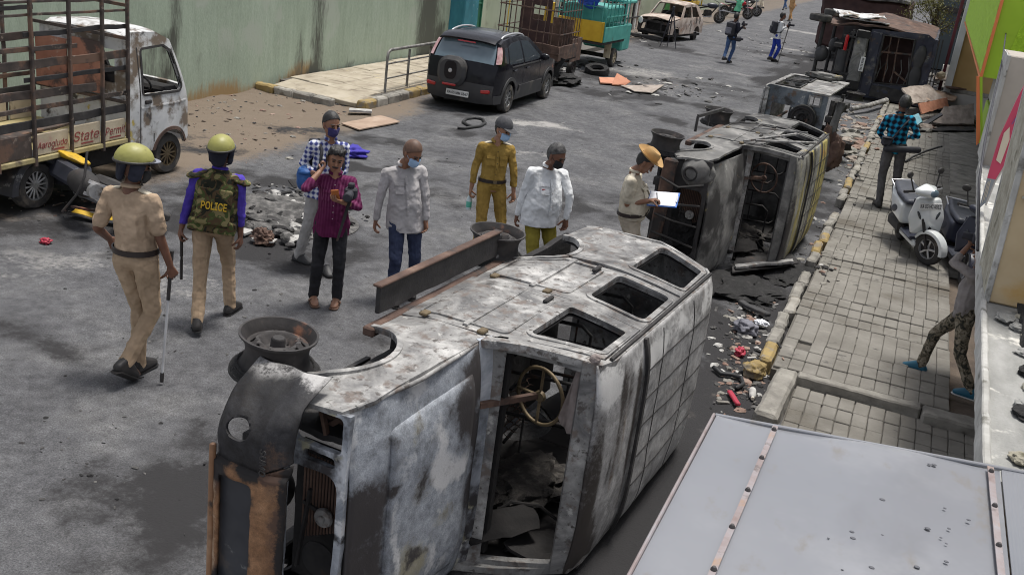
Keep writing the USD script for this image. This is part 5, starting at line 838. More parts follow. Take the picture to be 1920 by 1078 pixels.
# ------------------------------------------------------------------ people
def cloth(name, a, b, scale=4, bump=0.6, bs=10, layers=(), rough_=0.9):
    a, b = tuple(.86 * x for x in a), tuple(1.1 * x for x in b); return mat(name, [(0.3, a), (0.7, b)], scale, 6, rough_, 0, bump, bs, 0.05, layers=layers, spec=0.2, bdet=1.5)
def pattern(name, stops, kx, kz, base2=None, noise_s=0, rough_=.9):
    """woven checks or stripes that follow the wearer: waves along the local x and z mixed by a ramp"""
    n = {'t': ('texture_coordinate', {}), 'm': ('mapping', {'rotation': (0.0, 0.0, 0.35)}), 'w1': ('wave_texture', {'wave_type': 'bands', 'bands_direction': 'x', 'scale': kx, 'distortion': 1.0, 'detail_scale': 2.0}), 'w2': ('wave_texture', {'wave_type': 'bands', 'bands_direction': 'z', 'scale': kz, 'distortion': 1.0, 'detail_scale': 2.0}),
         'a': ('math', {'math_type': 'add'}), 'h': ('math', {'math_type': 'multiply', 'value2': .5}), 'r': ('rgb_ramp', {'ramp': stops}), 'p': ('principled_bsdf', {'roughness': rough_, 'specular_ior_level': .2}), 'bn': ('noise_texture', {'scale': 10.0, 'detail': 1.5}), 'b': ('bump', {'strength': .7, 'distance': .04})}
    l = [('t.object', 'm.vector'), ('m.vector', 'w1.vector'), ('m.vector', 'w2.vector'), ('w1.fac', 'a.value1'), ('w2.fac', 'a.value2'), ('a.value', 'h.value1'), ('h.value', 'r.fac'), ('r.color', 'p.base_color'), ('t.object', 'bn.vector'), ('bn.fac', 'b.height'), ('b.normal', 'p.normal')]
    MAT[name] = usdkit.material(stage, '/World/Looks/' + name, n, l, surface='p.BSDF')
def camo(name, cols, s):
    n = {'t': ('texture_coordinate', {}), 'n': ('noise_texture', {'scale': s, 'detail': 2.0, 'roughness': .5, 'distortion': 1.2}), 'r': ('rgb_ramp', {'ramp': [(0.0, cols[0]), (0.42, cols[0]), (0.43, cols[1]), (0.50, cols[1]), (0.51, cols[2]), (0.57, cols[2]), (0.58, cols[3]), (1, cols[3])]}), 'p': ('principled_bsdf', {'roughness': .9, 'specular_ior_level': .2}), 'bn': ('noise_texture', {'scale': 10.0, 'detail': 1.5}), 'b': ('bump', {'strength': .7, 'distance': .03})}
    MAT[name] = usdkit.material(stage, '/World/Looks/' + name, n, [('t.object', 'n.vector'), ('n.fac', 'r.fac'), ('r.color', 'p.base_color'), ('t.object', 'bn.vector'), ('bn.fac', 'b.height'), ('b.normal', 'p.normal')], surface='p.BSDF')
for nm, c in (('skin_dark', (.135, .062, .038)), ('skin_brown', (.22, .108, .064)), ('skin_tan', (.30, .155, .095))):
    mat(nm, [(0.3, tuple(.85 * x for x in c)), (0.7, tuple(1.12 * x for x in c))], 14, 4, 0.5, 0, 0.12, 90, 0.003)
mat('hair_black', [(0.3, (.008, .007, .007)), (0.7, (.022, .02, .019))], 30, 5, 0.55, 0, 0.6, 120, 0.006); mat('hair_cropped', [(0.3, (.09, .05, .034)), (0.7, (.14, .078, .05))], 30, 5, 0.6, 0, 0.2, 120, 0.003); mat('hair_grey', [(0.35, (.015, .014, .014)), (0.65, (.09, .088, .085))], 24, 5, 0.6, 0, 0.6, 120, 0.006)
mat('eye_white', (.55, .52, .48), rough=.3, bump=0); mat('eye_dark', (.01, .008, .007), rough=.3, bump=0); mat('lip', (.14, .05, .04), rough=.5, bump=0)
cloth('khaki_sand', (.36, .26, .175), (.42, .315, .22)); cloth('khaki_sand_trousers', (.35, .255, .165), (.41, .30, .20)); cloth('khaki_ochre', (.245, .155, .035), (.32, .21, .055)); cloth('khaki_light', (.47, .42, .32), (.56, .51, .41)); cloth('khaki_beige', (.42, .36, .28), (.5, .44, .35))
cloth('white_shirt', (.60, .62, .63), (.70, .71, .71)); cloth('olive_trousers', (.17, .14, .02), (.24, .20, .035)); cloth('grey_kurta', (.36, .345, .345), (.46, .44, .435)); cloth('denim', (.018, .024, .055), (.06, .075, .13)); cloth('black_trousers', (.012, .012, .014), (.03, .03, .034)); cloth('grey_trousers', (.075, .07, .072), (.115, .11, .11)); cloth('light_trousers', (.3, .29, .28), (.38, .37, .36))
cloth('violet_blue_sleeve', (.05, .032, .27), (.085, .055, .38)); cloth('dark_cloth', (.013, .014, .022), (.03, .032, .045)); cloth('tan_cloth', (.38, .21, .09), (.48, .28, .13)); cloth('green_cloth', (.10, .46, .26), (.2, .6, .38)); cloth('jeans_blue', (.03, .06, .16), (.09, .15, .28)); cloth('grey_vest', (.2, .18, .17), (.29, .265, .255)); cloth('navy_shirt', (.02, .022, .05), (.035, .04, .08)); cloth('royal_trousers', (.015, .03, .24), (.03, .06, .36))
mat('black_leather', [(0.3, (.012, .011, .011)), (0.7, (.03, .027, .025))], 9, 5, .5, 0, .2); mat('belt_leather', (.018, .012, .01), rough=.45, bump=.1); mat('brown_sandal', (.10, .05, .03), rough=.6); mat('teal_shoe', (.015, .10, .16), rough=.6); mat('mask_blue', (.32, .47, .66), rough=.8, bump=.1); mat('mask_navy', (.03, .025, .10), rough=.85); mat('mask_black', (.012, .012, .013), rough=.85)
mat('helmet_olive', [(0.3, (.23, .225, .055)), (0.7, (.33, .315, .095))], 5, 6, .5, 0, .15, 30, .003, layers=[((.13, .115, .05), 7, .56, .72), ((.4, .38, .2), 12, .62, .72)]); mat('visor', (.12, .12, .14), rough=.15, bump=0, coat=.5); mat('hat_felt', [(0.3, (.34, .20, .07)), (0.7, (.42, .26, .10))], 6, 5, .8); mat('cap_grey', [(0.3, (.035, .036, .04)), (0.7, (.08, .08, .085))], 20, 4, .85)
pattern('purple_stripe', [(0.0, (.085, .009, .045)), (0.5, (.10, .012, .055)), (0.85, (.135, .025, .08)), (1, (.2, .06, .13))], 11, 0.4); pattern('blue_check', [(0.0, (.03, .035, .14)), (0.4, (.10, .12, .3)), (0.55, (.5, .52, .6)), (1, (.66, .67, .70))], 6, 6); pattern('cyan_plaid', [(0.0, (.006, .008, .014)), (0.42, (.012, .02, .04)), (0.55, (.01, .13, .24)), (0.8, (.012, .24, .42)), (1, (.02, .36, .55))], 3.6, 3.6)
camo('vest_camo', [(.018, .02, .013), (.075, .05, .026), (.06, .08, .026), (.20, .17, .08)], 9); camo('trouser_camo', [(.035, .035, .028), (.10, .085, .06), (.17, .145, .105), (.24, .21, .16)], 22)

ICO = trimesh.creation.icosphere(subdivisions=1).vertices; ICO2 = trimesh.creation.icosphere(subdivisions=2).vertices
def ball(c, r, R=None):
    p = ICO * np.broadcast_to(r, 3); return (p @ R.T if R is not None else p) + c
def ball_mesh(c, r): return ICO * r + c, trimesh.creation.icosphere(subdivisions=1).faces
def hull(*b): return m3.Manifold.hull_points(np.vstack(b))
def chain(pts, rs): return [hull(ball(pts[i], rs[i]), ball(pts[i + 1], rs[i + 1])) for i in range(len(pts) - 1)]
def U(l): return m3.Manifold.batch_boolean(l, m3.OpType.Add)
def soft(mf, size=.03, it=6, amp=0.0, sc=9.0, seed=0, sq=(1, 1, 1)):
    v, f = man(mf.refine_to_length(size)); t = trimesh.Trimesh(v, f, process=False); t.merge_vertices(); trimesh.smoothing.filter_taubin(t, lamb=.5, nu=.53, iterations=it)
    v = np.array(t.vertices)
    if amp:
        q_ = v * np.asarray(sq); q_ = q_ + .06 * (fbm(q_ * 5, 2, seed + 9) - .5)[:, None]; r = .45 - np.minimum(np.abs(fbm(q_ * sc, 2, seed) - .5) / .13, 1.2); v = v + np.array(t.vertex_normals) * (amp * np.maximum(r, -.28))[:, None]
    return v, np.array(t.faces)
def to_man(mesh):
    return m3.Manifold(m3.Mesh(vert_properties=np.asarray(mesh[0], np.float32), tri_verts=np.asarray(mesh[1], np.uint32)))
def ik(S, T, a, b, pole):
    d = T - S; L = np.linalg.norm(d); 
    if L > (a + b) * .998: T = S + d / L * (a + b) * .998; d = T - S; L = (a + b) * .998
    u = d / L; p = pole - S; p = p - u * (p @ u); p = p / (np.linalg.norm(p) + 1e-9); x = (L * L + a * a - b * b) / (2 * L)
    return S + u * x + p * math.sqrt(max(a * a - x * x, 1e-6)), T
def unit(v): return np.asarray(v, float) / (np.linalg.norm(v) + 1e-12)
def hand(W_, d, n, curl, s, side_):
    """palm, four fingers and thumb from the wrist W_ along d, palm facing n; side_ = +1 thumb to the right of d seen from the back"""
    d = unit(d); n = unit(n - d * (n @ d)); t = np.cross(d, n) * side_; P = []
    palm = hull(ball(W_, .022 * s), ball(W_ + (d * .075 + t * .026) * s, .013 * s), ball(W_ + (d * .072 - t * .030) * s, .012 * s), ball(W_ + (d * .03 + t * .026) * s, .015 * s))
    P.append(palm)
    for k, (o_, ln) in enumerate(((.028, .072), (.010, .080), (-.010, .075), (-.029, .060))):
        p = W_ + (d * (.078 - .004 * abs(k - 1)) + t * o_) * s; q = [p]; a = .25 + curl * .9
        for j, fr in enumerate((.45, .32, .23)):
            a_ = a * (j + .6) * .9; q.append(q[-1] + (d * math.cos(a_) + n * math.sin(a_)) * ln * fr * s)
        P += chain(q, [.0095 * s, .009 * s, .0085 * s, .007 * s])
    b = W_ + (d * .028 + t * .030) * s; q = [b, b + (d * .6 + t * .75 + n * .25) * .034 * s, b + (d * 1.3 + t * .95 + n * (.6 + curl)) * .040 * s]
    P += chain(q, [.0125 * s, .011 * s, .009 * s]); return U(P)

def head_parts(C, R, s):
    """head as a manifold plus where things sit; R's columns: right, forward, up"""
    def w(p): return C + R @ (np.asarray(p, float) * s)
    def b(p, r): return ball(w(p), np.asarray(np.broadcast_to(r, 3)) * s, R)
    M = [m3.Manifold.hull_points(ICO2 * (np.array([.076, .095, .105]) * s) @ R.T + w((0, -.008, .03))), hull(b((0, .045, -.075), (.034, .03, .03)), b((.045, .02, -.045), .028), b((-.045, .02, -.045), .028), b((0, .055, .0), (.052, .03, .05)), b((0, 0, .02), .07)),
         hull(b((0, .098, -.022), (.014, .014, .011)), b((0, .084, .018), (.009, .01, .012))), hull(b((.03, .078, .028), (.02, .012, .008)), b((-.03, .078, .028), (.02, .012, .008))), hull(b((0, .088, -.052), (.02, .008, .008)), b((0, .07, -.05), (.026, .012, .02)))]
    for k in (-1, 1): M.append(hull(b((k * .078, -.008, .015), (.008, .018, .026)), b((k * .074, 0, -.02), (.007, .01, .014))))
    return M, w, b

def person(label, hip, neck, head, feet, hands, elbows, rz, s=1.0, girth=1.0, belly=0.0, head_yaw=0, head_pitch=0, head_roll=0, skin='skin_brown', top='white_shirt', top_sleeve='long', hem=.80, bottom='black_trousers', shoes='black_leather', sandals=False, hair='hair_black', hair_style='short', dn=0.0, dh=0.0, curl=(.5, .5), extra=None, toes=None, belt=None, detail=True, hip_z=.93, cuff=None, lift=(0, 0), group=None, palms=None, auto=True, ground=0.0):
    FT = [at(f_[0], f_[1], ground) for f_ in feet]; base = (FT[0] + FT[1]) / 2; base[2] = ground; vh = unit(np.array([base[0], base[1], 0]))
    fw = np.array([-math.sin(math.radians(rz)), math.cos(math.radians(rz)), 0]); rt = np.array([fw[1], -fw[0], 0]); Rz = np.stack([rt, fw, [0, 0, 1]], 1)
    def pd(u, v, delta=0.0):
        """the point on a pixel's ray in the upright plane through the person, delta nearer to the camera"""
        d = _f + ((u - 960) / FPX) * _r - ((v - 539) / FPX) * _u; return EYE + d * (((base - vh * delta) - EYE) @ vh / (d @ vh))
    loc = lambda p: Rz.T @ (np.asarray(p, float) - base)
    Cd = loc(pd(*head, dh)); s = float(np.clip(Cd[2] / 1.575 * (1.0 if not lift[1] else 1.01), .88, 1.1)) if auto else s
    hx = loc(pd(*hip)); H = np.array([hx[0], hx[1], hip_z * s]); N = loc(pd(*neck, dn)); N = H + unit(N - H) * .495 * s; Cc = N + unit(Cd - N) * .165 * s
    up = unit(N - H); X = unit(np.array([1.0, 0, 0]) - up * up[0]); Y = np.cross(up, X); T_ = np.stack([X, Y, up], 1)
    t3 = lambda x, y, z: H + T_ @ (np.array([x, y, z]) * s)
    g = girth * 1.07
    sh = {-1: t3(-.168 * (.6 + .4 * g), .0, .438), 1: t3(.168 * (.6 + .4 * g), .0, .438)}; hp = {-1: H + T_ @ (np.array([-.088, 0, -.03]) * s), 1: H + T_ @ (np.array([.088, 0, -.03]) * s)}
    def torso(e, lo=-.06):
        eb = e + .0
        L = [(0, .02 * belly + .01, lo, .135 + .036 * (lo < -.1), .092 + .032 * (lo < -.1)), (0, .1 * belly, .0, .145 + .018 * (lo < -.1) + .2 * belly, .098 + .016 * (lo < -.1) + .3 * belly), (0, .01 + .3 * belly, .13, .125 + .6 * belly, .085 + .8 * belly), (0, .012 + .15 * belly, .27, .138, .095 + .4 * belly), (0, .0, .38, .135, .082), (0, -.008, .445, .075, .055)]
        B = [ball(t3(x, y, z), np.array([a * g + eb, b_ * g + eb, .045 + e]) * s, T_) for x, y, z, a, b_ in L]
        return [hull(B[i], B[i + 1]) for i in range(len(B) - 1)] + [hull(ball(sh[-1], (.046 + e) * s), ball(sh[1], (.046 + e) * s), ball(t3(0, 0, .32), np.array([.11 * g + e, .075 * g + e, .05]) * s, T_), ball(t3(0, -.01, .475), np.array([.06 + e, .045 + e, .02]) * s, T_))]
    M = torso(-.012) + chain([t3(0, -.01, .42), N + up * .03 * s, Cc - up * .03 * s], [.062 * s, .055 * s, .05 * s])
    arms, legs = {}, {}
    for k, i in ((-1, 0), (1, 1)):
        hw = hands[i]; Tt = loc(pd(*hw[:2], hw[2])); ew = elbows[i]; pole = loc(pd(*ew[:2], ew[2])); Tt = Tt - unit(Tt - pole) * .065 * s; E, Wr = ik(sh[k], Tt, .268 * s, .245 * s, pole); arms[k] = (sh[k], E, Wr)
        M += chain([sh[k], E, Wr], [.043 * s * (.7 + .3 * g), .037 * s, .026 * s])
        ft = feet[i]; A = loc(at(ft[0], ft[1], ground + .02)); A[2] = .085 * s + lift[i]
        ty = (toes[i] if toes else 0); fd = np.array([-math.sin(math.radians(ty)), math.cos(math.radians(ty)), 0])
        K, A2 = ik(hp[k], A - fd * .05 * s, .435 * s, .42 * s, hp[k] + np.array([0.05 * k, 1.0, -.4])); legs[k] = (hp[k], K, A2, fd)
        M += chain([hp[k], K, A2], [.074 * s * (.6 + .4 * g), .048 * s, .036 * s])
        pit = -math.radians(35) if lift[i] > .03 else 0; f3 = np.array([fd[0] * math.cos(pit), fd[1] * math.cos(pit), math.sin(pit)])
        M.append(hull(ball(A2 - f3 * .03 * s + [0, 0, -.045 * s], .035 * s), ball(A2 + f3 * .14 * s + [0, 0, -.055 * s], np.array([.042, .04, .022]) * s), ball(A2, .038 * s)))
    cr, sr, cp_, sp_, cz, sz = *[f(math.radians(head_roll)) for f in (math.cos, math.sin)], *[f(math.radians(head_pitch)) for f in (math.cos, math.sin)], *[f(math.radians(head_yaw)) for f in (math.cos, math.sin)]
    HR = rot('z', head_yaw) @ rot('x', head_pitch) @ rot('y', head_roll)
    bs = soft(U(M), .028 * s, 5)
    hm, w, b = head_parts(Cc, HR, s * 1.08); hv = soft(U(hm), .016 * s, 3)
    hands_m = []
    for k, i in ((-1, 0), (1, 1)):
        S_, E, Wr = arms[k]; d = unit(Wr - E); n = np.array(palms[i], float) if palms else np.array([-.9 * k, .35, 0]); hands_m.append(hand(Wr, d, n, curl[i], s, -k))
    o = thing('person', label, 'person', base, rz, group=group)
    bm = to_man(bs); hmn = to_man(hv)
    whole = U([x for x in [bm, hmn] + hands_m if not x.is_empty()])
    obj('body', man(whole), MAT[skin], o, True)
    seed = int(abs(hip[0]) + abs(hip[1])) % 97
    # shirt
    Ms = torso(.013, -.06 if hem > .9 else -(.93 - hem))
    pass
    if top_sleeve:
        for k in (-1, 1):
            S_, E, Wr = arms[k]
            if top_sleeve == 'long': q = E + (Wr - E) * .90; Ms += chain([S_, E, q], [.056 * s * (.6 + .4 * g), .047 * s, .037 * s])
            elif top_sleeve == 'rolled': q = E + (Wr - E) * .35; Ms += chain([S_, E, q], [.057 * s * (.6 + .4 * g), .050 * s, .046 * s]); Ms.append(hull(ball(E + (Wr - E) * .22, .051 * s), ball(q, .050 * s)))
            else: q = S_ + (E - S_) * .78; Ms += chain([S_, q], [.058 * s * (.6 + .4 * g), .060 * s]); Ms.append(hull(ball(S_ + (E - S_) * .66, .061 * s), ball(q, .062 * s)))
    sm = U(Ms)
    hz = H[2] + (hem - .93) * s; sm = sm.trim_by_plane((0, 0, 1), float(hz if hem < .9 else H[2] + .0 * s))
    neck_cut = hull(ball(N + up * .075 * s + Y * .02 * s, .062 * s), ball(N + up * .16 * s + Y * .05 * s, .075 * s)); sm = sm - neck_cut
    shv = soft(sm, (.017 if detail else .03) * s, 3, .012 * s, 9.0, seed, (1, 1, .6)); shirt = obj('shirt', shv, MAT[top], o, True)
    if detail and top != 'grey_vest':
        Q = (shv[0] - H) @ T_
        def front(x, z):
            k = (np.abs(Q[:, 0] - x * s) < .022 * s) & (np.abs(Q[:, 2] - z * s) < .028 * s) & (Q[:, 1] > 0); return H + T_ @ np.array([x * s, (Q[k, 1].max() if k.any() else .1) + .002, z * s])
        zs = np.linspace(max(hem - .93, -.0) + .03, .415, 12); pl_ = np.array([front(0, z) for z in zs]); wv = T_[:, 0] * .014 * s; nn_ = len(zs)
        SV = np.vstack([pl_ - wv, pl_ + wv]); SF = np.array([(i, nn_ + i, nn_ + i + 1) for i in range(nn_ - 1)] + [(i, nn_ + i + 1, i + 1) for i in range(nn_ - 1)]); pk = obj('placket', thick(SV + T_[:, 1] * .003, SF, np.tile(T_[:, 1], (2 * nn_, 1)), .006), MAT[top], shirt, True)
        for z in zs[1::2]: obj('button', ball_mesh(front(0, z) + T_[:, 1] * .004, .0055 * s), MAT['belt_leather' if 'khaki' in top else 'eye_white'], pk)
        for x in ((-.075, .075) if 'khaki' in top else (.075,)):
            c_ = [front(x + dx, .30 + dz) for dx in (-.042, .042) for dz in (-.05, .05)]; obj('pocket', man(m3.Manifold.hull_points(np.vstack([np.array(c_) + T_[:, 1] * .004, np.array(c_) - T_[:, 1] * .004]))), MAT[top], shirt)
            f_ = [front(x + dx, .35 + dz) for dx in (-.046, .046) for dz in (-.018, .012)]; obj('pocket_flap', man(m3.Manifold.hull_points(np.vstack([np.array(f_) + T_[:, 1] * .009, np.array(f_) - T_[:, 1] * .002]))), MAT[top], shirt)
    col = [tube([N + up * (.022 + .022 * (1 + math.cos(a)) * .5) * s + X * (.058 * math.sin(a)) * s + Y * (.004 - .052 * math.cos(a)) * s for a in np.linspace(-2.6, 2.6, 17)], .017 * s, 6)]
    if detail and top_sleeve in ('long', 'rolled', 'short'): obj('collar', cat(col), MAT[top], shirt, True)
    # trousers
    Mt = [hull(ball(H + up * .05 * s, np.array([.145 * g, .100 * g + .2 * belly, .05]) * s + .008, T_), ball(H - up * .02 * s, np.array([.158 * g, .112 * g, .07]) * s, T_), ball(hp[-1], .09 * s), ball(hp[1], .09 * s))]
    for k in (-1, 1):
        hp_, K, A2, fd = legs[k]; q = A2 + (K - A2) * .02 + np.array([0, 0, -.015 * s])
        Mt += chain([hp_, K, q], [.092 * s * (.65 + .35 * g), .066 * s, .056 * s]); Mt.append(hull(ball(hp_ + np.array([0, -.03 * s, .0]), .085 * s), ball(K, .062 * s)))
    tm = U(Mt).trim_by_plane((0, 0, -1), float(-(H[2] + .075 * s)))
    obj('trousers', soft(tm, (.019 if detail else .03) * s, 3, .010 * s, 9.0, seed + 3, (1, 1, .75)), MAT[bottom], o, True)
    if belt:
        a = np.linspace(0, 2 * PI, 28, endpoint=False); c = [H + T_ @ (np.array([(.143 * g + .008 + .35 * belly) * math.cos(t), (.098 * g + .55 * belly + .010) * math.sin(t) + .12 * belly, .055]) * s) for t in a]
        c = np.array(c); ring = np.vstack([c + up * .02 * s, c - up * .02 * s]); m_ = len(c); F = [(i, (i + 1) % m_, m_ + (i + 1) % m_) for i in range(m_)] + [(i, m_ + (i + 1) % m_, m_ + i) for i in range(m_)]
        Nn = unit(1) if False else np.vstack([(c - c.mean(0))] * 2); Nn = Nn / np.linalg.norm(Nn, axis=1)[:, None]; F = np.array(F)[:, ::-1]
        bl = obj('belt', thick(ring + Nn * .006, F, Nn, .012), MAT[belt], o, 40); obj('buckle', bx(H + T_ @ (np.array([0, .104 * g + .3 * belly + .022, .055]) * s), (.045, .012, .04), T_, .003), MAT['brass'], bl)
    for k, i in ((-1, 0), (1, 1)):
        hp_, K, A2, fd = legs[k]; pit = -math.radians(35) if lift[i] > .03 else 0; f3 = np.array([fd[0] * math.cos(pit), fd[1] * math.cos(pit), math.sin(pit)]); sdv = np.array([fd[1], -fd[0], 0])
        if sandals:
            so = obj('sandal', man(hull(ball(A2 - f3 * .045 * s + [0, 0, -.074 * s], np.array([.042, .04, .011]) * s), ball(A2 + f3 * .15 * s + [0, 0, -.074 * s], np.array([.052, .05, .011]) * s))), MAT[shoes], o, True)
            for sg in (-1, 1): obj('strap', tube([A2 + f3 * .13 * s + [0, 0, -.03 * s], A2 + f3 * .08 * s + sdv * sg * .035 * s + [0, 0, -.02 * s], A2 + f3 * .03 * s + sdv * sg * .047 * s + [0, 0, -.06 * s]], .008, 6), MAT[shoes], so, True)
        else:
            up3 = np.array([-fd[0] * math.sin(pit), -fd[1] * math.sin(pit), math.cos(pit)])
            shp = U([hull(ball(A2 - f3 * .045 * s - up3 * .045 * s, .043 * s), ball(A2 + f3 * .05 * s - up3 * .035 * s, .05 * s), ball(A2 + f3 * .155 * s - up3 * .052 * s, np.array([.046, .042, .03]) * s), ball(A2 + up3 * .01 * s, .046 * s))])
            so = obj('shoe', soft(shp, .025 * s, 2), MAT[shoes], o, True)
            obj('sole', man(hull(ball(A2 - f3 * .05 * s - up3 * .080 * s, np.array([.046, .044, .010]) * s), ball(A2 + f3 * .16 * s - up3 * .078 * s, np.array([.05, .046, .010]) * s))), MAT['cabin_soot'] if shoes != 'teal_shoe' else MAT['white_plate'], so, 40)
    # face and hair
    if detail:
        for k in (-1, 1):
            obj('eye', xf((ICO2 * (np.array([.0135, .009, .0075]) * s), trimesh.creation.icosphere(subdivisions=2).faces), HR, w((k * .031, .0845, .012))), MAT['eye_dark'], o, True)
            obj('eyebrow', man(hull(b((k * .016, .093, .032), (.006, .005, .004)), b((k * .046, .082, .034), (.006, .005, .004)))), MAT['hair_black'], o, True)
        obj('mouth', man(hull(b((.022, .088, -.053), (.004, .006, .004)), b((-.022, .088, -.053), (.004, .006, .004)), b((0, .096, -.053), (.006, .005, .006)))), MAT['lip'], o, True)
    if hair:
        cap = m3.Manifold.hull_points(ICO2 * (np.array([.083, .101, .111]) * s * 1.08) @ HR.T + w((0, -.011, .034)))
        nn = HR @ unit([0, -.62, .78]); cap = cap.trim_by_plane(tuple(nn.tolist()), float(nn @ w((0, .0, .030 if hair_style == 'short' else .02))))
        lowcap = m3.Manifold.hull_points(ICO2 * (np.array([.081, .090, .095]) * s * 1.08) @ HR.T + w((0, -.018, .02))); n2 = HR @ unit([0, -1, .25]); lowcap = lowcap.trim_by_plane(tuple(n2.tolist()), float(n2 @ w((0, -.022, 0)))); n4 = HR @ np.array([0, 0, 1.0]); lowcap = lowcap.trim_by_plane(tuple(n4.tolist()), float(n4 @ w((0, 0, -.055))))
        hh = U([cap, lowcap]); v = soft(hh, .018 * s, 2, .006 * s if hair_style != 'cropped' else .0, 40, seed)
        if hair_style == 'tousled':
            v2 = U([hh] + [hull(b((.05 * math.cos(a), .03 + .05 * math.sin(a), .10), .03), b((.06 * math.cos(a), .02 + .06 * math.sin(a), .115), .022)) for a in np.linspace(0, 6, 7)]); v = soft(v2, .016 * s, 1, .008 * s, 45, seed)
        obj('hair', v, MAT[hair], o, True)
    ctx = dict(hs=s * 1.08, o=o, w=w, b=b, HR=HR, s=s, H=H, N=N, up=up, T=T_, t3=t3, torso=torso, arms=arms, legs=legs, base=base, Rz=Rz, sh=sh, hem=hem, world=lambda p: base + Rz @ np.asarray(p, float), loc=loc, pd=pd, shirt=shirt)
    if extra:
        for e in extra: e(ctx)
    return ctx

def mask(m, low=False):
    def f(c):
        b, w = c['b'], c['w']
        M = hull(b((0, .103, -.018), (.012, .01, .008)), b((.045, .06, -.015), (.018, .02, .015)), b((-.045, .06, -.015), (.018, .02, .015)), b((0, .068, -.088), (.025, .02, .012)), b((.035, .05, -.07), (.02, .02, .02)), b((-.035, .05, -.07), (.02, .02, .02)), b((0, .105, -.05), (.02, .008, .02)))
        k = obj('face_mask', soft(M, .015, 2), MAT[m], c['o'], True)
        for s_ in (-1, 1): obj('ear_loop', tube([w((s_ * .06, .05, -.02)), w((s_ * .078, .0, .01)), w((s_ * .08, -.02, .02))], .002, 5), MAT[m], k)
    return f
def moustache(c):
    b = c['b']; obj('moustache', man(hull(b((.026, .083, -.045), (.006, .007, .005)), b((-.026, .083, -.045), (.006, .007, .005)), b((0, .097, -.04), (.008, .006, .006)))), MAT['hair_black'], c['o'], True)
def beard(c):
    b = c['b']; obj('beard', soft(hull(b((0, .055, -.088), (.028, .024, .02)), b((.046, .025, -.05), (.018, .022, .022)), b((-.046, .025, -.05), (.018, .022, .022)), b((0, .08, -.068), (.02, .012, .012))), .014, 2, .002, 50), MAT['hair_black'], c['o'], True); moustache(c)
def helmet(c):
    b, w, HR, s = c['b'], c['w'], c['HR'], c['hs']
    sh = m3.Manifold.hull_points(ICO2 * (np.array([.108, .128, .112]) * s) @ HR.T + w((0, -.008, .052))); n = HR @ np.array([0, -.10, 1.0]); n = unit(n); sh = sh.trim_by_plane(tuple(n.tolist()), float(n @ w((0, 0, .055))))
    h = obj('helmet', soft(sh, .02, 2), MAT['helmet_olive'], c['o'], True)
    a = np.linspace(0, 2 * PI, 28, endpoint=False); obj('rim', tube([w((.108 * math.cos(t), .128 * math.sin(t) - .008, .052 + .012 * math.sin(t))) for t in a], .009 * s, 6, True), MAT['black_leather'], h, True)
    vz = np.array([w((.102 * math.sin(t) * (1 + .06 * q), .128 * math.cos(t) * (1 + .30 * q) - .005, .065 + .0 * q)) for q in (0, 1) for t in np.linspace(-1.1, 1.1, 13)]); F = np.array([(i, i + 1, 14 + i) for i in range(12)] + [(i, 14 + i, 13 + i) for i in range(12)])
    obj('visor', thick(vz, F, np.tile(HR[:, 2], (26, 1)), .006), MAT['visor'], h, 40)
    ck = U([hull(b((k * .088, .0, .04), (.018, .05, .02)), b((k * .078, -.01, -.05), (.018, .045, .03))) for k in (-1, 1)] + [hull(b((.06, -.085, .04), (.03, .02, .02)), b((-.06, -.085, .04), (.03, .02, .02)), b((0, -.085, -.065), (.055, .022, .03)))]); obj('neck_guard', soft(ck, .018, 2), MAT['dark_cloth'], h, True)
    obj('chin_strap', tube([w((-.09, .02, -.02)), w((-.05, .05, -.095)), w((0, .07, -.112)), w((.05, .05, -.095)), w((.09, .02, -.02))], .007, 6), MAT['black_leather'], h, True)
def cap(c):
    b, w, HR, s = c['b'], c['w'], c['HR'], c['hs']
    sh = m3.Manifold.hull_points(ICO2 * (np.array([.092, .11, .10]) * s) @ HR.T + w((0, -.008, .06))); n = HR[:, 2]; sh = sh.trim_by_plane(tuple(n.tolist()), float(n @ w((0, 0, .05)))); h = obj('cap', soft(sh, .02, 2), MAT['cap_grey'], c['o'], True)
    obj('peak', man(hull(b((.06, .08, .055), (.015, .015, .006)), b((-.06, .08, .055), (.015, .015, .006)), b((.035, .165, .045), (.02, .012, .005)), b((-.035, .165, .045), (.02, .012, .005)))), MAT['cap_grey'], h, True)
def slouch_hat(c):
    w, HR, s = c['w'], c['HR'], c['hs']; R = HR
    brim = lathe([(.09, .0), (.13, .004), (.165, .02), (.168, .026), (.13, .012), (.09, .01)], 32, R, w((0, -.005, .07))); crown = lathe([(.095, .0), (.098, .04), (.09, .085), (.07, .105), (.03, .10), (0, .092)], 28, R, w((0, -.005, .07)))
    v, f = brim; lv = (v - w((0, -.005, .07))) @ R; lv[:, 2] += .05 * np.clip(lv[:, 0] / -.165, 0, 1) ** 2; lv[:, 1] *= 1.08; brim = (lv @ R.T + w((0, -.005, .07)), f)
    h = obj('hat', xf(crown, None), MAT['hat_felt'], c['o'], 50); obj('brim', brim, MAT['hat_felt'], h, 50); obj('band', lathe([(.097, .0), (.1, .002), (.1, .022), (.098, .024)], 28, R, w((0, -.005, .07))), MAT['hat_felt'], h, 50)
def epaulettes(c):
    for k in (-1, 1):
        p = c['sh'][k]; obj('epaulette', bx(p + c['up'] * .058 * c['s'] - c['T'][:, 0] * k * .05, (.12, .05, .014), c['T'] @ rot('y', 14 * k), .004), MAT['khaki_light' if True else 'x'], c['shirt'])
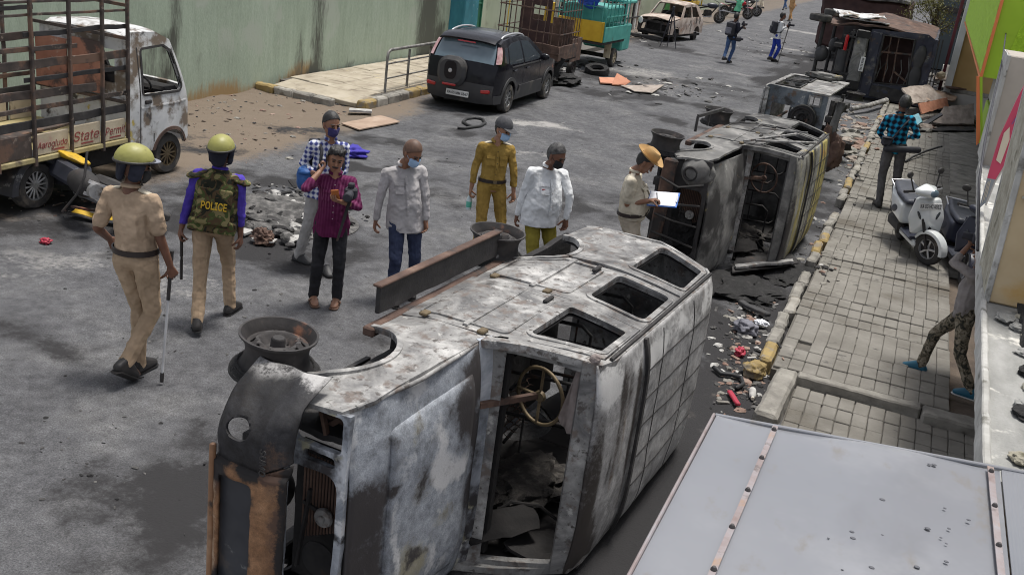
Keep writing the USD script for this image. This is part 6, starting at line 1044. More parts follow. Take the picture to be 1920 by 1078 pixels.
def vest(c):
    s, t3, T = c['s'], c['t3'], c['T']
    M = c['torso'](.05, -.07); m_ = U(M[:5]); H = c['H']; m_ = m_.trim_by_plane((0, 0, 1), float(H[2] - .03 * s)); sm = soft(m_, .028, 3, .010, 7, 5); v = obj('armoured_vest', sm, MAT['vest_camo'], c['o'], True)
    for k in (-1, 1): obj('shoulder_pad', soft(hull(ball(t3(k * .13, 0, .46), (.07, .09, .035)), ball(t3(k * .235, .0, .425), (.05, .075, .025))), .025, 2, .006, 9, 3), MAT['vest_camo'], v, True)
    obj('back_panel', soft(hull(*[ball(t3(x, -.165, z), (.02, .012, .02), T) for x in (-.13, .13) for z in (.06, .36)]), .03, 1, .003), MAT['vest_camo'], v, True)
    obj('waist_band', soft(hull(*[ball(t3(x, y, z), (.02, .02, .02), T) for x in (-.19, .19) for y in (-.14, .14) for z in (-.02, .06)]), .03, 3, .006), MAT['vest_camo'], v, True)
    tx = text_mesh('POLICE', .068, .004, True); tv = np.array(tx.vertices); tv[:, 0] -= tv[:, 0].mean(); tv[:, 0] *= .225 / np.ptp(tv[:, 0])
    obj('lettering', xf((tv, np.array(tx.faces)), T @ np.array([[1, 0, 0], [0, 0, -1], [0, 1, 0]], float), t3(0, -.178, .19)), MAT['yellow_paint'], v, False)
def pocket_pen(c): obj('pen', bx(c['t3'](-.0 + .09, .16, .30), (.045, .01, .012), None, .003), MAT['red_lamp'], c['shirt'])

P1 = person('policeman in sand uniform and olive helmet walking with a long cane', (255, 503), (246, 362), (250, 327), [(268, 690), (243, 712)], [(212, 452, -.35), (330, 515, .08)], [(168, 425, .0), (300, 478, .12)], 2, 1.04, 1.06, .02, head_yaw=-38, head_pitch=-8, skin='skin_dark', top='khaki_sand', top_sleeve='short', hem=.95, bottom='khaki_sand_trousers', belt='belt_leather', hair=None, extra=[helmet, mask('mask_black'), epaulettes], lift=(0, .10), curl=(.6, 1.0), hip_z=.95)
P2 = person('policeman in camouflage vest lettered POLICE with violet sleeves and olive helmet', (399, 478), (412, 322), (415, 291), [(369, 618), (436, 580)], [(339, 446, .05), (449, 482, .08)], [(338, 395, -.1), (458, 430, -.1)], 30, 1.03, 1.12, .03, head_yaw=-12, skin='skin_dark', top='violet_blue_sleeve', hem=.95, bottom='khaki_sand_trousers', hair=None, extra=[helmet, mask('mask_black'), vest], curl=(.7, .5), toes=[8, -22])
P3 = person('man in dark purple shirt with a phone at his ear, wearing sandals', (620, 447), (629, 330), (629, 302), [(629, 570), (588, 566)], [(630, 375, .26), (606, 312, .10)], [(674, 392, .1), (570, 372, .06)], 212, .985, 1.0, .015, head_yaw=6, head_pitch=-10, head_roll=-8, skin='skin_tan', top='purple_stripe', top_sleeve='rolled', hem=.79, bottom='black_trousers', shoes='brown_sandal', sandals=True, hair_style='tousled', extra=[moustache], curl=(.5, .9), toes=[-12, 10], palms=[(0, -.2, .5), (1, .2, 0)])
P4 = person('man in blue and white checked shirt and navy mask, standing behind the purple shirt', (606, 366), (619, 264), (621, 238), [(612, 512), (566, 490)], [(630, 320, .2), (590, 318, .22)], [(640, 340, .0), (566, 340, .02)], 232, .98, 1.05, .03, head_yaw=8, head_pitch=-4, skin='skin_brown', top='blue_check', hem=.82, bottom='light_trousers', shoes='grey_cladding', extra=[mask('mask_navy')], toes=[0, 30], curl=(.7, .8))
P5 = person('bald man in grey kurta and blue face mask looking down at the jeep', (757, 434), (758, 311), (774, 288), [(772, 552), (735, 566)], [(799, 445, .06), (698, 450, .06)], [(803, 385, .0), (702, 385, .0)], 218, 1.0, 1.05, .045, head_yaw=30, head_pitch=-22, skin='skin_brown', top='grey_kurta', hem=.76, bottom='denim', hair='hair_cropped', hair_style='cropped', extra=[mask('mask_blue')], curl=(.6, .5), dh=.05, toes=[-10, 10])
P6 = person('officer in ochre khaki uniform and grey cap with a bottle in hand', (921, 354), (932, 268), (943, 246), [(938, 482), (892, 488)], [(962, 375, .0), (881, 374, .06)], [(968, 326, .0), (880, 332, .0)], 216, 1.0, 1.0, .01, head_yaw=30, head_pitch=-12, skin='skin_tan', top='khaki_ochre', hem=.95, bottom='khaki_ochre', belt='belt_leather', extra=[cap, mask('mask_blue'), epaulettes], curl=(.5, .9), toes=[0, 15])
P7 = person('heavy man in white shirt and black mask looking at the wrecked jeep', (1012, 405), (1029, 312), (1043, 293), [(1026, 545), (986, 553)], [(1060, 422, .0), (970, 416, .08)], [(1068, 372, .0), (966, 365, .02)], 226, .99, 1.17, .075, head_yaw=26, head_pitch=-20, skin='skin_dark', top='white_shirt', hem=.80, bottom='olive_trousers', hair='hair_grey', extra=[mask('mask_black'), pocket_pen], dh=.05, curl=(.5, .6))
P8 = person('policeman in pale uniform and orange slouch hat writing on a clipboard', (1183, 408), (1190, 319), (1212, 303), [(1158, 548), (1176, 556)], [(1228, 384, .05), (1226, 370, .17)], [(1190, 385, -.1), (1197, 392, .15)], 278, 1.0, 1.2, .05, head_pitch=-34, skin='skin_brown', top='khaki_light', top_sleeve='short', hem=.95, bottom='khaki_beige', belt='belt_leather', extra=[slouch_hat, epaulettes], dh=.0, curl=(.8, .9), palms=[(0, .3, 1), (0, .3, -1)])
P9 = person('man in cyan and black plaid shirt seen from behind on the pavement', (1677, 284), (1688, 215), (1696, 198), [(1645, 384), (1676, 390)], [(1664, 266, -.28), (1700, 260, -.28)], [(1644, 258, -.05), (1716, 250, -.05)], 12, 1.0, 1.0, 0, head_pitch=-18, skin='skin_dark', top='cyan_plaid', hem=.84, bottom='grey_trousers', toes=[10, -10], curl=(.6, .6), ground=.135)
P10 = person('man in camouflage trousers and grey vest half hidden by the ledge, arm raised', (1812, 584), (1836, 497), (1848, 470), [(1811, 741), (1715, 690)], [(1826, 450, .0), (1838, 462, -.1)], [(1786, 496, .05), (1850, 510, 0)], 78, .98, 1.05, .02, head_pitch=0, skin='skin_brown', top='grey_vest', top_sleeve='rolled', hem=.84, bottom='trouser_camo', shoes='teal_shoe', curl=(.8, .8), hip_z=.88, ground=.10)
for c, p in ((P1, None),): pass
P11 = person('photographer with a backpack and jeans walking away up the road', (1371, 77), (1378, 42), (1381, 33), [(1356, 119), (1367, 117)], [(1392, 49, 0), (1393, 47, .1)], [(1390, 62, 0), (1392, 60, .1)], -25, 1.02, 1.05, 0, skin='skin_dark', top='dark_cloth', bottom='jeans_blue', detail=False)
P12 = person('photographer in white shirt and royal blue trousers aiming a camera', (1457, 70), (1464, 41), (1468, 32), [(1444, 115), (1452, 115)], [(1476, 48, .0), (1477, 47, .1)], [(1470, 58, 0), (1471, 56, .1)], -65, 1.0, 1.0, 0, skin='skin_dark', top='white_shirt', bottom='royal_trousers', detail=False)
P13 = person('far man in a bright green shirt behind the walking photographer', (1382, 24), (1387, 5), (1389, -2), [(1378, 49), (1384, 50)], [(1376, 22, 0), (1394, 22, 0)], [(1374, 14, 0), (1396, 14, 0)], 200, 1.0, 1.05, 0, skin='skin_dark', top='green_cloth', bottom='dark_cloth', detail=False)
P14 = person('far man in tan clothes walking down the middle of the road', (1484, 18), (1487, -3), (1489, -9), [(1478, 40), (1483, 41)], [(1480, 16, 0), (1492, 14, 0)], [(1478, 8, 0), (1495, 6, 0)], 160, 1.0, 1.1, 0, skin='skin_brown', top='tan_cloth', bottom='tan_cloth', shoes='black_leather', detail=False)
P15 = person('far man in blue jeans standing past the man in tan', (1473, 0), (1476, -18), (1477, -24), [(1468, 19), (1474, 20)], [(1468, 0, 0), (1482, 0, 0)], [(1468, -8, 0), (1484, -8, 0)], 170, 1.0, 1.0, 0, skin='skin_brown', top='dark_cloth', bottom='jeans_blue', detail=False)
P16 = person('far man in beige trousers by the row of motorcycles', (1429, 0), (1432, -19), (1433, -25), [(1424, 18), (1430, 19)], [(1424, 0, 0), (1438, 0, 0)], [(1423, -9, 0), (1440, -9, 0)], 120, 1.0, 1.0, 0, skin='skin_brown', top='khaki_light', bottom='khaki_beige', detail=False)

# ------------------------------------------------------------------ what they hold and carry
mat('clear_cane', [(0.4, (.42, .42, .42)), (0.6, (.52, .52, .52))], 5, 3, .3, 0, 0); mat('phone_black', (.012, .012, .013), rough=.25, bump=0, coat=.5); mat('phone_orange', (.38, .12, .03), rough=.45, bump=.1); mat('bottle_green', (.10, .42, .32), rough=.2, bump=0, coat=.4); mat('bottle_label', (.55, .66, .68), rough=.4, bump=0); mat('paper_white', (.72, .73, .76), rough=.8, bump=0); mat('board_blue', (.05, .16, .52), rough=.5, bump=0); mat('bag_black', [(0.3, (.012, .012, .016)), (0.7, (.03, .03, .04))], 8, 5, .7, 0, .3); mat('bag_grey', [(0.3, (.10, .10, .12)), (0.7, (.2, .2, .23))], 8, 5, .8, 0, .3); mat('bag_blue', (.015, .08, .26), rough=.6)
hd = P1['world'](P1['arms'][1][2]) + [0, 0, -.06]; tip = at(303, 716, .02); topc = hd + unit(hd - tip) * .18
o = thing('cane', 'long pale police cane with black grip in the hand of the striding policeman', 'cane', (0, 0, 0)); obj('shaft', tube([hd + unit(tip - hd) * .22, tip], .011, 8), MAT['clear_cane'], o, True); obj('grip', tube([topc, hd + unit(tip - hd) * .22], .015, 8), MAT['black_leather'], o, True); obj('ferrule', tube([tip - unit(tip - hd) * .08, tip], .016, 8), MAT['black_leather'], o, True)
hd = P2['world'](P2['arms'][-1][2]) + [0, 0, -.07]
o = thing('baton', 'short dark baton in the left hand of the policeman in the vest', 'baton', (0, 0, 0)); e_ = at(334, 512, .55) ; obj('stick', tube([hd + [0, 0, .12], hd + unit(np.array([0.05, -.05, -1.0])) * .42], .014, 8), MAT['black_leather'], o, True); obj('band', tube([hd + unit(np.array([0.05, -.05, -1.0])) * .2, hd + unit(np.array([0.05, -.05, -1.0])) * .23], .0155, 8), MAT['white_plate'], o, True)
def hand_frame(P, k):
    S_, E, W_ = P['arms'][k]; d = P['Rz'] @ unit(W_ - E); return P['world'](W_) + d * .07 * P['s'], d
p, d = hand_frame(P3, 1); hc = P3['world'](P3['w']((.088, .015, .0)))
o = thing('phone', 'black phone held to the ear of the man in purple', 'phone', hc, 212); obj('case', bx((0, 0, 0), (.012, .065, .135), rot('x', -25), .004), MAT['phone_black'], o); obj('screen', bx((-.007, 0, 0), (.002, .058, .12), rot('x', -25)), MAT['dark_glass'], o)
p, d = hand_frame(P3, -1)
o = thing('phone', 'orange cased phone held at the chest of the man in purple', 'phone', p + np.array([0, -.01, .05]), 212); obj('case', bx((0, 0, 0), (.075, .014, .13), rot('x', -20) @ rot('y', 12), .005), MAT['phone_orange'], o); obj('screen', bx((0, -.009, 0), (.066, .002, .12), rot('x', -20) @ rot('y', 12)), MAT['dark_glass'], o)
def video_camera(label, c, rz, pole=None, R=None):
    o = thing('camera', label, 'camera', c, rz); obj('camera_body', bx((0, 0, 0), (.12, .09, .10), None, .015), MAT['bag_black'], o); obj('lens', lathe([(.0, .16), (.035, .16), (.045, .15), (.04, .05), (.04, .0), (0, 0)], 18, rot('x', -90), (0, .03, 0)), MAT['bag_black'], o); obj('flash', bx((0, 0, .075), (.06, .06, .05), None, .01), MAT['bag_black'], o)
    if pole is not None: obj('monopod', tube([(0, 0, -.05), pole], [.018, .011], 8), MAT['soot_steel'], o, True)
    return o
cc = P3['pd'](658, 362, .20); e = P3['pd'](632, 452, .24); Rr = rot('z', -200)
video_camera('black camera on a folded monopod under the arm of the man in purple', cc, 200, tuple((rot('z', -200) @ (e - cc)).tolist()))
cc = P11['pd'](1394, 46, .1); video_camera('small dark camera held up by the photographer in jeans', cc, -25); cc = P11['pd'](1385, 74, .2)
o = thing('camera_bag', 'dark camera hanging at the hip of the photographer in jeans', 'camera', cc, -25); obj('bag', bx((0, 0, 0), (.14, .2, .16), None, .04), MAT['bag_black'], o); obj('lens', lathe([(0, .12), (.04, .12), (.045, 0), (0, 0)], 14, rot('x', -90), (0, .1, 0)), MAT['bag_black'], o)
cc = P12['pd'](1480, 47, .1); g_ = at(1458, 120, 0); video_camera('large camera with flash on a monopod used by the man in royal blue trousers', cc, -65, tuple((rot('z', 65) @ (g_ - cc)).tolist()))
def backpack(P, label, m, mm='bag_black'):
    o = thing('backpack', label, 'backpack', P['world'](P['t3'](0, -.20, .24)), 0, R=P['Rz'] @ P['T']); obj('bag', soft(hull(*[ball(np.array([x, y, z]), .05) for x in (-.10, .10) for y in (-.03, .06) for z in (-.17, .17)]), .03, 2, .006, 8, 3), MAT[mm], o, True); obj('pocket', soft(hull(*[ball(np.array([x, -.09, z]), .03) for x in (-.09, .09) for z in (-.13, .02)]), .03, 2), MAT[m], o, True)
    for k in (-1, 1): obj('strap', tube([(k * .10, .07, .16), (k * .12, .18, .255), (k * .12, .31, .18), (k * .13, .35, .02), (k * .15, .26, -.14), (k * .12, .08, -.17)], .018, 6), MAT[mm], o, True)
backpack(P4, 'dark backpack worn by the man in the checked shirt', 'bag_grey'); backpack(P11, 'black and grey backpack on the photographer in jeans', 'bag_grey'); backpack(P12, 'black backpack on the photographer in royal blue trousers', 'bag_black')
o = thing('shoulder_bag', 'bright blue bag under the arm of the man in the checked shirt', 'bag', P4['pd'](573, 335, .1), 225); obj('bag', lump((0, 0, 0), (.10, .12, .14), 3, .2, 1.5), MAT['bag_blue'], o, True); obj('flap', lump((0, 0, .08), (.09, .11, .05), 4, .2, 1.5), MAT['bag_blue'], o, True)
p, d = hand_frame(P6, 1)
o = thing('bottle', 'clear bottle with green cap in the hand of the officer in ochre', 'bottle', p + np.array([0, 0, -.19])); obj('bottle_body', lathe([(0, 0), (.03, 0), (.033, .02), (.033, .12), (.02, .16), (.012, .175)], 18), MAT['bottle_label'], o, 40); obj('cap', lathe([(.0, .2), (.014, .2), (.015, .172), (0, .172)], 12), MAT['bottle_green'], o); obj('water', lathe([(.0335, .03), (.0345, .03), (.0345, .1), (.0335, .1)], 18), MAT['bottle_green'], o)
bc = P8['pd'](1244, 374, .10); Rb = P8['Rz'] @ rot('y', 30) @ rot('x', 8)
o = thing('clipboard', 'blue clipboard with white paper the policeman in the slouch hat writes on', 'clipboard', bc, R=Rb); obj('board', bx((0, 0, 0), (.235, .33, .012), None, .003), MAT['board_blue'], o); obj('paper', bx((0, -.005, .0095), (.215, .305, .005)), MAT['paper_white'], o); obj('clip', bx((0, .15, .015), (.1, .02, .012), None, .004), MAT['silver_trim'], o)
p, d = hand_frame(P8, 1); one('pen', tube([p + [0, 0, .08], p + [.03, 0, -.04]], .006, 6), MAT['phone_black'], 'dark pen between the fingers of the writing policeman', 'pen')
o = thing('shoulder_bag', 'long black tripod bag slung behind the man in plaid', 'bag', P9['world'](P9['t3'](.02, -.18, .0)), 0, R=P9['Rz'] @ rot('y', -7)); obj('bag', soft(hull(*[ball(np.array([x, 0, 0]), (.05, .045, .055)) for x in (-.19, .30)]), .03, 2, .004, 8), MAT['bag_black'], o, True); obj('strap', tube([(-.18, 0, .03), (-.1, .0, .2), (.05, .03, .4), (.12, .1, .46)], .014, 6), MAT['bag_black'], o, True)
o = thing('shoulder_bag', 'small black camera pouch at the left hip of the man in plaid', 'bag', P9['world'](P9['t3'](-.16, -.12, .10)), 0, R=P9['Rz']); obj('pouch', bx((0, 0, 0), (.17, .14, .15), None, .035), MAT['bag_black'], o); obj('flap', bx((0, -.02, .07), (.175, .13, .02), None, .008), MAT['bag_black'], o)
o = thing('camera', 'dark camera held up by the man in camouflage trousers', 'camera', P10['pd'](1832, 447, .02), 86); obj('camera_body', bx((0, 0, 0), (.13, .08, .10), None, .015), MAT['bag_black'], o); obj('lens', lathe([(0, .1), (.035, .1), (.04, 0), (0, 0)], 14, rot('x', -90), (0, .03, 0)), MAT['bag_black'], o)
# ------------------------------------------------------------------ right-hand buildings and the awning below the camera
mat('polycarbonate', [(0.35, (.168, .175, .193)), (0.65, (.195, .201, .218))], .9, 5, .42, 0, .12, 30, .002, layers=[((.15, .155, .17), 2.2, .5, .75, (1, .4, 1)), ((.245, .25, .265), 1.3, .5, .75), ((.165, .155, .145), 9, .56, .75, (1, .5, 1))], coat=.1)
mat('tape_pink', [(0.3, (.19, .14, .13)), (0.5, (.25, .215, .215)), (0.7, (.27, .26, .275))], 9, 6, .6, 0, .2, layers=[((.30, .19, .12), 7, .56, .72), ((.12, .10, .095), 14, .58, .7)])
mat('screw_rust', (.05, .045, .045), rough=.6, bump=.2); mat('smudge', (.085, .088, .10), rough=.7, bump=0)
mat('mossy_concrete', [(0.3, (.16, .16, .15)), (0.5, (.27, .27, .255)), (0.7, (.38, .375, .36))], 3.2, 9, .92, 0, .6, 30, .015, layers=[((.62, .6, .55), 3.4, .57, .66), ((.07, .07, .065), 2.5, .6, .75)], st=(1.6, .5, 1))
mat('whitewash_edge', [(0.3, (.27, .265, .245)), (0.6, (.43, .425, .40)), (0.75, (.56, .55, .53))], 6, 8, .85, 0, .4, 30, .01, layers=[((.14, .135, .115), 7, .54, .68)])
mat('rough_plaster', [(0.3, (.22, .20, .15)), (0.6, (.38, .36, .29)), (0.75, (.5, .48, .42))], 8, 9, .92, 0, .8, 40, .015, layers=[((.12, .11, .07), 6, .58, .7)])
mat('beige_board', [(0.3, (.40, .30, .17)), (0.55, (.5, .40, .25)), (0.7, (.52, .45, .34))], 1.6, 6, .8, 0, .15, layers=[((.44, .27, .08), 1.5, .54, .72), ((.36, .34, .30), 1.2, .6, .8)])
mat('taupe_board', [(0.3, (.30, .27, .23)), (0.7, (.4, .36, .31))], 2.2, 6, .8, 0, .2, layers=[((.4, .28, .1), 2, .64, .78)])
mat('pink_sign', (.52, .06, .13), rough=.5, bump=0); mat('cream_sign', (.62, .56, .46), rough=.5, bump=0); mat('blue_sign', (.10, .14, .42), rough=.5, bump=0); mat('grey_sign', (.25, .28, .32), rough=.5, bump=0)
mat('lime_stucco', [(0.35, (.26, .44, .015)), (0.65, (.36, .58, .025))], 14, 7, .85, 0, 1.0, 26, .03); mat('lime_smooth', [(0.35, (.25, .40, .012)), (0.65, (.29, .45, .02))], 2, 6, .7, 0, .1); mat('orange_trim', (.62, .17, .05), rough=.6, bump=.1)
mat('shop_dark', (.02, .02, .022), rough=.8); mat('house_wall', [(0.3, (.3, .29, .27)), (0.7, (.42, .4, .37))], 1.5, 7, .9); mat('ochre_wall', [(0.3, (.34, .22, .08)), (0.7, (.44, .3, .13))], 1.3, 6, .85, 0, .1); mat('white_pillar', [(0.3, (.5, .52, .5)), (0.7, (.62, .63, .61))], 2, 6, .8); mat('maroon_paint', (.09, .012, .02), rough=.5); mat('slate_wall', [(0.3, (.035, .05, .06)), (0.7, (.06, .08, .09))], 1, 6, .7)
mat('leaf', [(0.3, (.05, .055, .012)), (0.55, (.12, .12, .02)), (0.75, (.26, .21, .04))], 2.5, 5, .6, 0, 0); mat('twig', (.06, .045, .03), rough=.9)

def flutes(name, src):
    n = {'g': ('geometry', {}), 'w': ('wave_texture', {'wave_type': 'bands', 'bands_direction': 'x', 'scale': 30.0}), 'b': ('bump', {'strength': .22, 'distance': .003}), 'n': ('noise_texture', {'scale': 1.4, 'detail': 6.0}), 'r': ('rgb_ramp', {'ramp': [(0.3, (.14, .148, .168)), (0.5, (.17, .18, .20)), (0.7, (.195, .202, .22))]}), 'p': ('principled_bsdf', {'roughness': .42})}
    MAT[name] = usdkit.material(stage, '/World/Looks/' + name, n, [('g.position', 'w.vector'), ('g.position', 'n.vector'), ('n.fac', 'r.fac'), ('r.color', 'p.base_color'), ('w.fac', 'b.height'), ('b.normal', 'p.normal')], surface='p.BSDF')
flutes('fluted_sheet', 0)
# ---- plastic awning in the near corner
o = thing('plastic_awning', 'bluish translucent plastic awning sheet with taped seams in the near right corner', 'awning')
AZ = 2.40
pl = Polygon([(-.385, .7), (-.378, 3.31), (.555, 3.52), (.555, .7)]); P, F = grid_poly(pl, .06); V = np.column_stack([P, AZ + .006 * np.sin(P[:, 0] * 9) + .004 * fbm(np.column_stack([P * 3, 0 * P[:, 0]]), 2, 3)]); obj('sheet', thick(V, F, np.tile([0, 0, 1.0], (len(V), 1)), .010), MAT['polycarbonate'], o, True)
pl = Polygon([(.560, .7), (.560, 3.52), (1.1, 3.63), (1.1, .7)]); P, F = grid_poly(pl, .08); obj('sheet', thick(np.column_stack([P, AZ + .002 + 0 * P[:, 0]]), F, np.tile([0, 0, 1.0], (len(P), 1)), .010), MAT['fluted_sheet'], o, True)
def seam(x0, x1, y1, w):
    s_ = obj('seam_tape', rough(fine(xf(bx2((-w, 0, 0), (w, y1 - .7, .005)), rot('z', math.degrees(math.atan2(x0 - x1, y1 - .7))), (x0, .7, AZ + .011)), .06), .002, 9, 2), MAT['tape_pink'], o)
    for t in np.linspace(.28, .985, 9): obj('screw', lathe([(0, .012), (.005, .011), (.009, .004), (.009, 0)], 10, None, (x0 + (x1 - x0) * t, .7 + (y1 - .7) * t, AZ + .015)), MAT['screw_rust'], s_)
seam(-.225, -.178, 3.34, .009); seam(.545, .520, 3.49, .010)
obj('edge_strip', bx2((-.392, .7, AZ - .012), (-.382, 3.31, AZ + .0135), .003), MAT['tape_pink'], o); obj('front_strip', bar((-.385, 3.318, AZ + .001), (1.1, 3.645, AZ + .003), .016, .012, .003), MAT['polycarbonate'], o)
for k, (u, v) in enumerate([(1743, 868), (1752, 869), (1554, 1006), (1600, 1006), (1598, 994), (1655, 1000), (1740, 988), (1780, 988), (1772, 950), (1655, 934), (1775, 1016), (1775, 1050), (1635, 1061), (1580, 1065), (1720, 1060), (1817, 972), (1765, 1005)]):
    p = at(u, v, AZ + .013); obj('dirt_spot', xf((ICO2 * np.array([.0065, .005, .0022]) * (1 + .4 * math.sin(k * 2.3)), trimesh.creation.icosphere(subdivisions=2).faces), None, p - [0, 0, .004]), MAT['smudge'], o, True)
for x in (-.34, .5): obj('support_rail', bx2((x, .7, AZ - .06), (x + .04, 3.25, AZ - .015), .005), MAT['soot_steel'], o)

# ---- shop building with its ledge
o = thing('shop_building', 'shop building on the right with grey mossy concrete ledge over the pavement', 'building')
obj('wall', bx2((1.55, 0, 0), (6.0, 22, 2.18)), MAT['house_wall'], o); obj('upper_wall', bx2((3.8, 0, 2.3), (6.0, 22, 4.0)), MAT['house_wall'], o)
lg = Polygon([(.545, 3.68), (.70, 10.65), (2.6, 10.65), (2.6, 3.68)]); P, F = grid_poly(lg, .09); zz = 2.285 + .02 * (fbm(np.column_stack([P * 4, 0 * P[:, 0]]), 4, 5) - .5)
obj('ledge', thick(np.column_stack([P, zz]), F, np.tile([0, 0, 1.0], (len(P), 1)), .10), MAT['mossy_concrete'], o, 50)
obj('ledge_edge', rough(fine(bar((.545, 3.69, 2.245), (.700, 10.66, 2.245), .03, .13, .006), .08), .006, 12, 3), MAT['whitewash_edge'], o)
for k in range(26):
    p = np.array([.66 + .3 * rng.random(), 3.8 + 1.9 * rng.random(), 2.30]); p[0] = .70 + .34 * rng.random() if p[1] > 4.2 else .62 + .3 * rng.random(); obj('broken_plaster', lump(p, (.03 + .03 * rng.random(), .04 + .06 * rng.random(), .015 + .012 * rng.random()), k, .6, 2.5, 2), MAT[('rough_plaster', 'mossy_concrete', 'whitewash_edge', 'charred')[k % 4]], o, False)
obj('burnt_gap', rough(fine(bx2((.76, 4.1, 2.295), (1.5, 5.85, 2.33)), .12), .04, 7, 3), MAT['charred'], o)
def fin(name, x0, y0, y1, z0, z1, m_face, m_side, lean):
    sh_ = np.array([[1, 0, lean], [0, 1, 0], [0, 0, 1.0]])
    v, f = bx2((0, y0, 0), (1.6, y1, z1 - z0), .01); v, f = fine((v, f), .25); v = v @ sh_.T + [x0, 0, z0]; fn = obj(name, (v, f), MAT[m_face], o)
    for y_ in (y0, y1 - .04): v, f = bx2((-.012, y_ - .012, 0), (.018, y_ + .035, z1 - z0), .005); obj('white_border', (v @ sh_.T + [x0, 0, z0], f), MAT['whitewash_edge'], fn)
    v, f = fine(bx2((-.010, y0 + .03, 0), (.0, y1 - .05, z1 - z0)), .08); v = v @ sh_.T + [x0, 0, z0]; obj('plaster_face', rough((v, f), .01, 14, 3), MAT[m_side], fn); return fn
f1 = fin('sign_frame', .607, 5.9, 6.75, 2.29, 3.95, 'beige_board', 'rough_plaster', -.035); obj('board_seam', xf(bx2((.08, 5.885, 0), (1.4, 5.898, .012)), None, (.55, 0, 2.88)), MAT['rough_plaster'], f1)
fin('sign_frame', .70, 10.5, 11.25, 2.27, 3.29, 'taupe_board', 'whitewash_edge', -.02)
for k in range(5): obj('torn_flex', rough(fine(bx((.86 + .03 * k, 5.55 - .12 * k, 2.42 + .02 * (k % 2)), (.05, .16, .22), rot('y', 15 + 9 * k) @ rot('x', 20)), .06), .03, 8, k), MAT['bag_grey' if k % 2 else 'whitewash_edge'], o)
sg = thing('sign', 'pink shop sign with a cream panel and blue lettering, tilted on the ledge', 'sign')
def sgp(pts): return Polygon(pts)
full = sgp([(.618, 2.33), (.612, 2.60), (.614, 2.86), (.66, 3.17), (.70, 3.36), (.90, 3.60), (.80, 3.2), (.75, 2.99), (.72, 2.76), (.665, 2.54), (.65, 2.38)])
obj('panel', slab(full.intersection(rect(0, 2.56, 2, 4)), .02, 'xz', 8.2), MAT['pink_sign'], sg); obj('panel', slab(full.intersection(rect(0, 2, 2, 2.56)), .02, 'xz', 8.2), MAT['grey_sign'], sg); obj('cream_panel', slab(sgp([(.636, 2.70), (.636, 2.90), (.662, 2.95), (.684, 2.86), (.672, 2.68)]), .004, 'xz', 8.178), MAT['cream_sign'], sg)
for k in range(6): obj('blue_stroke', bar((.670 + .009 * k, 8.177, 2.97 + .035 * k), (.69 + .009 * k, 8.177, 3.03 + .035 * k), .008, .003), MAT['blue_sign'], sg)
for k in range(3): obj('white_stroke', bar((.626 + .008 * k, 8.177, 2.38 + .02 * k), (.622 + .008 * k, 8.177, 2.53 + .01 * k), .004, .003), MAT['cream_sign'], sg)
obj('frame', cat([bar((.655, 8.19, 2.36), (.670, 8.19, 2.54), .012), bar((.670, 8.19, 2.54), (.725, 8.19, 2.76), .012), bar((.725, 8.19, 2.76), (.80, 8.19, 3.2), .012)]), MAT['silver_trim'], sg)

# ---- lime building
o = thing('lime_building', 'bright lime green building front with orange trim above the pavement', 'building')
obj('bay', bx2((.76, 16.0, 2.60), (3.2, 33, 4.6)), MAT['lime_smooth'], o)
obj('stucco', rough(fine(bx2((.742, 16.2, 2.66), (.757, 33, 4.55)), .3), .01, 9, 2), MAT['lime_stucco'], o); P, F = grid_poly(Polygon([(1.02, 2.95), (1.16, 4.0), (1.3, 4.55), (3.2, 4.55), (3.2, 2.62), (1.1, 2.62)]), .1); obj('stucco', thick(np.stack([P[:, 0], 15.985 + .02 * fbm(np.column_stack([P * 9, 0 * P[:, 0]]), 3, 2), P[:, 1]], 1), F[:, ::-1] if True else F, np.tile([0, -1.0, 0], (len(P), 1)), .02), MAT['lime_stucco'], o)
obj('corner_trim', bx2((.735, 15.965, 2.60), (.775, 16.0, 4.6)), MAT['orange_trim'], o); obj('lower_trim', bx2((.735, 16.0, 2.575), (.77, 33, 2.60)), MAT['orange_trim'], o)
obj('fascia', slab(Polygon([(.695, 2.60), (.735, 2.60), (.975, 1.72), (.935, 1.66)]), .05, 'xz', 16.0), MAT['orange_trim'], o); obj('fascia', slab(Polygon([(.738, 2.60), (.775, 2.60), (1.0, 1.74), (.978, 1.72)]), .05, 'xz', 16.0), MAT['lime_smooth'], o)
obj('lower_box', bx2((.96, 15.9, 1.70), (1.14, 17, 2.20), .01), MAT['lime_smooth'], o); obj('shop_front', bx2((1.9, 16.2, 0), (2.0, 33, 2.6)), MAT['shop_dark'], o); obj('side_pier', bx2((1.0, 16.6, 2.2), (1.2, 17.4, 2.6)), MAT['house_wall'], o); pass
one('cable', tube([at(1897, -20, 3.4), at(1880, 110, 3.2), at(1862, 190, 3.0), at(1846, 270, 2.9), at(1836, 340, 2.8), at(1833, 470, 2.5)], .008, 6), MAT['bag_black'], 'black cable sagging across the front of the lime green building', 'cable', smooth=True)

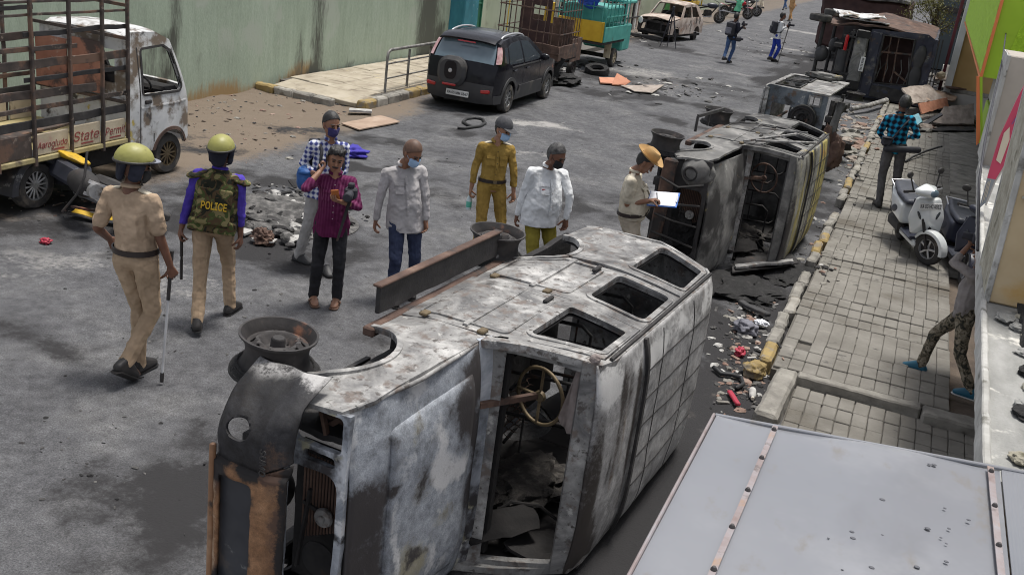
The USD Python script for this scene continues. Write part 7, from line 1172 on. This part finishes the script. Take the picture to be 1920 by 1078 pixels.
# ---- far right: ochre house, slate building, bush, burnt hulk
o = thing('ochre_house', 'ochre fronted house with a white pillar and a maroon post past the lime building', 'house')
obj('pillar', bx2((.67, 33.4, 0), (.86, 33.7, 5), .01), MAT['white_pillar'], o); obj('post', bx2((.52, 33.8, 0), (.61, 33.9, 5), .01), MAT['maroon_paint'], o); obj('front_wall', bx2((.86, 33.55, .6), (4.5, 43, 6)), MAT['ochre_wall'], o); obj('plinth', bx2((.62, 33.3, 0), (4.5, 43, .55)), MAT['house_wall'], o); obj('sill', bx2((.86, 33.45, .56), (3, 33.56, .66)), MAT['kerb_concrete'], o)
obj('paper_lantern', lump((.5, 33.2, 1.0), (.13, .1, .11), 3, .3, 2), MAT['cream_panel'], o)
o = thing('slate_building', 'dark slate coloured building closing the right side of the street', 'building')
obj('wall', bx2((-.15, 47, 0), (14, 60, 8)), MAT['slate_wall'], o); obj('band', bx2((-.18, 46.94, 2.3), (14, 47, 2.5)), MAT['soot_steel'], o)
o = thing('burnt_hulk', 'blackened vehicle hulk just visible behind the overturned truck', 'truck', (-2.6, 43.5, 0))
obj('hull', rough(fine(bx2((-1.7, 0, .5), (1.6, 5, 2.5), .1), .4), .12, 2, 3), MAT['maroon_dark'], o); obj('roof', rough(fine(bx2((-1.6, -.1, 2.45), (1.5, 4.9, 2.6), .03), .4), .1, 2, 5), MAT['grey_ash_side'], o)
for x in (-1.5, 1.4): obj('wheel', lathe([(.2, -.1), (.42, -.1), (.42, .1), (.2, .1)], 20, RX, (x, .8, .42)), MAT['tyre'], o)
for k, (x, y_) in enumerate(((-2.0, 55), (-1.2, 66))): pass
o = thing('tree', 'small yellowing tree leaning over the roof of the overturned truck', 'tree', (.15, 40.6, 0))
obj('trunk', tube([(0, 0, 0), (-.05, .02, .9), (-.12, 0, 1.7), (-.25, -.05, 2.4)], [.09, .075, .06, .03], 8), MAT['twig'], o, True)
cl, tw = [], []
for k in range(26):
    c = np.array([rng.normal(-.45, .55), rng.normal(0, .35), rng.normal(2.55, .38)]); tw.append(tube([(-.12, 0, 1.7), c * [.5, .5, 0] + [0, 0, .5 * (1.9 + c[2])], c], [.022, .013, .006], 5))
    for j in range(70):
        p = c + rng.normal(0, .17, 3); d = unit(rng.normal(0, 1, 3) + [0, 0, -.6]); n = unit(np.cross(d, rng.normal(0, 1, 3))); l_ = .07 + .05 * rng.random(); w_ = np.cross(d, n) * .018
        cl.append((np.array([p, p + d * l_ * .5 + w_, p + d * l_, p + d * l_ * .5 - w_]), np.array([[0, 1, 2], [0, 2, 3]])))
obj('branches', cat(tw), MAT['twig'], o, True); tag(obj('crown', cat(cl), MAT['leaf'], o, False), kind='stuff')
# low tree line and street end, far away
for k, (x, y_, h, lab) in enumerate(((-16, 118, 9, 'pale far building closing the left end of the street'), (2, 122, 8, 'grey far building closing the street on the right'))):
    o = thing('far_building', lab, 'building', (x, y_, 0)); obj('wall', bx2((-8, 0, 0), (8, 8, h)), MAT['house_wall'], o)
    for i in range(5): obj('window', bx2((-6.5 + 3 * i, -.05, 3), (-5.3 + 3 * i, 0, 4.6)), MAT['shop_dark'], o)

# ---- charred paling fence by the burnt car, tripod
o = thing('fence', 'charred white paling fence behind the burnt car', 'fence')
for k in range(26):
    y_ = 32.5 + .42 * k; obj('paling', rough(fine(bx((-11.5 + .02 * math.sin(k * 5), y_, .75), (.06, .17 if k % 5 else .1, 1.5 + .12 * math.sin(k * 1.7)), rot('x', 2 * math.sin(k * 3))), .4), .02, 4, k), MAT[('white_plate', 'burnt_cream', 'soot_steel')[k % 3]], o)
for z in (.5, 1.2): obj('rail', bar((-11.46, 32.3, z), (-11.46, 43.2, z), .05), MAT['soot_steel'], o)
for y_ in (36.2, 38.9): obj('post', bar((-11.4, y_, 0), (-11.35, y_ - .1, 2.6), .07), MAT['soot_steel'], o)
o = thing('tripod', 'black camera tripod standing in front of the burnt car', 'tripod'); a_ = at(1253, 30, 1.45)
a_ = np.array([-8.85, 37.9, 1.35])
for u, v in ((1237, 88), (1251, 88), (1267, 92)): g_ = at(u, v, 0); obj('leg', tube([a_, (a_ + g_) / 2, g_], [.03, .022, .014], 6), MAT['bag_black'], o)
obj('head', cat([bx(a_ + [0, 0, .06], (.08, .08, .12), None, .02)]), MAT['bag_black'], o); obj('pan_handle', bar(a_ + [0, 0, .05], a_ + [-.25, -.1, -.15], .02), MAT['bag_black'], o)

# ------------------------------------------------------------------ scooters
def scooter(label, loc, rz, m1, m2, lean, turn, plate=None):
    o = thing('scooter', label, 'scooter', loc, R=rot('z', rz) @ rot('y', lean))
    RT = rot('z', turn); pv = np.array([0, .52, 0])
    def tr(mesh): return xf(xf(mesh, None, -pv), RT, pv)
    ax = RT @ RX; c = RT @ (np.array([0, .60, .225]) - pv) + pv
    tyre_wheel(o, c, .225, .10, 'cap', 1, 'silver_trim', 5, ax=ax); tyre_wheel(o, (0, -.62, .225), .225, .11, 'cap', 1, 'soot_steel', 5)
    a = np.linspace(-.2, 2.6, 14); fv = []
    for t in a:
        for j, x in enumerate((-.075, -.06, 0, .06, .075)): rr_ = .265 - .03 * (abs(x) > .07) - .012 * (abs(x) > .05); fv.append((x, .60 + rr_ * math.cos(t), .225 + rr_ * math.sin(t)))
    F = np.array([(i * 5 + j, i * 5 + j + 1, i * 5 + j + 6) for i in range(13) for j in range(4)] + [(i * 5 + j, i * 5 + j + 6, i * 5 + j + 5) for i in range(13) for j in range(4)]); fv = np.array(fv); N_ = fv - [0, .6, .225]; N_ /= np.linalg.norm(N_, axis=1)[:, None]
    obj('front_mudguard', tr(thick(fv, F[:, ::-1], N_, .01)), MAT[m1], o, 50); obj('fork', tr(cat([bar((s * .06, .60, .225), (s * .05, .47, .62), .03) for s in (-1,)])), MAT['soot_steel'], o); obj('fork', tr(bar((.06, .60, .225), (.05, .47, .62), .03)), MAT['soot_steel'], o)
    # apron
    ap = m3.Manifold.hull_points(np.vstack([ball(np.array(p), r) for p, r in (((-.17, .42, .42), .03), ((.17, .42, .42), .03), ((-.20, .40, .62), .04), ((.20, .40, .62), .04), ((-.13, .40, .86), .04), ((.13, .40, .86), .04), ((0, .50, .62), .05), ((0, .46, .84), .04))])); obj('apron', soft(ap, .03, 3), MAT[m1], o, True)
    for s in (-1, 1): obj('indicator', xf(lump((0, 0, 0), (.018, .02, .07), 3, .1, 1, 2), rot('y', 25 * s), (s * .12, .488, .66)), MAT['dark_glass'], o, True)
    obj('inner_shield', bx((0, .355, .62), (.36, .03, .5), None, .012), MAT[m2], o); obj('floorboard', bx((0, .12, .30), (.36, .5, .05), None, .02), MAT[m2], o); obj('sill_panel', bx((0, .08, .24), (.30, .75, .1), None, .03), MAT[m1], o)
    bd = m3.Manifold.hull_points(np.vstack([ball(np.array(p), r) for p, r in (((-.15, -.15, .42), .05), ((.15, -.15, .42), .05), ((-.15, -.15, .62), .05), ((.15, -.15, .62), .05), ((-.14, -.70, .66), .05), ((.14, -.70, .66), .05), ((-.09, -.92, .72), .04), ((.09, -.92, .72), .04), ((-.15, -.62, .46), .04), ((.15, -.62, .46), .04))])); obj('rear_body', soft(bd, .035, 3), MAT[m1], o, True)
    for s in (-1, 1): obj('side_vent', xf(lump((0, 0, 0), (.012, .17, .055), 2, .1, 1, 2), rot('x', 16), (s * .192, -.45, .52)), MAT['seat_vinyl'], o, True)
    st_ = m3.Manifold.hull_points(np.vstack([ball(np.array(p), r) for p, r in (((-.12, -.08, .70), .04), ((.12, -.08, .70), .04), ((-.14, -.45, .74), .05), ((.14, -.45, .74), .05), ((-.10, -.82, .80), .04), ((.10, -.82, .80), .04))])); obj('seat', soft(st_, .03, 3), MAT['seat_vinyl'], o, True); obj('tail_lamp', bx((0, -.975, .68), (.14, .03, .08), None, .012), MAT['red_lamp'], o)
    hb = m3.Manifold.hull_points(np.vstack([ball(np.array(p), r) for p, r in (((-.16, .40, 1.0), .045), ((.16, .40, 1.0), .045), ((0, .50, .98), .075), ((0, .40, 1.04), .05))])); h = obj('handlebar_cowl', tr(soft(hb, .03, 3)), MAT[m1], o, True); obj('headlamp', tr(ell((0, .555, .98), (.075, .03, .055))), MAT['painted_sky_glass'], h, True)
    for s in (-1, 1):
        obj('grip', tr(bar((s * .2, .38, 1.0), (s * .34, .33, 1.0), .035)), MAT['black_leather'], h); obj('brake_lever', tr(bar((s * .2, .42, .99), (s * .33, .40, .99), .012)), MAT['silver_trim'], h); obj('mirror', tr(cat([bar((s * .22, .38, 1.02), (s * .28, .36, 1.20), .014), ell((s * .30, .36, 1.23), (.06, .02, .045))])), MAT['black_leather'], h, True)
    obj('engine', cat([bx((.12, -.5, .28), (.12, .6, .18), None, .04), lathe([(0, .3), (.05, .3), (.055, 0), (0, -.02)], 14, rot('x', 80), (-.14, -.5, .26))]), MAT['soot_steel'], o); obj('grab_rail', tube([(-.15, -.7, .76), (-.15, -.95, .82), (.15, -.95, .82), (.15, -.7, .76)], .014, 6), MAT['silver_trim'], o, True)
    if plate:
        obj('number_plate', xf(bx((0, 0, 0), (.30, .012, .09), None, .004), rot('x', 8), (0, .518, .80)), MAT['white_plate'], o); t_ = text_mesh(plate, .05, .003, True); tv = np.array(t_.vertices); tv[:, 0] -= tv[:, 0].mean(); tv[:, 0] *= .27 / np.ptp(tv[:, 0]); obj('plate_lettering', xf((tv, np.array(t_.faces)), rot('x', 8) @ rot('z', 180) @ AX['xz'], (0, .527, .775)), MAT['plate_ink'], o, False)
    return o
scooter('white scooter with a number plate on its apron, parked on the pavement', (.45, 15.25, .13), -163, 'scooter_white', 'dark_navy', 6, 34, 'KA 03 HC 4512')
scooter('dark navy scooter squeezed between the white scooter and the ledge', (1.02, 14.95, .05), -168, 'dark_navy', 'seat_vinyl', -4, 0)

# ---- fallen motorcycle near the pickup
g_ = at(262, 400, 0)
o = motorcycle('fallen yellow and black motorcycle lying on its side behind the striding policeman', (g_[0], g_[1], .16), -112, 'soot_steel', None, 66)
obj('tail_cowl', lump((-.05, -.62, .62), (.15, .30, .22), 3, .25, 1.2), MAT['seat_vinyl'], o, True); obj('yellow_cowl', lump((-.17, -.60, .66), (.05, .29, .20), 4, .2, 1.4), MAT['yellow_paint'], o, True); obj('grab_rail', tube([(-.2, -.85, .7), (-.22, -1.0, .6), (.1, -1.0, .6)], .016, 6), MAT['silver_trim'], o, True)
p = at(182, 415, 0)
o = thing('broken_panel', 'yellow and black broken bodywork strip on the road by the fallen motorcycle', 'panel', (p[0], p[1], .03), 12); obj('strip', rough(fine(bx((0, 0, .03), (.62, .1, .02), rot('x', 15), .006), .08), .03, 4, 2), MAT['yellow_paint'], o); obj('black_edge', rough(fine(bx((0, -.07, .015), (.64, .07, .02), None, .006), .08), .03, 4, 2), MAT['black_plastic'], o); obj('red_rod', bar((-.4, .12, .05), (.3, .16, .03), .025), MAT['orange_rust'], o)

# ------------------------------------------------------------------ debris
mat('board_wood', [(0.3, (.26, .18, .13)), (0.6, (.38, .28, .21)), (0.75, (.44, .36, .3))], 3, 7, .9, 0, .4, st=(1, 1, 1), layers=[((.1, .08, .06), 3, .58, .7)])
mat('board_grey', [(0.3, (.2, .165, .14)), (0.6, (.33, .28, .24)), (0.75, (.42, .38, .34))], 3, 7, .9, 0, .4, st=(3, .6, 1), layers=[((.12, .09, .07), 2, .58, .72)])
mat('salmon_board', [(0.3, (.42, .17, .10)), (0.7, (.56, .27, .17))], 4, 6, .9, 0, .3); mat('white_scrap', [(0.3, (.24, .23, .215)), (0.5, (.36, .35, .33)), (0.7, (.55, .54, .51))], 8, 5, .8, 0, .3); mat('blue_cloth', (.045, .035, .30), rough=.9); mat('red_scrap', (.34, .02, .045), rough=.6); mat('brick_rubble', [(0.3, (.16, .09, .07)), (0.6, (.27, .19, .15)), (0.8, (.36, .31, .26))], 7, 7, .95, 0, .6); mat('hose_black', (.02, .02, .021), rough=.6, bump=.2); mat('teal_plastic', (.16, .34, .40), rough=.5, bump=.2)
def board(label, pts, z, t, m, name='board', cat_='board', amp=.012, group=None):
    c = np.array([at(u, v, z_ if np.ndim(z) else z) for (u, v), z_ in zip(pts, z if np.ndim(z) else [z] * len(pts))]); ctr = c.mean(0); n_ = unit(np.cross(c[1] - c[0], c[2] - c[0])); n_ = n_ * np.sign(n_[2]); k = len(c)
    V = np.vstack([c + n_ * t / 2, c - n_ * t / 2]); m_ = man(m3.Manifold.hull_points(V)); return one(name, rough(fine(m_, .12), amp, 4, len(label)), MAT[m], label, cat_, group)
board('warped pinkish board lying on the road beyond the man in checks', [(640, 232), (714, 217), (750, 229), (674, 244)], .03, .02, 'board_wood')
board('long white painted batten on the dirt by the broken footpath slab', [(655, 204), (697, 207), (697, 211), (654, 208)], .07, .04, 'white_scrap')
board('salmon coloured board with a raised flap in the middle of the road', [(1123, 146), (1176, 148), (1170, 160), (1125, 156)], .05, .03, 'salmon_board')
board('pointed salmon scrap standing on the board in the road', [(1147, 160), (1156, 138), (1182, 154), (1172, 161)], [.03, .28, .12, .03], .03, 'salmon_board')
board('flat scorched sheet lying right of the salmon board', [(1164, 161), (1245, 160), (1222, 175), (1190, 172)], .04, .02, 'board_grey')
board('flat bent metal panel on the ground between the two nearest jeeps', [(1385, 476), (1478, 470), (1496, 494), (1372, 512)], .12, .02, 'soot_steel', 'metal_panel', 'panel', .04)
board('pale fallen frame lying at the front corner of the ochre streaked jeep', [(1378, 497), (1486, 487), (1488, 492), (1380, 502)], .17, .03, 'ash_steel', 'metal_panel', 'panel', .02)
pb = [('big buff sheet on top of the board pile', [(1690, 166), (1740, 160), (1770, 186), (1712, 196)], [.7, .75, .5, .45], 'board_grey'), ('reddish sheet in the middle of the board pile', [(1735, 168), (1800, 172), (1790, 190), (1730, 190)], [.55, .5, .42, .5], 'board_wood'), ('orange brown sheet sloping over the board pile', [(1722, 195), (1775, 184), (1778, 200), (1728, 214)], [.55, .55, .35, .32], 'salmon_board'), ('wide grey planked sheet at the near right of the board pile', [(1745, 233), (1770, 202), (1826, 196), (1826, 234)], [.22, .45, .5, .22], 'board_grey'), ('dark plank under the board pile', [(1720, 238), (1826, 240), (1826, 246), (1722, 246)], .16, 'soot_steel'), ('pale plank sticking out above the board pile', [(1750, 144), (1826, 148), (1826, 154), (1750, 150)], .85, 'board_grey'), ('brown plank behind the board pile', [(1770, 158), (1826, 160), (1826, 168), (1775, 166)], .7, 'rust_brown')]
for k, (l, p_, z_, m_) in enumerate(pb): board(l, p_, z_, .035, m_, amp=.03)
board('white-blue plastic sheet scrap on the board pile', [(1708, 218), (1722, 214), (1730, 230), (1712, 236)], [.4, .42, .3, .28], .04, 'teal_plastic', 'plastic_sheet', 'plastic', .05)
board('thin grey board leaning at the near edge of the board pile', [(1728, 232), (1765, 212), (1768, 216), (1732, 238)], [.2, .5, .48, .16], .03, 'grey_cladding')
one('pipe', tube([at(1596, 205, .15), at(1630, 198, .2), at(1662, 188, .22)], .07, 8), MAT['ash_steel'], 'pale bent pipe lying in front of the overturned truck', 'pipe', smooth=True)
one('hose', tube([at(1698, 303, .17), at(1712, 294, .18), at(1735, 284, .2), at(1760, 276, .3), at(1766, 275, .34)], .022, 6), MAT['hose_black'], 'dark curved hose on the pavement right of the man in plaid', 'hose', smooth=True)
one('hose', tube([at(u, v, .03) for u, v in ((858, 240), (870, 241), (884, 239), (900, 237), (910, 231), (905, 224), (890, 221), (874, 223), (868, 229), (878, 235), (888, 238))], .03, 8), MAT['hose_black'], 'black rubber loop on the road right of the parked hatchback', 'hose', smooth=True)
one('tarpaulin', lump(at(664, 286, .06), (.22, .2, .09), 5, .7, 2.5), MAT['blue_cloth'], 'crumpled violet blue cloth on the road behind the purple shirt', 'cloth', smooth=True)
one('cloth', lump(at(86, 452, .03), (.06, .05, .035), 8, .7, 2.5), MAT['red_scrap'], 'small crumpled red scrap on the road left of the policemen', 'scrap', smooth=True)
o = one('tyre', rough(lathe([(.2, -.09), (.33, -.09), (.35, 0), (.33, .09), (.2, .09), (.19, 0)], 24, rot('x', 12), at(1120, 132, .12)), .05, 5, 3), MAT['charred'], 'charred flattened tyre on the road behind the caged truck', 'tyre')
board('pale green board scrap on the road by the policeman in the vest', [(444, 424), (456, 418), (474, 434), (458, 440)], .05, .03, 'white_scrap')
one('cloth', lump(at(492, 446, .07), (.12, .1, .10), 4, .8, 3), MAT['rust_brown'], 'rust brown crumpled scrap at the near edge of the ash heap', 'scrap')
# ash heap and scattered scraps: uncountable
def scatter(n, regions, size, mats, nm, lab, seed, flat=.5, zoff=0.0):
    r = np.random.default_rng(seed); out = {m_: [] for m_ in mats}
    for i in range(n):
        u0, v0, su, sv = regions[r.integers(len(regions))]; p = at(r.normal(u0, su), r.normal(v0, sv), 0); s = size * (.35 + r.random() ** 3 * 1.6) * (1 + .0 * p[1]); k = r.integers(3)
        z = gz(p[0], p[1]) + zoff + (.13 if -.7 < p[0] < .97 and p[1] > 9.7 else 0)
        if k < 2:
            b = trimesh.creation.icosphere(subdivisions=1); v = np.array(b.vertices) * (1 + .5 * r.normal(0, .35, (42, 1))) * s * [1, r.uniform(.5, 1.1), flat * r.uniform(.5, 1.1)]; me = xf((v, np.array(b.faces)), rot('z', r.uniform(0, 360)), (p[0], p[1], z + s * flat * .25))
        else: me = bx((p[0], p[1], z + s * .2), (s * 2.2, s * r.uniform(.3, 1.2), .008 + s * .1), rot('z', r.uniform(0, 360)) @ rot('x', r.normal(0, 14)) @ rot('y', r.normal(0, 10)))
        out[mats[r.integers(len(mats))]].append(me)
    for i, (m_, l) in enumerate(out.items()):
        if l: tag(obj(nm, cat(l), MAT[m_], None, False), lab[i] if i < len(lab) else lab[-1], 'debris', None, 'stuff')
P_, F_ = grid_poly(Point(0, 0).buffer(1, 24), .07); rr_ = np.hypot(P_[:, 0], P_[:, 1]); c_ = at(525, 405, 0)
hz = .13 * np.clip(1 - rr_ ** 2, 0, 1) * (.4 + 1.3 * fbm(np.column_stack([P_ * 5, 0 * rr_]), 4, 3)); V_ = np.column_stack([c_[0] + P_[:, 0] * 1.05, c_[1] + P_[:, 1] * .8, .012 + hz])
tag(obj('ash_heap', (V_, F_), MAT['ash'], None, 40), 'heap of grey ash and burnt scraps on the road behind the purple shirt', 'ash', None, 'stuff')
scatter(420, [(525, 395, 38, 20), (510, 405, 25, 14), (560, 425, 45, 20)], .06, ['charred', 'ash', 'white_scrap', 'soot_steel'], 'ash_scraps', ['black burnt scraps in the ash heap', 'grey ash lumps in the ash heap', 'whitish fragments in the ash heap', 'sooty metal bits in the ash heap'], 1, .6, .05)
scatter(330, [(560, 185, 70, 18), (480, 250, 60, 30), (400, 200, 60, 12), (640, 195, 50, 10), (120, 380, 60, 20), (420, 230, 70, 30)], .03, ['brick_rubble', 'kerb_concrete', 'earth', 'soot_steel'], 'verge_rubble', ['brown rubble strewn along the dirt verge', 'pale concrete crumbs strewn along the dirt verge', 'clods of earth on the dirt verge', 'dark burnt bits on the dirt verge'], 2, .5)
scatter(760, [(1395, 600, 22, 40), (1378, 690, 22, 45), (1420, 720, 25, 40), (1400, 560, 30, 25), (1530, 480, 20, 40), (1590, 300, 18, 40)], .03, ['brick_rubble', 'charred', 'white_scrap', 'soot_steel', 'kerb_concrete', 'ash'], 'gutter_rubble', ['brown rubble in the right-hand gutter', 'black burnt bits in the right-hand gutter', 'white scraps in the right-hand gutter', 'sooty metal bits in the right-hand gutter', 'concrete crumbs in the right-hand gutter', 'grey ash crumbs in the right-hand gutter'], 3, .5)
scatter(420, [(1110, 125, 45, 12), (1060, 130, 30, 12), (1210, 165, 60, 12), (1190, 70, 40, 10), (1480, 95, 40, 14), (1420, 80, 50, 16), (1300, 170, 60, 10)], .06, ['charred', 'ash', 'soot_steel', 'white_scrap'], 'road_scraps', ['black burnt scraps scattered up the road', 'ash lumps scattered up the road', 'sooty bits scattered up the road', 'pale scraps scattered up the road'], 4, .4)
scatter(420, [(300, 500, 160, 110), (800, 350, 200, 90), (200, 850, 120, 110), (1050, 300, 120, 70), (560, 560, 120, 60)], .011, ['charred', 'ash', 'soot_steel'], 'road_specks', ['small black crumbs on the near road', 'small ash crumbs on the near road', 'small pale crumbs on the near road'], 5, .5)
scatter(260, [(1640, 245, 28, 26), (1600, 270, 14, 26), (1690, 250, 40, 10), (1780, 160, 30, 8)], .13, ['brick_rubble', 'board_grey', 'kerb_concrete'], 'pavement_rubble', ['brown rubble on the pavement below the overturned truck', 'splintered board bits below the overturned truck', 'concrete lumps below the overturned truck'], 6, .5)
# single things in the gutter beside the nearest jeep
one('bumper_strip', rough(fine(cat([bar(at(1388, 566, .06), at(1440, 592, .07), .09, .05, .01)]), .06), .03, 5, 2), MAT['grey_cladding'], 'bent grey bumper strip in the gutter behind the nearest jeep', 'strip')
one('plastic_bag', lump(at(1398, 614, .07), (.12, .10, .08), 6, .7, 2.5), MAT['bag_grey'], 'crumpled grey and white bag in the gutter below the bumper strip', 'bag', smooth=True)
one('paper', lump(at(1428, 605, .06), (.07, .05, .03), 6, .8, 3), MAT['paper_white'], 'crumpled white paper beside the bumper strip in the gutter', 'paper')
one('cloth', lump(at(1388, 660, .04), (.05, .07, .05), 7, .7, 2.5), MAT['red_scrap'], 'red plastic scrap in the gutter level with the yellow kerb lump', 'scrap')
one('plastic_strip', rough(fine(bar(at(1368, 733, .04), at(1384, 758, .05), .05, .03, .008), .05), .01, 6, 2), MAT['red_scrap'], 'red plastic strip in the gutter near the awning corner', 'strip')
o = thing('bottle', 'white plastic bottle lying in the gutter near the awning corner', 'bottle', at(1411, 738, .04), R=rot('z', 10) @ rot('x', 90)); obj('bottle_body', lathe([(0, -.09), (.03, -.09), (.034, -.08), (.034, .05), (.014, .08), (.014, .095)], 16), MAT['white_scrap'], o, 40); obj('cap', lathe([(.0, .115), (.016, .115), (.016, .095), (0, .095)], 12), MAT['cream_sign'], o)
one('kerb_lump', lump(at(1416, 694, .08), (.11, .11, .09), 9, .5, 2.5), MAT['kerb_yellow'], 'broken yellow painted kerb lump next to the bare kerb stone', 'rubble')
one('hose', tube([at(u, v, .04) for u, v in ((1338, 688), (1352, 700), (1372, 702), (1390, 708), (1394, 720), (1380, 728))], .022, 6), MAT['hose_black'], 'black hose curled in the gutter beside the nearest jeep', 'hose', smooth=True)
